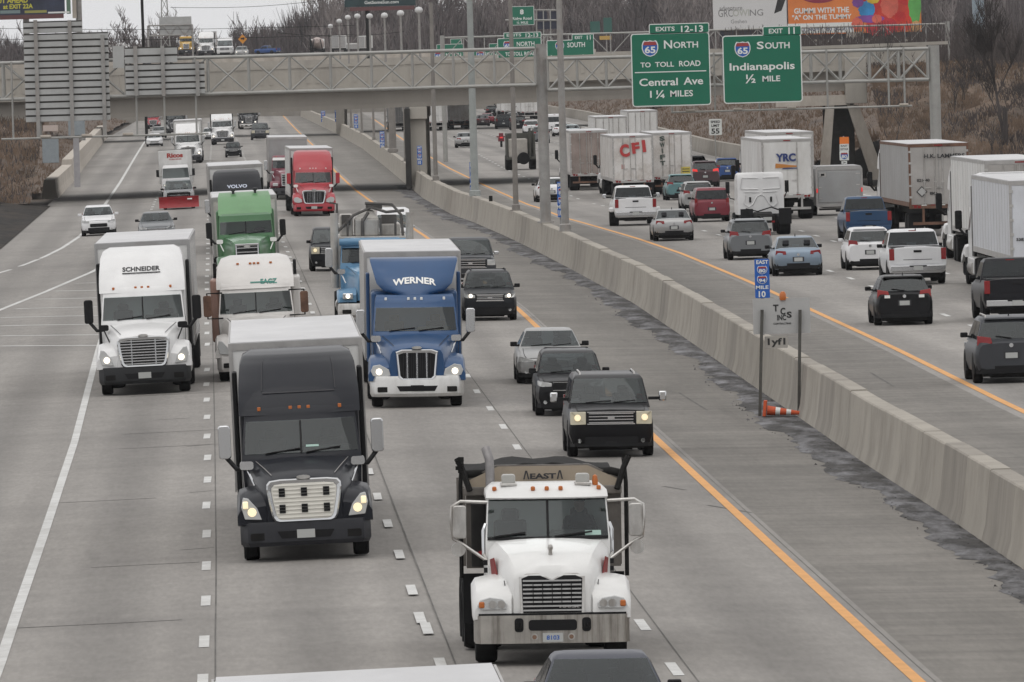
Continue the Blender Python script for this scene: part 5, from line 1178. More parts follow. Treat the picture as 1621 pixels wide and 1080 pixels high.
    if G('marks') is not False:
        for i, f in enumerate((-.72, -.16, 0, .16, .72)):
            z = z1+.24; x = f*lo*.95; m = MB(); s_ = vf if (vf and fair != 'scoop') else vc; zz = min(z, s_.L[-1][0]-.02); m.boxc((x, s_.front(x, zz)+.02, zz), (.065, .05, .075)); m.build('marker_light', G('marks', amber), e, bevel=.01)
    # fenders
    fz = 1.30 if st != 'classic' else 1.22
    for sd in (-1, 1):
        m = MB(); S_ = [(-.10, .98, .30, .72, 1.02), (-.22, .97, .31, .70, 1.16), (-.6, .96, .32, .80, fz), (-1.2, .97, .30, 1.05, fz+.10), (-1.75, .99, .26, .95, fz+.04)]
        if st == 'classic': S_ = [(-.32, .86, .28, .80, .98), (-.45, .88, .31, .78, 1.12), (-.85, .90, .32, .92, fz), (-1.35, .92, .30, 1.08, fz), (-2.0, .95, .25, .8, 1.1)]
        def fs(y, cx, w_, a, b): h = b-a; return [(sd*(cx-w_), y, a), (sd*(cx+w_), y, a), (sd*(cx+w_), y, a+h*.55), (sd*(cx+w_*.82), y, a+h*.88), (sd*(cx+w_*.3), y, b), (sd*(cx-w_), y, b+.06)]
        m.loft([fs(*s_) for s_ in S_]); m.build('fender', pm, e, smooth=40)
        # headlights
        if st == 'classic':
            o_ = MB().boxc((sd*.86, -.25, 1.0), (.34, .2, .20)).build('headlight', G('hlpaint', lens), e, bevel=.03)
            if lit: MB().disc_y(sd*.86, -.15, 1.0, .075, .02).build('bulb', lamp_on, o_)
        else:
            sw = G('hl', 'swept'); zc = .98
            if sw == 'oval': P = [(sd*.70, zc-.12), (sd*.90, zc-.17), (sd*1.16, zc-.13), (sd*1.22, zc), (sd*1.16, zc+.14), (sd*.98, zc+.17), (sd*.74, zc+.04)]
            else: P = [(sd*.82, zc-.17), (sd*1.14, zc-.15), (sd*1.20, zc+.08), (sd*1.16, zc+.26), (sd*1.06, zc+.24), (sd*.90, zc+.05)]
            r0 = [(x, -.03-.16*max(0, abs(x)-.9), z) for x, z in P]; o_ = MB().loft([r0, [(x, y-.2, z) for x, y, z in r0]]).build('headlight', lens, e, bevel=.012)
            if lit: MB().disc_y(sd*1.0, -.055, zc-.02, .085, .025).build('bulb', lamp_on if lit == 'on' else lamp_dim, o_)
            if G('turn'): MB().boxc((sd*1.12, -.05, zc+.12), (.10, .06, .14)).build('turn_signal', lamp_dim if lit else amber, o_, bevel=.02)
    # bumper
    bm_ = G('bumper', darkgrey); zb, zt_ = G('bumpz', (.30, .76))
    m = MB(); Q = [(-1.24, -.62), (-1.23, -.22), (-1.10, -.02), (-.7, .05), (.7, .05), (1.10, -.02), (1.23, -.22), (1.24, -.62)]
    if st == 'classic': Q = [(-1.2, -.28), (-1.19, -.16), (-1.1, -.10), (1.1, -.10), (1.19, -.16), (1.2, -.28)]
    m.loft([[(x*.97, y-.05, zb) for x, y in Q], [(x, y, zb+.08) for x, y in Q], [(x, y, zt_-.1) for x, y in Q], [(x*.98, y-.03, zt_) for x, y in Q]]); m.build('bumper', bm_, e, smooth=32)
    yb = .055 if st != 'classic' else -.09
    m = MB(); m.prism([(-.46, zb+.14), (.46, zb+.14), (.54, zb+.28), (-.54, zb+.28)], yb-.03, yb+.006); m.build('air_intake', black, e)
    for sd in (-1, 1): MB().prism(rrect(sd*.9-.15, sd*.9+.15, zb+.12, zb+.26, .03), -.1, .035 if st != 'classic' else -.085).build('fog_lamp_recess', frame_m, e)
    m = MB(); m.box(-.17, .17, yb+.006, yb+.026, zb+.14, zb+.30); m.build('number_plate', G('plate', plate_m), e)
    # grille
    gk = G('grille', 'bars'); m = MB()
    if st == 'classic': P = [(-.46, .90), (.46, .90), (.47, 1.70), (-.47, 1.70)]; gy_ = -.24
    elif gk == 'tall': P = [(-.50, .80), (-.42, .72), (.42, .72), (.50, .80), (.56, 1.48), (.40, 1.54), (-.40, 1.54), (-.56, 1.48)]; gy_ = 0.0
    else: P = [(-.50, .735), (.50, .735), (.57, .76), (.615, .83), (.67, 1.10), (.71, 1.38), (.705, 1.47), (.65, 1.535), (.45, 1.56), (-.45, 1.56), (-.65, 1.535), (-.705, 1.47), (-.71, 1.38), (-.67, 1.10), (-.615, .83), (-.57, .76)]; gy_ = 0.0
    cz = sum(p[1] for p in P)/len(P); In = [(x*.88, cz-.015+(z-cz)*.82) for x, z in P]
    rk = G('rake', .035)
    def rp(pts, off): return [(x, gy_+off-rk*(z-.75), z) for x, z in pts]
    Pm = [(x*.96, cz+(z-cz)*.94) for x, z in P]; m.loft([rp(P, -.1), rp(P, .02), rp(Pm, .055), rp(In, .05)], 0); m.loft([rp(In, .045), rp(In, .052)], 1)
    za, zz = min(p[1] for p in In), max(p[1] for p in In)
    def wat(z):
        xs = []
        for a, b in zip(In, In[1:]+In[:1]):
            if (a[1]-z)*(b[1]-z) < 0: xs.append(abs(a[0]+(b[0]-a[0])*(z-a[1])/(b[1]-a[1])))
        return min(xs) if xs else .4
    def bar_h(z, t, mi): x = wat(z); y = gy_-rk*(z-.75); m.box(-x, x, y+.04, y+.075, z-t, z+t, mi)
    def bar_v(x, t, mi): m.loft([[(x-t, gy_+q-rk*(z-.75), z), (x+t, gy_+q-rk*(z-.75), z)] for z, q in ((za, .03), (za, .07), (zz, .07), (zz, .03))], mi)
    if gk == 'bars':
        for k in range(9): bar_h(za+(zz-za)*(k+.5)/9, .014, 0)
        for x in (-.32, .32): bar_v(x, .016, 0)
    elif gk == 'tall':
        for x in (-.255, 0, .255): bar_v(x, .02, 0)
        for x in (-.36, -.30, -.2, -.15, -.1, -.05, .05, .1, .15, .2, .30, .36): bar_v(x, .006, 3)
    elif gk == 'mesh':
        bar_v(0, .03, 0)
        for x in (-.4, -.3, -.2, -.1, .1, .2, .3, .4): bar_v(x, .008, 0)
    elif gk == 'hbars':
        for k in range(4): bar_h(za+(zz-za)*(k+.5)/4, .022, 0)
    elif gk == 'cover':
        m.loft([rp([(x*.99, z) for x, z in In], .04), rp([(x*.99, z) for x, z in In], .075)], 2)
        for x in (-.42, 0, .42):
            for z in (cz-.17, cz+.14):
                for q in (-.055, .0, .055): y = gy_-rk*(z+q-.75); m.box(x-.058, x+.058, y+.06, y+.102, z+q-.024, z+q+.024, 1)
        for q in range(9): z = za+(zz-za)*(q+.5)/9; y = gy_-rk*(z-.75); m.tube([(-wat(z)*.95, y+.07, z), (wat(z)*.95, y+.07, z)], .022, 6, 2)
    m.build('grille', [G('gframe', chrome), black, mat('winter front vinyl', (.66, .645, .59), .7, var=.06, scale=3), darkgrey], e)
    m = MB(); m.prism([(.13*cos(k*pi/6), 1.585+.04*sin(k*pi/6)) for k in range(12)], gy_-rk*.83-.06, gy_-rk*.83+.06 if st != 'classic' else gy_+.05); m.build('emblem', G('emblem', dullchrome), e)
    # mirrors
    mm_ = G('mirrors', chrome)
    for sd in (-1, 1):
        x = sd*1.46; y = yw-.15; m = MB(); m.prism(rrect(x-.12, x+.12, 1.92, 2.56, .06), y-.09, y+.09); m.build('mirror', mm_, e, bevel=.02)
        m = MB()
        if G('arms') == 'loop': m.tube([(sd*1.0, y+.1, 2.62), (sd*1.46, y, 2.62), (sd*1.46, y, 1.86), (sd*1.0, y+.1, 1.86)], .025, 6)
        else: m.tube([(sd*1.05, y+.25, 1.74), (sd*1.25, y+.1, 1.72), (x-sd*.02, y, 1.95)], .045, 8)
        m.build('mirror_arm', black if G('arms') != 'loop' else frame_m, e, smooth=50)
        if G('hoodmirror', True):
            hx = sd*1.06; hy = -1.25 if st != 'classic' else -1.2; m = MB(); m.prism(rrect(hx-.13, hx+.13, 1.72, 1.88, .05), hy-.08, hy+.08); m.tube([(hx, hy, 1.74), (sd*.92, hy+.25, 1.42)], .02, 5); m.build('hood_mirror', G('hoodm', mm_), e, smooth=40)
    # stacks, tanks, steps
    if G('stacks'):
        for sd in (-1, 1): m = MB(); m.tube([(sd*1.12, -3.6 if fair is None else -5.9, .9), (sd*1.12, -3.6 if fair is None else -5.9, 3.5), (sd*1.14, -3.75 if fair is None else -6.05, 3.75)], .09, 10); m.build('exhaust_stack', chrome, e, smooth=50)
    for sd in (-1, 1):
        m = MB(); m.tube([(sd*.95, -2.4, .62), (sd*.95, -4.3, .62)], .31, 14); m.build('fuel_tank', dullchrome, e, smooth=40)
        m = MB(); m.box(sd*1.1-.08, sd*1.1+.08, -5.6, -1.85, .42, .95); m.build('side_skirt', pm if st != 'classic' else frame_m, e, bevel=.03)
    m = MB(); m.box(-.45, .45, -8.2, -.5, .55, .95); m.box(-.95, .95, -.95, -.4, .33, .6); m.box(-.80, .80, -5.4, -1.7, .30, .9); m.tube([(-.95, -1.25, .5), (.95, -1.25, .5)], .08, 8); m.build('chassis', frame_m, e)  # frame and axle, plus low wide plates added to darken the ground beneath
    ya = G('faxle', -1.25)
    for sd in (-1, 1):
        wheel(e, sd*1.04, ya, .52, .30, chrome)
        for y in (-6.3, -7.6): wheel(e, sd*.95, y, .51, .60, dullchrome)
    if G('text'):
        t = o['text']
        front_text(e, vf or vc, *t)
    tr = G('trailer')
    if tr is not None: trailer(e, tr.get('yf', -6.35), tr.get('yr', -22.5), **{k: v for k, v in tr.items() if k not in ('yf', 'yr')})
    return e, vc, vf
# ---------------------------------------------------------------- trucks seen from behind: trailer first, cab ahead
def rear_semi(label, px, py, pm, tr, sc=1.0, yaw=0.0, group=None, cabh='aero', mirrors=black):
    e, vc, vf = tractor('semi_truck', label, 'truck', dict(style='aero', paint=pm, fairing=cabh, trailer=tr, mirrors=mirrors, marks=False), group)
    place(e, px, py, tr.get('yr', -22.5)+1.25, 1, sc, yaw)
    return e
# ---------------------------------------------------------------- the white dump truck in front
def dump_truck():
    e = empty('dump_truck', (0, 0, 0), 'white dump truck with black barred grille and tan tarped body, nearest to the camera', 'truck')
    wp = paint('white truck', (.70, .70, .69), d=.15); tan = mat('tan tarp', (.30, .25, .19), .8, var=.2, scale=2, dirt=((.12, .1, .08), .7, 2, (1, 1, 1))); tand = mat('dump body steel', (.17, .155, .14), .6, .2, var=.3, scale=2, dirt=((.08, .07, .06), .8, 1.5, (1, 1, .4)))
    bs = mat('stained bumper steel', (.42, .40, .37), .34, .75, var=.15, scale=3, dirt=((.09, .075, .06), .85, 4.5, (2.2, 1, .12)))
    def hs_(y, hw, z0, z1, c=.05):
        h = z1-z0; R = [(hw, z0), (hw, z0+.6*h), (hw*.97, z0+.85*h), (hw*.86, z1), (hw*.5, z1+c*.7), (hw*.2, z1+c)]
        return [(x, y, z) for x, z in R]+[(-x, y, z) for x, z in reversed(R)]
    m = MB(); m.loft([hs_(-.08, .60, .82, 1.42, .02), hs_(-.16, .66, .82, 1.52), hs_(-.8, .78, .9, 1.72), hs_(-1.3, .90, .95, 1.83), hs_(-1.62, .97, 1.0, 1.88)]); m.build('hood', wp, e, smooth=40)
    vc = VL([(1.0, -1.66, -3.2, .98, .10, .03), (1.88, -1.60, -3.2, .99, .12, .03), (2.52, -1.86, -3.2, .95, .14, .03), (2.56, -1.80, -3.2, .97, .14, .03), (2.66, -1.90, -3.2, .96, .16, .03), (2.76, -2.15, -3.2, .84, .12, .03)], 14)
    m = MB(); vc.mesh(m, hf=(1.93, 2.51)); m.build('cab', wp, e, smooth=45); interior(e, vc, -1.6, 1.93)
    m = MB(); vc.fpatch(m, -.975, .975, 1.925, 2.515, .012, 16, 4); m.build('windshield', glass, e, smooth=60)
    m = MB(); m.loft([[(-.02, vc.front(0, z)+.035, z), (.02, vc.front(0, z)+.035, z), (.02, vc.front(0, z)-.02, z), (-.02, vc.front(0, z)-.02, z)] for z in (1.92, 2.52)]); m.build('windshield_divider', black, e)
    m = MB(); vc.fpatch(m, -.97, .97, 1.89, 1.94, .02, 14, 1); vc.fpatch(m, -.97, .97, 2.505, 2.53, .02, 14, 1)
    for a, b in ((-.95, -.40), (.12, .78)): m.tube([(-a*.9, vc.front(a*.9, 1.95)+.05, 1.95), (-b*.9, vc.front(b*.9, 2.0)+.06, 2.02)], .016, 5)
    m.build('wiper', black, e)
    m = MB(); vc.fpatch(m, -.86, -.60, 1.955, 2.03, .016, 3, 1); m.build('permit_sticker', mat('pale green sticker', (.35, .5, .45), .6), e)
    for sd in (-1, 1): m = MB(); vc.spatch(m, sd, .08, .75, 1.9, 2.5, .01); m.build('side_window', sideglass, e)
    # grille with a notch at the top
    P = [(-.50, .80), (.50, .80), (.52, 1.40), (.40, 1.45), (.20, 1.45), (0, 1.36), (-.20, 1.45), (-.40, 1.45), (-.52, 1.40)]
    In = [(x*.92, 1.12+(z-1.12)*.90) for x, z in P]
    m = MB(); rk = .1
    rp = lambda pts, off: [(x, -.05+off-rk*(z-.8), z) for x, z in pts]
    m.loft([rp(P, -.1), rp(P, .03)], 0); m.loft([rp(In, .02), rp(In, .036)], 1)
    for k in range(8):
        z = .875+k*.066; y = -.05-rk*(z-.8); m.box(-.46, .46, y+.03, y+.07, z-.012, z+.012, 2)
    for x in (-.3, -.15, 0, .15, .3): m.box(x-.006, x+.006, -.1, -.0, .86, 1.30, 1)
    m.text('MACK', (-.27, .0, .93), (-1, 0, 0), (0, 0, 1), .035, .32, .05, 0)
    m.build('grille', [dullchrome, black, alu], e)
    m = MB(); m.lathe_z(0, -.62, [(.0, 1.70), (.035, 1.71), (.03, 1.78), (.045, 1.82), (.03, 1.87), (0, 1.88)], 10); m.build('hood_ornament', dullchrome, e, smooth=50)
    for sd in (-1, 1):
        S_ = [(-.06, .93, .29, .74, .98), (-.18, .93, .31, .72, 1.16), (-.5, .93, .32, .78, 1.30), (-1.05, .94, .31, 1.05, 1.38), (-1.6, .96, .26, .95, 1.30)]
        def fs(y, cx, w_, a, b): h = b-a; return [(sd*(cx-w_), y, a), (sd*(cx+w_), y, a), (sd*(cx+w_), y, a+h*.6), (sd*(cx+w_*.8), y, a+h*.9), (sd*(cx+w_*.3), y, b), (sd*(cx-w_), y, b+.05)]
        m = MB(); m.loft([fs(*s_) for s_ in S_]); m.build('fender', wp, e, smooth=40)
        P = [(sd*.72, .90), (sd*1.12, .89), (sd*1.18, .95), (sd*1.13, 1.05), (sd*.98, 1.09), (sd*.78, 1.06), (sd*.71, .98)]
        r0 = [(x, .0-.08*max(0, abs(x)-.9), z) for x, z in P]; o = MB().loft([r0, [(x, y-.2, z) for x, y, z in r0]]).build('headlight', lens, e, bevel=.012)
        for k in (.80, .94): MB().disc_y(sd*k, .0, .98, .06, .012).build('bulb', dullchrome, o)
        MB().boxc((sd*1.11, -.02, .97), (.09, .05, .1)).build('turn_signal', amber, o, bevel=.02)
        m = MB(); m.loft([[(sd*.825, -.95, 1.40), (sd*.875, -1.0, 1.66), (sd*.91, -1.25, 1.63), (sd*.885, -1.2, 1.38)], [(sd*.845, -.97, 1.38), (sd*.895, -1.02, 1.65), (sd*.94, -1.25, 1.62), (sd*.915, -1.2, 1.36)]]); m.build('hood_vent', mat('dark red vent', (.22, .03, .03), .5), e)
        m = MB(); m.box(sd*1.0-.03, sd*1.0+.03, -1.45, -1.40, 1.52, 1.60); m.box(sd*1.0-.03, sd*1.0+.03, -1.45, -1.40, 1.40, 1.48); m.build('vent_slot', black, e)
        # mirrors in tube loops
        x = sd*1.40; y = -1.75
        m = MB(); m.prism(rrect(x-.11, x+.11, 1.93, 2.46, .05), y-.06, y+.06); m.build('mirror', dullchrome, e, bevel=.02)
        m = MB(); m.tube([(sd*.95, y, 2.50), (sd*1.38, y, 2.52), (sd*1.52, y, 2.44), (sd*1.53, y, 2.2), (sd*1.50, y, 1.92), (sd*1.38, y, 1.86), (sd*.98, y+.1, 1.58)], .028, 8)
        m.tube([(sd*.92, y+.3, 1.45), (sd*1.02, y, 1.68)], .02, 6); m.build('mirror_arm', dullchrome, e, smooth=50)
        m = MB(); m.lathe_z(0, 0, [(0, 0)], 3) if 0 else None
        m.disc_y(sd*1.42, y-.03, 1.76, .115, .06, 18); m.build('round_mirror', dullchrome, e, smooth=40)
        m = MB(); m.tube([(sd*1.02, y-.05, 1.6), (sd*1.02, y-.05, 2.05), (sd*.98, y-.1, 2.15)], .03, 6); m.build('grab_rail', chrome, e, smooth=50)
    m = MB(); m.box(-1.16, 1.16, -.16, -.02, .795, .83); m.build('gap_shade_strip', black, e)  # black strip painting the shaded gap between hood and bumper
    for sd in (-1, 1): m = MB(); m.loft([[(sd*(.66+.0), -.10, .84), (sd*(.675), -.09, .84), (sd*.675, -.12, .84)], [(sd*.735, -.35, 1.33), (sd*.75, -.34, 1.33), (sd*.75, -.38, 1.33)]]); m.build('hood_seam', darkgrey, e)
    # bumper
    m = MB(); Q = [(-1.22, -.75), (-1.21, -.12), (-1.14, 0), (-.7, .06), (.7, .06), (1.14, 0), (1.21, -.12), (1.22, -.75)]
    m.loft([[(x, y, z) for x, y in Q] for z in (.36, .42, .76, .80)]); m.build('bumper', bs, e, smooth=32)
    m = MB(); m.prism(rrect(-.38, .38, .56, .73, .05), .0, .075); m.build('air_intake', black, e)
    for sd in (-1, 1):
        m = MB(); m.prism(rrect(sd*.53-.07, sd*.53+.07, .54, .76, .05), .0, .078); m.build('tow_hook_recess', black, e)
        m = MB(); m.tube([(sd*.53-.03, .09, .68), (sd*.53-.03, .10, .6), (sd*.53+.03, .10, .6), (sd*.53+.03, .09, .68)], .018, 6); m.build('tow_hook', frame_m, e)
        m = MB(); m.disc_y(sd*.29, .05, .46, .055, .03, 16, 0); m.disc_y(sd*.29, .07, .46, .035, .018, 14, 1); m.build('fog_lamp', [dullchrome, mat('brown lens', (.2, .12, .08), .3)], e)
    m = MB(); m.box(-.16, .16, .06, .085, .38, .52, 0); m.text('8103', (0, .088, .45), (-1, 0, 0), (0, 0, 1), .07, .2, .02, 1); m.build('number_plate', [plate_m, blue_m], e)
    # roof lamps and beacons
    for x in (-.83, -.22, 0, .22, .83): m = MB(); m.boxc((x, vc.front(x, 2.68)+.02, 2.70), (.07, .08, .07)); m.build('marker_light', amber, e, bevel=.02)
    for x in (.60, -.58):
        m = MB(); m.prism(rrect(x-.11, x+.11, 2.77, 2.92, .04), -2.35, -2.15, 0); m.box(x-.13, x+.13, -2.4, -2.1, 2.73, 2.78, 1); m.build('beacon', [mat('clear beacon', (.42, .42, .40), .15), dullchrome], e, bevel=.015)
    m = MB(); m.lathe_z(-.78, -2.2, [(0, 2.72), (.045, 2.73), (.05, 2.8), (.035, 2.88), (0, 2.90)], 12); m.build('amber_beacon', amber, e, smooth=40)
    # dump body, tarp roll, frame
    m = MB(); m.box(-1.24, 1.24, -8.6, -3.7, 1.35, 2.62, 0)
    m.loft([[(-1.24, y, 2.62), (1.24, y, 2.62), (1.24, y, 2.78), (.75, y, 3.0), (-.75, y, 3.0), (-1.24, y, 2.78)] for y in (-3.85, -3.7)], 0)
    k = -4.4
    while k > -8.5:
        for sd in (-1, 1): m.box(sd*1.24-.04, sd*1.24+.04, k-.06, k+.06, 1.35, 2.6)
        k -= .8
    m.loft([[(sd_*1.05, -3.7, 2.2) for sd_ in (-1, 1)]+[(sd_*.75, -3.4, 1.35) for sd_ in (1, -1)], [(sd_*1.05, -3.75, 2.2) for sd_ in (-1, 1)]+[(sd_*.75, -3.45, 1.35) for sd_ in (1, -1)]]); m.build('dump_body', tand, e)
    m = MB(); m.loft([[(-1.18, y, 2.66), (1.18, y, 2.66), (1.2, y-.03, 2.76), (.72, y-.08, 2.98), (-.72, y-.08, 2.98), (-1.2, y-.03, 2.76)] for y in (-3.66, -3.62)]); m.build('headboard', tan, e)
    m = MB(); P_ = [(-1.25+2.5*t/16, -3.72-.12*sin(pi*t/16), 2.84+.11*sin(pi*t/16)+.02*sin(t*2.1)) for t in range(17)]; m.tube(P_, .07, 8); m.grid(lambda u, v: (-1.22+2.44*u, -3.9-4.6*v, 2.80+.12*sin(pi*u)+.03*sin(u*17+v*9)), 14, 12); m.build('tarp_roll', frame_m, e, smooth=60)
    m = MB(); m.box(-1.26, 1.26, -3.75, -3.55, 2.52, 2.66); m.box(-1.26, 1.26, -3.70, -3.62, 2.40, 2.44); m.build('tarp_beam', tand, e, bevel=.02)
    m = MB()
    m.text('EAST', (0, -3.60, 2.82), (-1, 0, 0), (0, 0, 1), .09, .42, .04); m.text('/\\', (.27, -3.6, 2.84), (-1, 0, 0), (0, 0, 1), .14, .1, .04); m.text('/\\', (-.27, -3.6, 2.84), (-1, 0, 0), (0, 0, 1), .14, .1, .04); m.build('lettering', darkgrey, e)
    for sd in (1, -1):
        m = MB(); m.tube([(sd*1.33, -3.6, 1.2), (sd*1.33, -3.6, 2.7), (sd*1.30, -3.7, 3.1)], .035, 6)
        m.tube([(sd*1.18, -3.5, 2.6), (sd*1.30, -3.6, 2.95), (sd*1.38, -3.65, 3.12)], .05, 6)
        if sd > 0:
            for q in range(5): m.boxc((1.32+.04*(q % 2), -3.6+.03*q, 2.92+.05*q), (.09, .12, .06))
        m.build('tarp_arm', frame_m, e)
    m = MB(); m.tube([(.86, -3.3, 1.2), (.86, -3.3, 2.9), (.87, -3.32, 3.12), (.92, -3.45, 3.28)], .075, 12); m.build('exhaust_stack', mat('weathered pipe', (.26, .25, .25), .45, .6, var=.2, scale=4), e, smooth=50)
    for sd in (-1, 1): m = MB(); m.box(sd*1.05-.08, sd*1.05+.08, -3.3, -1.9, .5, .95); m.build('step_tank', dullchrome, e, bevel=.04)
    m = MB(); m.tube([(1.02, -3.3, 1.4), (1.02, -3.3, 2.4)], .16, 12); m.build('air_cleaner', frame_m, e, smooth=40)
    m = MB(); m.disc_y(1.03, -3.0, 1.62, .05, .04); m.build('side_lamp', redlens, e)
    m = MB(); m.box(-.45, .45, -8.4, -.5, .6, 1.0); m.box(-.95, .95, -.9, -.3, .36, .7); m.box(-.8, .8, -3.4, -1.6, .34, .9); m.tube([(-.9, -1.15, .52), (.9, -1.15, .52)], .09, 8); m.build('chassis', frame_m, e)  # wide low boxes added beside the frame to deepen shade below
    for sd in (-1, 1):
        wheel(e, sd*1.02, -1.1, .54, .34, dullchrome)
        for y in (-4.6, -5.9, -7.2): wheel(e, sd*.98, y, .53, .60, dullchrome)
        m = MB(); m.box(sd*1.0-.3, sd*1.0+.3, -4.0, -3.95, .45, 1.25); m.build('mud_flap', black, e)
    place(e, 872, 1047, -1.1, -1, .985); return e
def driver(truck, x, yf, z0):
    # one continuous seated body grown from a skeleton, hands on the wheel
    J = dict(pel=(0, -.05, -.55), spn=(0, -.08, -.30), chs=(0, -.06, -.02), nk=(0, -.03, .16), hd=(0, .02, .30), top=(0, .02, .40))
    for s_, k in ((-1, 'l'), (1, 'r')):
        J['sh'+k] = (s_*.19, -.05, .06); J['el'+k] = (s_*.27, .14, -.20); J['wr'+k] = (s_*.16, .42, -.08); J['pm'+k] = (s_*.15, .49, -.05)
        J['hp'+k] = (s_*.10, 0, -.58); J['kn'+k] = (s_*.15, .45, -.52); J['an'+k] = (s_*.15, .55, -.95); J['ft'+k] = (s_*.15, .74, -.98)
    E_ = [('pel', 'spn'), ('spn', 'chs'), ('chs', 'nk'), ('nk', 'hd'), ('hd', 'top')]
    for k in 'lr': E_ += [('chs', 'sh'+k), ('sh'+k, 'el'+k), ('el'+k, 'wr'+k), ('wr'+k, 'pm'+k), ('pel', 'hp'+k), ('hp'+k, 'kn'+k), ('kn'+k, 'an'+k), ('an'+k, 'ft'+k)]
    rad = dict(pel=.16, spn=.15, chs=.155, nk=.062, hd=.098, top=.075, sh=.075, el=.05, wr=.032, pm=.034, hp=.11, kn=.065, an=.042, ft=.04)
    for k, s_ in (('l', -1), ('r', 1)):
        px, py, pz = J['pm'+k]
        for i, (dx, dy, dz, L) in enumerate(((-.030, .05, .03, .9), (-.010, .06, .035, 1.0), (.011, .055, .03, .95), (.031, .045, .02, .75), (-s_*.045, .015, .02, .8))):
            a, b = 'f%s%da' % (k, i), 'f%s%db' % (k, i); J[a] = (px+dx, py+dy*L*.6, pz+dz); J[b] = (px+dx*1.05, py+dy*L*1.0, pz+dz-.035*L); E_ += [('pm'+k, a), (a, b)]; rad['f'+k] = .010
    names = list(J); me = bpy.data.meshes.new('person'); me.from_pydata([J[n_] for n_ in names], [(names.index(a), names.index(b)) for a, b in E_], [])
    o = bpy.data.objects.new('person', me); COL.objects.link(o); md_ = o.modifiers.new('skin', 'SKIN')
    for i, n_ in enumerate(names):
        r_ = rad.get(n_) or rad.get(n_[:2]); me.skin_vertices[0].data[i].radius = (r_, r_*(.75 if n_ in ('chs', 'spn', 'pel') else 1)); me.skin_vertices[0].data[i].use_root = n_ == 'pel'
    o.modifiers.new('sub', 'SUBSURF').render_levels = 2; o.modifiers['sub'].levels = 1
    me.materials.append(mat('dark work clothes', (.03, .033, .045), .9))
    hm_ = MB(); hm_.loft([[(r_*.085*cos(2*pi*k/14), .015+r_*.105*sin(2*pi*k/14), z) for k in range(14)] for r_, z in ((.55, .185), (.85, .22), (1.0, .29), (1.0, .34), (.85, .39), (.45, .425), (.02, .435))])
    hm_.loft([[(a_*.012, .115+b_*.02, z) for a_, b_ in ((-1, 0), (1, 0), (.6, 1), (-.6, 1))] for z in (.26, .31)]); hm_.build('face', mat('skin', (.30, .18, .13), .6), o, smooth=60)
    h2 = MB(); h2.loft([[(r_*.093*cos(2*pi*k/14), .0+r_*.108*sin(2*pi*k/14), z) for k in range(14)] for r_, z in ((1.0, .36), (1.0, .39), (.8, .43), (.1, .45))]); h2.box(-.07, .07, .06, .17, .355, .372); h2.build('cap', black, o, smooth=40)
    bpy.context.view_layer.update(); o.matrix_world = truck.matrix_world @ Matrix.Translation((x, yf-1.25, z0+.16)); tag(o, 'truck driver in dark clothes and cap behind the wheel of the white dump truck', 'person'); return o
dt = dump_truck(); driver(dt, -.55, -1.61, 1.93)
# ---------------------------------------------------------------- oncoming lorries
blackp = paint('black truck', (.011, .0125, .018), d=.25, sheen=.22); bluep = paint('royal blue', (.008, .058, .165), .1, d=.2); whitep = paint('white cab', (.72, .72, .72), d=.12); redp = paint('red cab', (.36, .018, .03), d=.2); greenp = paint('green cab', (.05, .155, .06), d=.55); lbluep = paint('light blue cab', (.085, .215, .36), d=.45); maroonp = paint('maroon cab', (.16, .02, .04)); cream = paint('off-white cab', (.62, .60, .58), d=.4); darkp = paint('dark charcoal cab', (.018, .019, .023)); pinkp = paint('dull pink sleeper', (.42, .25, .2), d=.5)
chromeb = mat('white chrome bumper', (.70, .70, .69), .3, .5, var=.08, scale=3, dirt=((.4, .38, .35), .4, 3, (1, 1, .2)))
def front_semi(label, px, py, sc=1.0, yaw=0.0, group=None, **o):
    e, vc, vf = tractor('semi_truck', label, 'truck', o, group); place(e, px, py, o.get('faxle', -1.25), -1, sc, yaw); return e, vc, vf
e, vc, vf = front_semi('black semi truck with a chrome framed white grille cover and white trailer', 486, 882, 1.0, style='aero', paint=blackp, lit='dim', turn=True, grille='cover', bumper=mat('grey bumper plastic', (.028, .029, .034), .5, var=.15, spec=.25), trailer=dict(), hl='swept')
m = MB(); vf.fpatch(m, -.62, -.605, 3.15, 3.72, .014, 1, 10); vf.fpatch(m, .605, .62, 3.15, 3.72, .014, 1, 10); vf.fpatch(m, -.60, .60, 3.10, 3.125, .014, 12, 1); m.build('fairing_crease', darkgrey, e)
m = MB(); vc.fpatch(m, -.30, -.08, 2.07, 2.11, .022, 3, 1); m.build('permit_sticker', mat('pale green sticker', (.35, .5, .45), .6), e)
e, vc, vf = front_semi('blue semi truck with a tall chrome grille and white arched lettering', 660, 643, 1.02, style='pete', paint=bluep, lit='on', fairing='scoop', grille='tall', bumper=chromeb, bumpz=(.30, .84), hl='oval', trailer=dict(frame=rail_m), marks=white_ink, plate=black, split=False, text=('WERNER', 0, 3.30, .17, 1.15, white_ink, .035, .07))
e, vc, vf = front_semi('white semi truck with dark bumper and black slanted lettering beside the gore stripes', 232, 622, 1.075, style='aero', paint=whitep, lit='on', bumper=mat('charcoal bumper', (.022, .023, .025), .5, var=.1, spec=.25), trailer=dict(frame=trailer_grey), mirrors=black, text=('SCHNEIDER', 0, 3.32, .12, 1.02, ink, .03))
m = MB(); vf.fpatch(m, -.45, .45, 3.195, 3.22, .02, 8, 1); m.build('stripe', ink, e)
e, vc, vf = front_semi('red semi truck with chrome mesh grille and grey trailer', 497, 342, 1.0, style='aero', paint=redp, grille='mesh', bumper=redp, trailer=dict(body=trailer_white), marks=white_ink, hoodm=white_ink, mirrors=redp, hl='oval')
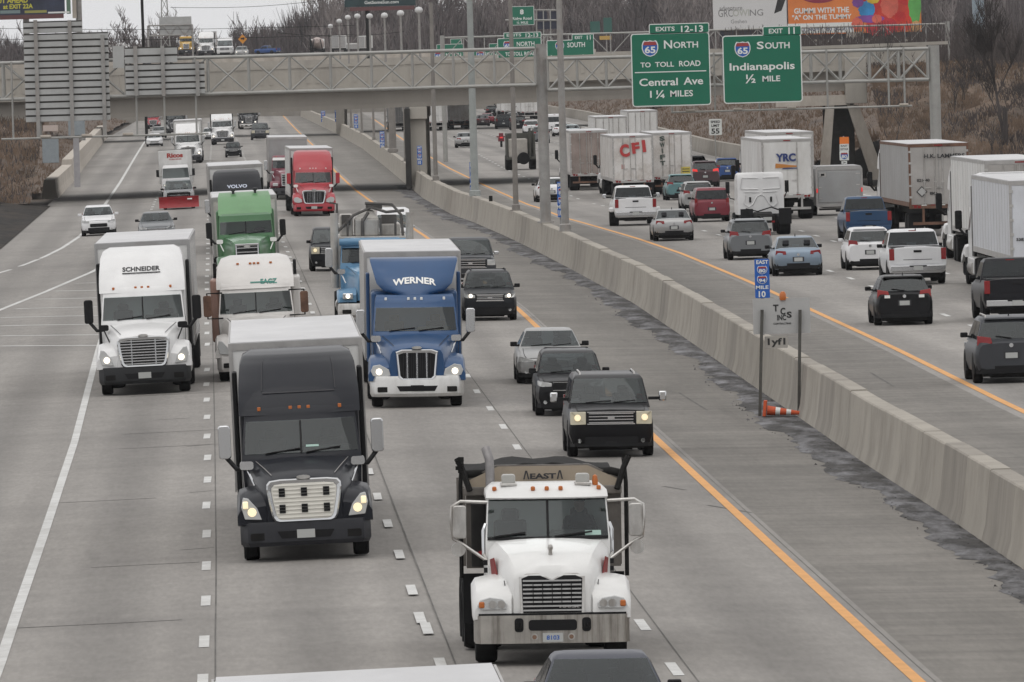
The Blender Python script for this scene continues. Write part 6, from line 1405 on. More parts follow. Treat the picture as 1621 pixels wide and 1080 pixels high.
e, vc, vf = front_semi('off-white truck with pinkish sleeper side and green lettering behind the black semi', 411, 600, .99, style='aero', paint=cream, fairing='round', bumper=cream, arms='loop', hoodmirror=False, mirrors=rust, trailer=None, text=('EAGZ', .42, 2.90, .15, .50, mat('green lettering', (.05, .22, .18), .6), .03), marks=False)
m = MB(); vf.fpatch(m, -.50, .12, 2.86, 2.895, .02, 8, 1); m.build('stripe', MATS['green lettering'], e)
m = MB(); m.box(1.1, 1.36, -5.6, -3.3, 1.1, 3.0); m.build('side_panel', pinkp, e, bevel=.06); m = MB(); m.box(-1.36, -1.1, -5.6, -3.3, 1.1, 3.0); m.build('side_panel', cream, e, bevel=.06)
for f in (-.5, -.12, 0, .12, .5): m = MB(); m.boxc((f, vf.front(f, 3.42)+.02, 3.44), (.08, .08, .05)); m.build('marker_light', amber, e)
e, vc, vf = front_semi('green conventional truck with square chrome grille and a faded green roof cap', 394, 453, 1.06, style='classic', paint=greenp, fairing='slab', fairpaint=paint('faded green', (.12, .27, .12), d=.7), grille='hbars', trailer=dict(body=trailer_dirty, yf=-5.9, H_=3.5), mirrors=black, gframe=chrome, marks=False, hoodm=white_ink, stacks=False)
m = MB()
for x in (-.45, .42): m.lathe_z(x, -4.0, [(.05, 3.6), (.05, 3.72), (.12, 3.76), (.12, 3.82), (0, 3.84)], 8)
m.build('roof_beacon', darkgrey, e)
e, vc, vf = front_semi('dark charcoal semi with pale roof lettering behind the green truck', 381, 400, 1.04, style='aero', paint=darkp, trailer=dict(H_=4.1), text=('VOLVO', 0, 3.12, .16, .95, mat('pale blue lettering', (.55, .6, .72), .5), .03))
e, vc, vf = front_semi('maroon truck with grey trailer, mostly hidden behind the red semi', 457, 316, 1.02, style='classic', paint=maroonp, fairing=None, trailer=dict(body=trailer_grey, yf=-5.6, H_=4.05), grille='hbars', visor=white_ink)
front_semi('distant white semi truck nearest the dashed line, second from the overpass', 299, 259, 1.0, style='aero', paint=whitep, lit='on', trailer=dict(), fairing='slab')
front_semi('distant white semi truck just emerging from under the overpass', 353, 229, 1.0, style='aero', paint=whitep, lit='on', trailer=None, fairing='round')
front_semi('dark distant truck under the overpass near the yellow line', 394, 205, 1.0, style='classic', paint=darkp, fairing=None, trailer=dict(body=frame_m, roof=frame_m, yf=-5.2, H_=3.3), lit='on', bumper=dullchrome)
front_semi('distant dark-cabbed truck in the far left lane beneath the overpass', 279, 213, 1.0, style='aero', paint=darkp, trailer=dict(body=trailer_grey))
front_semi('distant red truck at the far left under the overpass', 243, 204, .8, style='aero', paint=redp, fairing=None, trailer=dict(body=trailer_grey, H_=2.9, yr=-13))
# bottom edge: trailer roof of a truck passing below
front_semi('white trailer roof of a truck cut off by the bottom edge of the picture', 672, 2222, 1.0, style='aero', paint=whitep, trailer=dict(yr=-21.5, yf=-6.3, H_=3.9))
# light blue tank truck
e, vc, vf = front_semi('light blue long-nosed truck with grey tank and twin stacks behind the blue semi', 592, 515, 1.06, style='classic', paint=lbluep, fairing=None, trailer=None, stacks=False, visor=lbluep, lit='on', hlpaint=chrome, bumper=dullchrome, gframe=chrome, mirrors=chrome, marks=False)
greym = mat('pale grey equipment', (.42, .405, .38), .6, .1, var=.15, scale=2, dirt=((.16, .14, .12), .7, 1.5, (1, 1, .5)))
m = MB(); m.box(-1.2, 1.2, -9.5, -4.0, 1.2, 2.9); m.box(-.25, .55, -9, -4.3, 2.9, 3.48); m.box(-.98, -.32, -8, -4.6, 2.9, 3.3); m.box(.62, 1.05, -7, -4.5, 2.9, 3.62); m.loft([[(-.25, -4.3, 3.48), (.55, -4.3, 3.48), (.55, -7, 3.48), (-.25, -7, 3.48)], [(-.05, -4.9, 3.78), (.3, -4.9, 3.78), (.3, -6.4, 3.78), (-.05, -6.4, 3.78)]]); m.build('equipment_body', greym, e, bevel=.05)
m = MB()
for x in (-.8, -.3, .3, .8): m.box(x-.04, x+.04, -4.28, -4.2, 2.9, 3.5)
m.tube([(-1.05, -4.2, 2.9), (-1.0, -4.2, 3.6), (-.7, -4.4, 3.95), (.2, -4.6, 4.0)], .05, 6); m.boxc((.85, -4.45, 3.45), (.3, .1, .35)); m.boxc((-.6, -5.0, 3.45), (.5, .5, .3)); m.tube([(-1.1, -4.3, 3.75), (-.5, -4.3, 3.7), (.0, -4.6, 3.86), (.6, -4.4, 3.6), (1.1, -4.2, 3.1)], .05, 6); m.tube([(.3, -4.2, 2.9), (.3, -4.2, 3.4), (.1, -4.3, 3.7)], .06, 6); m.tube([(1.15, -4.0, 3.0), (1.15, -4.0, 4.0), (1.4, -4.0, 4.05)], .04, 6); m.boxc((-.1, -5.0, 3.9), (.55, .5, .2)); m.build('pipework', mat('dark fittings', (.08, .075, .07), .7, var=.3), e)
for sd in (-1, 1): m = MB(); m.tube([(sd*1.26, -3.2, 1.2), (sd*1.26, -3.2, 3.7)], .13, 10); m.build('pipe_guard', greym, e, smooth=50)
for sd in (-1, 1):
    for y in (-5.2,): wheel(e, sd*.95, y, .51, .6, dullchrome)
m = MB(); m.tube([(1.1, -2.2, 2.75), (-1.1, -2.2, 2.75)], .12, 12); m.build('roof_roll', lbluep, e, smooth=50)
# cabover box truck
def box_truck():
    e = empty('box_truck', (0, 0, 0), 'white cab-over box truck with red lettering behind the snow plough pickup', 'truck')
    m = MB(); m.box(-1.2, 1.2, -7.2, -1.75, .95, 3.35); o = m.build('cargo_box', trailer_white, e, bevel=.06)
    m = MB(); m.text('Ricos', (0, -1.735, 2.98), (-1, 0, 0), (0, 0, 1), .34, 1.15, .05, 0); m.text('CLEANING', (0, -1.735, 2.70), (-1, 0, 0), (0, 0, 1), .09, .9, .03, 0); m.build('lettering', mat('red lettering', (.35, .04, .03), .6), o)
    vc = VL([(.55, 0, -1.6, 1.0, .08, .02), (1.3, -.02, -1.6, 1.0, .1, .02), (2.1, -.35, -1.6, .93, .12, .02), (2.3, -.5, -1.6, .85, .1, .02)], 12); m = MB(); vc.mesh(m, sub=2, hf=(1.38, 2.08)); m.build('cab', whitep, e, smooth=45)
    m = MB(); vc.fpatch(m, -.965, .965, 1.375, 2.085, .015, 12, 4); m.build('windshield', glass, e, smooth=60)
    m = MB(); vc.fpatch(m, -.45, .45, 1.72, 1.98, .02, 6, 2); m.build('sun_reflection_card', mat('pale dash card', (.35, .38, .36), .4), e) if 0 else None
    m = MB(); vc.fpatch(m, -.5, .5, .95, 1.12, .02, 8, 1); m.build('grille', black, e)
    m = MB(); m.box(-1.05, 1.05, -.2, .1, .42, .72); m.build('bumper', whitep, e, bevel=.04)
    for sd in (-1, 1):
        o = MB().boxc((sd*.75, -.02, .88), (.34, .16, .2)).build('headlight', lens, e, bevel=.02); MB().disc_y(sd*.75, .06, .88, .085, .02).build('bulb', lamp_on, o)
        m = MB(); m.boxc((sd*1.28, -.1, 1.75), (.2, .14, .5)); m.tube([(sd*.98, -.3, 1.5), (sd*1.26, -.1, 1.5)], .025, 5); m.build('mirror', black, e, bevel=.03)
        wheel(e, sd*.85, -.95, .40, .26, alu); wheel(e, sd*.85, -5.6, .40, .5, alu)
        m = MB(); vc.spatch(m, sd, .1, .7, 1.35, 2.05, .01); m.build('side_window', sideglass, e)
    m = MB(); m.box(-.45, .45, -7, -.5, .5, .9); m.build('chassis', frame_m, e)
    m = MB(); m.box(-.15, .15, .1, .12, .5, .62); m.build('number_plate', plate_m, e)
    place(e, 280, 312, -.95, -1, .98)
box_truck()
e, vl, hw, Y = car('pickup', paint('silver grey', (.28, .29, .30), .3), 'pickup truck carrying a bright red snow plough blade in front', 'pickup truck', 284, 331, -1, 1.0, mirrors=None, grille='slats')
m = MB(); yf = Y(0)+1.0
m.grid(lambda u, v: (-1.28+2.56*u, yf-.12*sin(pi*v)-.05, .12+.72*v), 10, 6); m.grid(lambda u, v: (-1.28+2.56*u, yf-.12*sin(pi*v)-.10, .12+.72*v), 10, 6)
for x in (-1.0, -.5, 0, .5, 1.0): m.box(x-.03, x+.03, yf-.4, yf-.15, .2, .8)
m.build('plough_blade', mat('plough red', (.30, .015, .02), .45, var=.15, scale=2), e, smooth=50)
m = MB(); m.box(-.25, -.0, yf-.045, yf-.03, .6, .66) if 0 else m.box(-.85, -.55, yf-.1, yf-.03, .62, .70); m.build('plough_badge', white_ink, e)
m = MB(); m.box(-.6, .6, Y(0)-.1, yf-.3, .35, .5); m.box(-.75, .75, Y(0)+.15, Y(0)+.3, .95, 1.08); m.tube([(-.7, Y(0)+.2, .4), (-.7, Y(0)+.2, 1.05)], .05, 6); m.tube([(.7, Y(0)+.2, .4), (.7, Y(0)+.2, 1.05)], .05, 6); m.build('plough_frame', frame_m, e)
# ---------------------------------------------------------------- oncoming cars
blk = paint('black car', (.006, .006, .0075), d=.15, sheen=.2); silver = paint('silver car', (.36, .36, .36), .5, d=.2); wcar = paint('white car', (.72, .72, .73), d=.1); gcar = paint('grey car', (.06, .063, .07), .4, d=.2); dgcar = paint('dark grey car', (.022, .024, .028), .3, d=.2); lbcar = paint('pale blue car', (.21, .27, .34), .4, d=.15); rcar = paint('dark red car', (.17, .012, .025), .2, d=.2); tealc = paint('teal car', (.11, .22, .23), .4, d=.2); bcar = paint('blue car', (.02, .07, .24), .2, d=.2); navyc = paint('dark blue truck', (.012, .05, .12), .2, d=.15); grcar = paint('slate car', (.17, .18, .19), .4, d=.2); brc = paint('brown grey car', (.09, .06, .065), .3, d=.2)
car('bigsuv', blk, 'black boxy sport utility vehicle with chrome slatted grille and big tow mirrors', 'SUV', 966, 722, -1, 1.0, lit='dim', rails=dullchrome, mirrors='tow', bumper=mat('satin black bumper', (.010, .010, .011), .45, spec=.25))
car('suv', blk, 'black rounded SUV between the silver sedan and the boxy black SUV', 'SUV', 903, 657, -1, .98, grille='mesh', name='sport_utility_car')
car('sedan', silver, 'silver sedan with a large chrome grille, furthest of the three in line', 'car', 872, 606, -1, 1.05, grille='slats', lights=None)
car('suv', dgcar, 'dark grey SUV with lit headlights beside the blue semi', 'SUV', 775, 507, -1, 1.03, lit='on', rails=True)
car('pickup', gcar, 'grey pickup with chrome grille partly hidden behind the blue semi trailer', 'pickup truck', 744, 455, -1, 1.05, chromebump=True, mirrors='chrome')
car('bigsuv', dgcar, 'dark pickup-style SUV with amber lamp left of the light blue truck', 'SUV', 527, 429, -1, 1.0, lit='dim')
car('van', wcar, 'white van behind the light blue truck near the yellow line', 'van', 624, 398, -1, .9, mirrors='chrome')
car('hatch', wcar, 'white compact car coming down the ramp lane with its black grille', 'car', 157, 373, -1, 1.08, grille='none', mirrors='paint')
car('sedan', grcar, 'grey sedan half hidden behind the white semi trailer', 'car', 249, 381, -1, 1.05)
car('sedan', dgcar, 'dark sedan with pale painted roof reflections cut off by the bottom edge', 'car', 959, 1214, -1, .98, top=paint('navy grey roof reflection', (.06, .065, .085), .4, d=.1))  # reflections on the roof put into its paler paint
car('bigsuv', gcar, 'distant dark pickup-like SUV near the yellow line in front of the overpass', 'SUV', 412, 222, -1, 1.05)
car('sedan', wcar, 'distant white car beside the white edge line under the overpass', 'car', 245, 232, -1, 1.0)
car('sedan', silver, 'distant silver car at the far left under the overpass', 'car', 252, 219, -1, 1.0)
car('hatch', wcar, 'distant white car with one bright headlamp between two white trucks', 'car', 332, 222, -1, .95, lit='on')
car('suv', blk, 'small black vehicle just behind the charcoal semi trailer roof', 'car', 370, 249, -1, .85)
# ---------------------------------------------------------------- traffic going away on the right
def tro(e): return [c for c in e.children if c.name.startswith('trailer')][0]
whitecab = whitep
e = rear_semi('white semi trailer with big red slanted CFI letters on its doors', 1002, 313, whitecab, dict(body=trailer_dirty, H_=3.98))
for t, x, z, h, w_ in (('C', -.52, 3.02, .82, .62), ('F', .20, 3.17, .70, .50), ('I', .72, 3.28, .78, .22)): rear_text(tro(e), t, x, -22.6, z, h, w_, mat('red door letters', (.42, .035, .035), .5), .05, .10)
m = MB(); m.box(-.75, -.55, -22.54, -22.53, 1.85, 2.15); m.build('warning_label', mat('pink label', (.45, .28, .26), .6), tro(e))
e = rear_semi('grimy brown-stained white semi trailer, leftmost of the trailer group', 933, 301, whitecab, dict(body=trailer_dirty, rear=mat('brown stained door', (.24, .19, .17), .7, var=.25, scale=1, dirt=((.38, .35, .32), .6, .9, (1, 1, .5))), H_=4.05))
e = rear_semi('white semi trailer with dark vertical letters, right of the red-lettered trailer', 1064, 307, whitecab, dict(body=trailer_dirty, H_=4.0))
for k, ch in enumerate('SWIFT'): rear_text(tro(e), ch, -.62, -22.57, 3.62-k*.40, .30, .34 if ch != 'I' else .09, mat('faded dark letters', (.05, .07, .06), .6), .05, .06)
m = MB(); m.box(.55, 1.15, -22.545, -22.535, 1.3, 1.75, 0); m.box(.62, 1.1, -22.55, -22.545, 1.42, 1.47, 1); m.box(.62, 1.1, -22.55, -22.545, 1.58, 1.63, 1); m.build('warning_label', [mat('yellow label', (.55, .45, .08), .6), ink], tro(e))
rear_semi('plain white semi trailer farther away, above the red-lettered trailer', 1018, 250, whitecab, dict(H_=4.1, body=trailer_white)); rear_semi('pale far trailer whose roof shows left of the plain white one', 968, 262, whitecab, dict(H_=4.0, body=trailer_white))
e = rear_semi('white semi trailer with blue YRC letters and an orange swoosh on its door', 1246, 347, whitecab, dict(H_=4.1, doors='single', body=trailer_white, floor=1.25), 1.07)
rear_text(tro(e), 'YRC', -.08, -22.6, 3.15, .42, 1.02, mat('navy letters', (.02, .04, .16), .5), .05, .0)
m = MB(); m.prism([(-.62, 2.62), (.45, 2.66), (.5, 2.72), (-.6, 2.86)], -22.56, -22.54, 0); m.prism([(-.3, 2.56), (.5, 2.58), (.5, 2.61), (-.2, 2.62)], -22.57, -22.55, 1); m.build('swoosh', [mat('orange swoosh', (.5, .2, .04), .5), MATS['navy letters']], tro(e))
m = MB(); m.box(-1.25, 1.1, -19.5, -19.3, 3.95, 4.35); m.build('refrigeration_top', trailer_white, e) if 0 else None
rear_semi('white trailer just ahead of the blue-lettered one, its roof showing above', 1250, 333, whitecab, dict(H_=4.25, body=trailer_white), 1.06)
e = rear_semi('weathered grey-white tall trailer with dark serif letters and a diamond placard', 1485, 373, whitecab, dict(H_=4.0, body=trailer_grey, rear=mat('grey door', (.36, .345, .33), .55, var=.12, scale=1, dirt=((.2, .16, .13), .6, 1, (1, 1, .4))), frame=rust, floor=1.35), 1.13)
rear_text(tro(e), 'H.K. LAMMERS', .25, -22.6, 3.45, .18, 1.75, ink, .03); rear_text(tro(e), '021440', -.68, -22.56, 2.42, .13, .55, ink, .03); rear_text(tro(e), 'ISO', -.25, -22.56, 1.85, .12, .32, ink, .05)
m = MB(); m.prism([(-.75-.24, 1.93), (-.75, 2.17), (-.51, 1.93), (-.75, 1.69)], -22.55, -22.53, 0); m.prism([(-.75-.19, 1.93), (-.75, 2.12), (-.56, 1.93), (-.75, 1.74)], -22.56, -22.55, 1); m.build('placard', [ink, mat('placard grey', (.4, .4, .39), .6)], tro(e))
e = rear_semi('big white ribbed trailer with its nearer corner at the right edge of the picture', 1660, 472, whitecab, dict(H_=3.85, body=mat('ribbed white wall', (.60, .62, .66), .4, var=.05, scale=1, dirt=((.35, .34, .33), .35, .8, (1, 1, .4))), floor=1.3), 1.13)
rear_text(tro(e), '5383', -.95, -22.57, 1.95, .1, .3, ink, .04)
e = rear_semi('white trailer with black stripes and a grey door behind the ribbed one', 1614, 426, whitecab, dict(H_=4.05, body=trailer_white, rear=MATS['grey door'], floor=1.25), 1.12)
rear_text(tro(e), '5', -.55, -22.56, 3.42, .16, .18, ink, .04)
# bobtail cab seen from behind
def bobtail():
    e = empty('bobtail_tractor', (0, 0, 0), 'white truck tractor without a trailer, its ribbed sleeper back facing us', 'truck')
    vb = VL([(1.0, 0, -2.6, 1.18, .1, .04), (2.7, 0, -2.6, 1.18, .1, .05), (3.02, -.4, -2.6, 1.16, .12, .08), (3.12, -.8, -2.55, 1.06, .12, .1)], 12); m = MB(); vb.mesh(m); m.build('sleeper', whitep, e, bevel=0, smooth=45)
    m = MB(); y = -2.62
    for sd in (-1, 1):
        m.tube([(sd*.12, y, 2.85), (sd*.95, y, 2.88), (sd*1.02, y, 2.4), (sd*.98, y, 2.3), (sd*.12, y, 2.28)], .022, 6); m.tube([(sd*.78, y, 2.0), (sd*.86, y, 1.55), (sd*.62, y, 1.38), (sd*.42, y, 1.5), (sd*.2, y, 1.9), (0, y, 2.0)], .022, 6); m.tube([(sd*.1, y, 2.12), (sd*.85, y, 2.15)], .02, 6)
    m.build('pressed_ribs', whitep, e, smooth=60)
    m = MB()
    for x in (-.55, .52): m.box(x-.05, x+.05, -2.65, -2.6, 1.62, 1.88)
    m.build('vent', black, e)
    for sd in (-1, 1):
        m = MB(); m.boxc((sd*1.52, .2, 2.35), (.2, .16, .6)); m.tube([(sd*1.52, .2, 2.1), (sd*1.4, .2, 1.8), (sd*1.18, .1, 1.75)], .035, 6); m.build('mirror', black, e, bevel=.03)
        for y in (-4.4, -5.7): wheel(e, sd*.95, y, .52, .6, dullchrome)
        wheel(e, sd*1.03, 2.2, .52, .3, chrome)
        m = MB(); m.box(sd*.97-.32, sd*.97+.32, -6.45, -6.42, .55, 1.35); m.build('mud_flap', black, e)
    m = MB(); m.box(-.45, .45, -6.6, 3, .62, 1.0); m.loft([[(sx*.5, -3.6, 1.05) for sx in (-1, 1)]+[(sx*.4, -5.2, .98) for sx in (1, -1)], [(sx*.45, -3.7, 1.14) for sx in (-1, 1)]+[(sx*.35, -5.1, 1.05) for sx in (1, -1)]]); m.tube([(-.8, -2.9, 1.3), (-.2, -3.1, 1.15), (.5, -2.9, 1.35), (.9, -2.8, 1.2)], .035, 6); m.box(-1.0, 1.0, -3.2, -2.7, .9, 1.02); m.build('chassis', frame_m, e)
    m = MB(); m.box(-.28, .28, -6.64, -6.6, .75, .92); m.build('number_plate', plate_m, e)
    m = MB(); m.loft([[(x, y, z) for x, z in ((1.05, .95), (1.05, 1.6), (.7, 1.95), (-.7, 1.95), (-1.05, 1.6), (-1.05, .95))] for y in (0, 2.6)]); m.build('hood', whitep, e)
    for sd in (-1, 1): m = MB(); m.boxc((sd*.35, -6.62, .68), (.16, .04, .09)); m.build('tail_lamp', redlens, e)
    place(e, 1212, 372, -5.7, 1, .99)
bobtail()
def cargo_trailer():
    e = empty('cargo_trailer', (0, 0, 0), 'small grey enclosed cargo trailer with rounded roof edge', 'trailer')
    m = MB(); m.loft([[(x*1.25, y, .55+z) for x, z in ((-1, 0), (1, 0), (1, 1.95), (.93, 2.1), (-.93, 2.1), (-1, 1.95))] for y in (-2.6, 2.6)]); m.build('trailer_body', trailer_grey, e, smooth=30)
    m = MB(); m.prism(rrect(-1.12, 1.14, .72, 2.36, .04), -2.64, -2.58); o = m.build('ramp_door', mat('pale grey door', (.33, .335, .34), .4, .1, var=.08, scale=.6, dirt=((.22, .2, .18), .4, 1, (1, 1, .5))), e, bevel=.01)
    m = MB(); m.box(-1.05, -.72, -2.66, -2.635, 2.1, 2.3, 0); m.box(-.98, -.79, -2.665, -2.66, 2.14, 2.26, 1)
    for z in (1.0, 1.6, 2.2): m.box(.9, 1.12, -2.66, -2.635, z, z+.05, 0); m.box(-1.1, -.95, -2.66, -2.635, z-.1, z-.06, 0)
    m.build('door_hardware', [dullchrome, black], o)
    m = MB(); m.box(-1.25, 1.25, -2.66, -2.5, .48, .62); m.box(-1.26, -1.16, -2.63, -2.5, .55, 2.5); m.box(1.16, 1.26, -2.63, -2.5, .55, 2.5); m.box(-1.2, 1.2, -2.62, -2.5, 2.45, 2.6); m.build('rear_frame', rail_m, e)
    for sd in (-1, 1):
        m = MB(); m.boxc((sd*1.2, -2.66, 1.35), (.07, .05, .22)); m.build('tail_lamp', redlit, e)
        wheel(e, sd*1.2, -.5, .36, .24, alu); wheel(e, sd*1.2, .4, .36, .24, alu)
    m = MB(); m.box(-.9, .9, -2.5, 2.6, .42, .54); m.box(-1.1, 1.0, -2.55, -2.45, .30, .40); m.tube([(-.5, 2.6, .5), (0, 4, .5), (.5, 2.6, .5)], .05, 6); m.build('chassis', frame_m, e)
    place(e, 1329, 341, -2.2, 1, 1.03)
cargo_trailer()
# cars going away
e, vl, hw, Y = car('pickup', wcar, 'white dual-rear-wheel pickup with red lamps, just below the red-lettered trailer', 'pickup truck', 1005, 357, 1, 1.12, mirrors='tow')
for sd in (-1, 1): MB().boxc((sd*(hw+.10), Y(.78), .78), (.22, 1.0, .22)).build('wheel_flare', wcar, e, bevel=.06); wheel(e, sd*(hw+.08), Y(.78), .41, .24, alu)
car('sedan', silver, 'silver-grey sedan with red lamps ahead of the yellow line, left of centre', 'car', 1066, 381, 1, 1.06, antenna=True)
car('sedan', lbcar, 'pale blue sedan beside the blue mile 10 marker', 'car', 1262, 436, 1, 1.10, antenna=True)
car('suv', grcar, 'slate grey SUV left of the pale blue sedan', 'SUV', 1187, 411, 1, 1.06, rails=True, antenna=False)
car('suv', wcar, 'white SUV with slim red lamps left of the white pickup with chrome bumper', 'SUV', 1376, 427, 1, 1.04, mirrors='paint')
car('pickup', paint('white pickup', (.66, .665, .68), d=.1), 'white pickup with a chrome rear bumper behind the black hatchback', 'pickup truck', 1450, 450, 1, 1.12, antenna=True)
e, vl, hw, Y = car('hatch', blk, 'black hatchback with tall red lamps and white stickers in the right carriageway', 'car', 1430, 514, 1, 1.08, antenna=True, tl=mat('tall red lamp', (.28, .02, .02), .25))
m = MB(); m.box(-.62, -.45, Y(1)-.02, Y(1)+.02, .86, .95); m.box(.45, .62, Y(1)-.02, Y(1)+.02, .86, .95); m.build('sticker', white_ink, e)
car('pickup', paint('black pickup', (.014, .014, .017), d=.2), 'black pickup with a silver tailgate panel at the right edge', 'pickup truck', 1606, 508, 1, 1.10, mirrors=None, cover=True)
car('suv', gcar, 'dark grey SUV cut by the right edge, nearest on that carriageway', 'SUV', 1598, 605, 1, 1.08, antenna=True, rails=dullchrome)
car('pickup', navyc, 'dark blue pickup beside the weathered trailer', 'pickup truck', 1373, 381, 1, 1.10, bumper=navyc)
car('bigsuv', rcar, 'dark red SUV in the middle of the right carriageway', 'SUV', 1126, 351, 1, .98)
car('suv', silver, 'silver car mostly hidden behind the dark red SUV', 'car', 1105, 334, 1, 1.0)
car('hatch', tealc, 'teal hatchback behind the red SUV near the dark-lettered trailer', 'car', 1078, 317, 1, 1.05)
car('suv', brc, 'brownish SUV with wide red lamps right of the dark-lettered trailer', 'SUV', 1116, 297, 1, 1.05, tl=redlit)
car('hatch', bcar, 'bright blue compact SUV left of the blue-lettered trailer', 'car', 1151, 287, 1, 1.05)
car('hatch', wcar, 'tiny pale car peeping out beside the dark-lettered trailer', 'car', 1102, 278, 1, .95)
car('sedan', wcar, 'white car half hidden behind the gantry post', 'car', 873, 320, 1, 1.05)
car('sedan', silver, 'small silver-white sedan crossing behind the leaning light pole', 'car', 737, 234, 1, 1.05)
for a in [('suv', wcar, 'distant white SUV under the overpass, centre of the lane', 841, 213, .95), ('suv', blk, 'distant black SUV left of the distant white SUV', 820, 206, 1.0), ('bigsuv', dgcar, 'distant dark van left of the distant black SUV', 797, 204, .95), ('suv', grcar, 'distant slate SUV behind the gantry post', 856, 227, 1.0), ('van', wcar, 'distant white van under the overpass beside the slim light pole', 878, 209, .9), ('sedan', wcar, 'distant white car right of the slim pole top lane', 889, 216, 1.0), ('sedan', paint('pale teal', (.4, .5, .52), d=.2), 'distant pale teal car right of the slim light pole', 906, 219, 1.0), ('hatch', silver, 'distant pale hatchback between the dark vehicles and the far trailers', 812, 196, .95), ('sedan', rcar, 'distant red car beside the far trucks', 772, 197, 1.0), ('suv', blk, 'distant black SUV topmost under the girder', 779, 186, 1.0), ('sedan', brc, 'distant maroon car left of the red one', 764, 200, 1.0)]:
    car(a[0], a[1], a[2], 'car' if a[0] in ('sedan', 'hatch') else ('van' if a[0] == 'van' else 'SUV'), a[3], a[4], 1, a[5])
for a in [('distant white trailer with a dark line of letters at far left under the girder', 692, 207, trailer_white, 1.0), ('distant pinkish trailer right of the far lettered one', 727, 204, trailer_dirty, 1.0), ('distant pale trailer under the girder, right of the red car', 806, 187, trailer_white, .95), ('distant pale trailer right of the other under the girder', 838, 189, trailer_white, .95), ('distant grey trailer seen beside the dark column', 633, 207, trailer_grey, .95)]:
    e = rear_semi(a[0], a[1], a[2], whitecab, dict(H_=4.0, body=a[3]), a[4])
    if a[1] == 692: rear_text(tro(e), 'POLAR', -.1, -22.6, 3.3, .28, 1.7, ink, .03)
# low flatbed-like dark truck with big wheels
def utility_truck():
    e = empty('utility_truck', (0, 0, 0), 'dark olive truck with big exposed wheels and a spare tyre at its back', 'truck'); ol = mat('olive drab', (.06, .06, .05), .7, var=.3, scale=2); lt = mat('pale canvas', (.36, .34, .31), .8, var=.15, scale=2)
    m = MB(); m.box(-1.2, 1.2, -1.2, -.9, .95, 3.0); m.box(-1.2, -1.02, -4.2, -.9, .95, 2.9); m.box(1.02, 1.2, -4.2, -.9, .95, 2.9); m.box(-1.2, 1.2, -4.4, -.9, .85, 1.05); m.build('rack', ol, e, bevel=.03)
    m = MB(); m.box(-1.0, .55, -4.3, -1.1, 1.05, 2.55); m.build('cargo', lt, e, bevel=.1)
    m = MB(); m.box(-1.1, 1.1, -.6, 1.2, .8, 2.9); m.build('cab', ol, e, bevel=.12); m = MB(); m.box(-.75, .75, -.62, -.6, 2.1, 2.7); m.build('rear_window', sideglass, e)
    m = MB(); m.tube([(.75, -4.2, 1), (.75, -4.2, 3.4)], .1, 8); m.tube([(1.0, -3.8, 1), (1.0, -3.8, 3.2)], .12, 8); m.build('pipe', ol, e)
    for sd in (-1, 1):
        wheel(e, sd*.98, -3.4, .66, .5, ol); wheel(e, sd*.98, 1.2, .6, .4, ol)
    o = wheel(e, .2, -4.5, .5, .3, ol, 'spare_wheel'); o.rotation_euler = (0, 0, pi/2); o.location.z = .95
    m = MB(); m.box(-1.15, 1.15, -4.5, -4.35, .7, .85); m.build('bumper', frame_m, e); m = MB(); m.box(-.4, .4, -4.3, 1.5, .55, .9); m.build('chassis', frame_m, e)
    place(e, 825, 269, -3.4, 1, .98)
utility_truck()
e = empty('motorcycle', (0, 0, 0), 'tiny red motorcycle left of the dark olive truck', 'motorcycle'); m = MB(); m.box(-.3, .3, -.5, .5, .55, .95); m.box(-.45, .45, .3, .4, .95, 1.1); m.boxc((0, -.3, 1.15), (.45, .3, .5)); m.build('body', mat('red fairing', (.16, .02, .03), .5), e, bevel=.06); wheel(e, 0.01, -.7, .32, .16, frame_m); wheel(e, 0.01, .7, .32, .16, frame_m)
m = MB(); m.boxc((0, -.75, .95), (.3, .05, .12)); m.build('tail_lamp', redlit, e); place(e, 794, 233, -.7, 1, 1.0)
# ---------------------------------------------------------------- traffic on the far flyover
def on_flyover(root, px, py, d, facing, near_y, sc=1.0):
    p = atd(px, py, d); root.location = p; root.rotation_euler = (0, 0, pi if facing < 0 else 0); root.scale = (sc,)*3
yelp = paint('yellow truck', (.50, .30, .03), d=.3)
for lab, px, py, d, pm, fr_, lit, tr in [('tiny yellow truck with lit lamps on the far ramp', 295, 87, 1420, yelp, None, 'on', None), ('tiny white truck with lit lamps right of the yellow one on the ramp', 326, 88, 1420, whitep, 'round', 'on', dict(body=trailer_dirty, H_=3.7, yr=-14))]:
    e, vc, vf = tractor('truck', lab, 'truck', dict(style='classic' if fr_ is None else 'aero', paint=pm, fairing=fr_, lit=lit, trailer=tr)); on_flyover(e, px, py, 1565, -1, 0, 1.08)
e, vl, hw, Y = car('van', wcar, 'tiny white van right of the white truck on the far ramp', 'van', 400, 400, -1); on_flyover(e, 357, 89.5, 1560, -1, 0, 1.35)
e, vl, hw, Y = car('sedan', silver, 'tiny pale car right of the white van on the far ramp', 'car', 400, 400, -1, lit='on'); on_flyover(e, 383, 90, 1555, -1, 0, 1.2)
e, vl, hw, Y = car('pickup', bcar, 'tiny blue-backed pickup on the far ramp right of the diamond sign', 'pickup truck', 400, 400, 1); on_flyover(e, 424, 86, 1570, 1, 0, .75); e.rotation_euler = (0, 0, radians(60))
e, vc, vf = tractor('truck', 'tiny white box truck seen side-on at far left of the ramp', 'truck', dict(style='aero', paint=whitep, fairing='slab', trailer=dict(H_=3.4, yr=-13, yf=-5.8))); on_flyover(e, 216, 88, 1640, -1, 0, .62); e.rotation_euler = (0, 0, radians(-70))
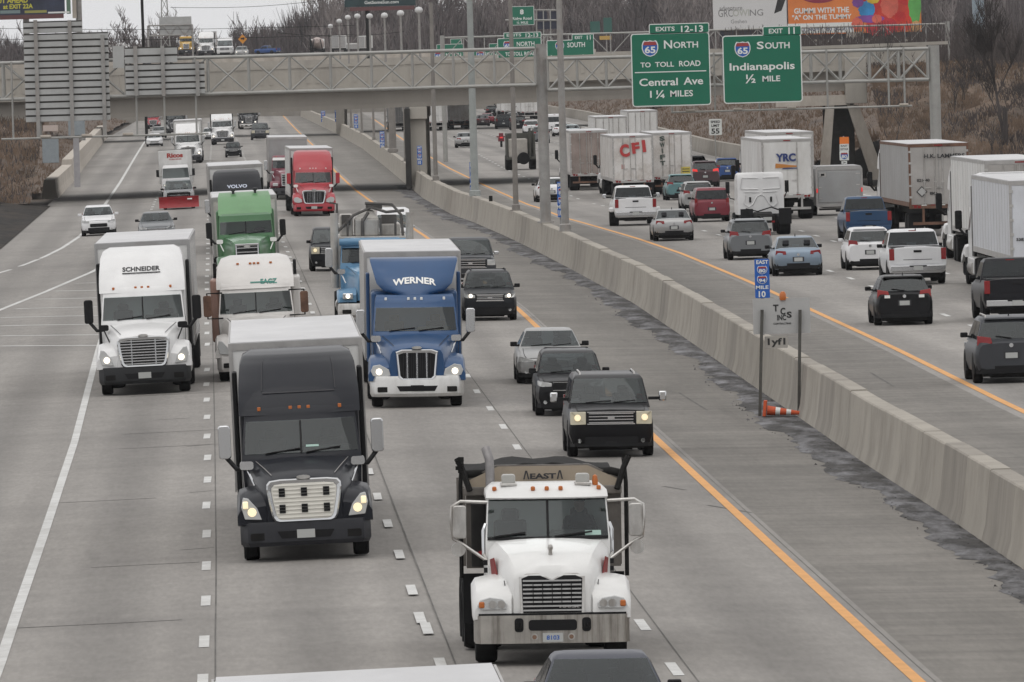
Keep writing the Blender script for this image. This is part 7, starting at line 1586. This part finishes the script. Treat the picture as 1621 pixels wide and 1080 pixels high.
def mixer():
    p = atd(503, 86.5, 1570); e = empty('mixer_truck', p, 'tiny cement mixer with a pale drum on the far flyover', 'truck'); m = MB()
    m.loft([[(r_*cos(2*pi*k/16), y, 1.75+r_*sin(2*pi*k/16)+zz) for k in range(16)] for r_, y, zz in ((.35, -2.3, .5), (.95, -1.0, .2), (1.15, .2, 0), (.9, 1.8, -.2), (.3, 2.3, -.3))]); m.build('drum', mat('pinkish drum', (.42, .35, .33), .6, var=.2, scale=1), e, smooth=50)
    m = MB(); m.box(-.9, .9, -2, 4, .5, .8); m.tube([(-.9, -1.9, .6), (-.5, -2.3, 2.6)], .08, 6); m.tube([(.9, -1.9, .6), (.5, -2.3, 2.6)], .08, 6); m.tube([(-1.15, -1.6, .7), (-1.15, -1.6, 3.2)], .09, 6); m.box(-1.25, -.95, -1.5, 1, .7, 2.4); m.build('frame', frame_m, e)
    m = MB(); m.box(-1.1, 1.1, 2.6, 4.4, .8, 2.6); m.build('cab', whitep, e, bevel=.1)
    for sd in (-1, 1):
        for y in (-1.2, 0, 3.4): wheel(e, sd*.95, y, .5, .5, alu)
mixer()
for px, lab, ln in ((537, 'tiny white boxy trailer left of its twin on the far flyover', -1), (578, 'tiny white boxy trailer under the dark billboard pole', 1)):
    p = atd(px, 84, 1580); e = empty('box_trailer', p, lab, 'trailer'); m = MB(); m.box(-1.25, 1.25, -3, 5, .8, 2.9); m.build('trailer_body', trailer_white, e, bevel=.05); m = MB(); m.box(-1.15, -.03, -3.03, -2.99, .9, 2.75); m.box(.03, 1.15, -3.03, -2.99, .9, 2.75); m.build('door', trailer_grey, e)
    m = MB(); m.box(-1.0, 1.0, -2.9, 4.8, .5, .8); m.build('chassis', frame_m, e)
    for sd in (-1, 1): wheel(e, sd*1.0, -1.5, .45, .4, alu)
p = atd(559, 84.5, 1580); e = empty('flatbed_trailer', p, 'tiny low grey loaded trailer between the two white boxy ones', 'trailer'); m = MB(); m.box(-1.15, 1.15, -3, 3, .7, 1.5); m.build('load', trailer_grey, e, bevel=.05); m = MB(); m.box(-1.1, 1.1, -3.02, -2.95, 1.5, 1.7); m.build('tailboard', trailer_white, e)
for sd in (-1, 1): wheel(e, sd*1.0, -1.5, .45, .4, alu)
bpy.context.view_layer.update()

# ---------------------------------------------------------------- winter air
hz = MB().box(-1300, 1300, -30, 2700, -2.2, 34)
hm = bpy.data.materials.new('winter haze'); hm.use_nodes = True; hn = hm.node_tree; hn.nodes.remove(hn.nodes['Principled BSDF'])
pv = hn.nodes.new('ShaderNodeVolumePrincipled'); pv.inputs['Color'].default_value = (.86, .88, .92, 1); pv.inputs['Density'].default_value = .000045; pv.inputs['Anisotropy'].default_value = .2
hn.links.new(pv.outputs[0], hn.nodes['Material Output'].inputs['Volume'])
tag(hz.build('haze', hm), kind='stuff')
bpy.context.view_layer.update()
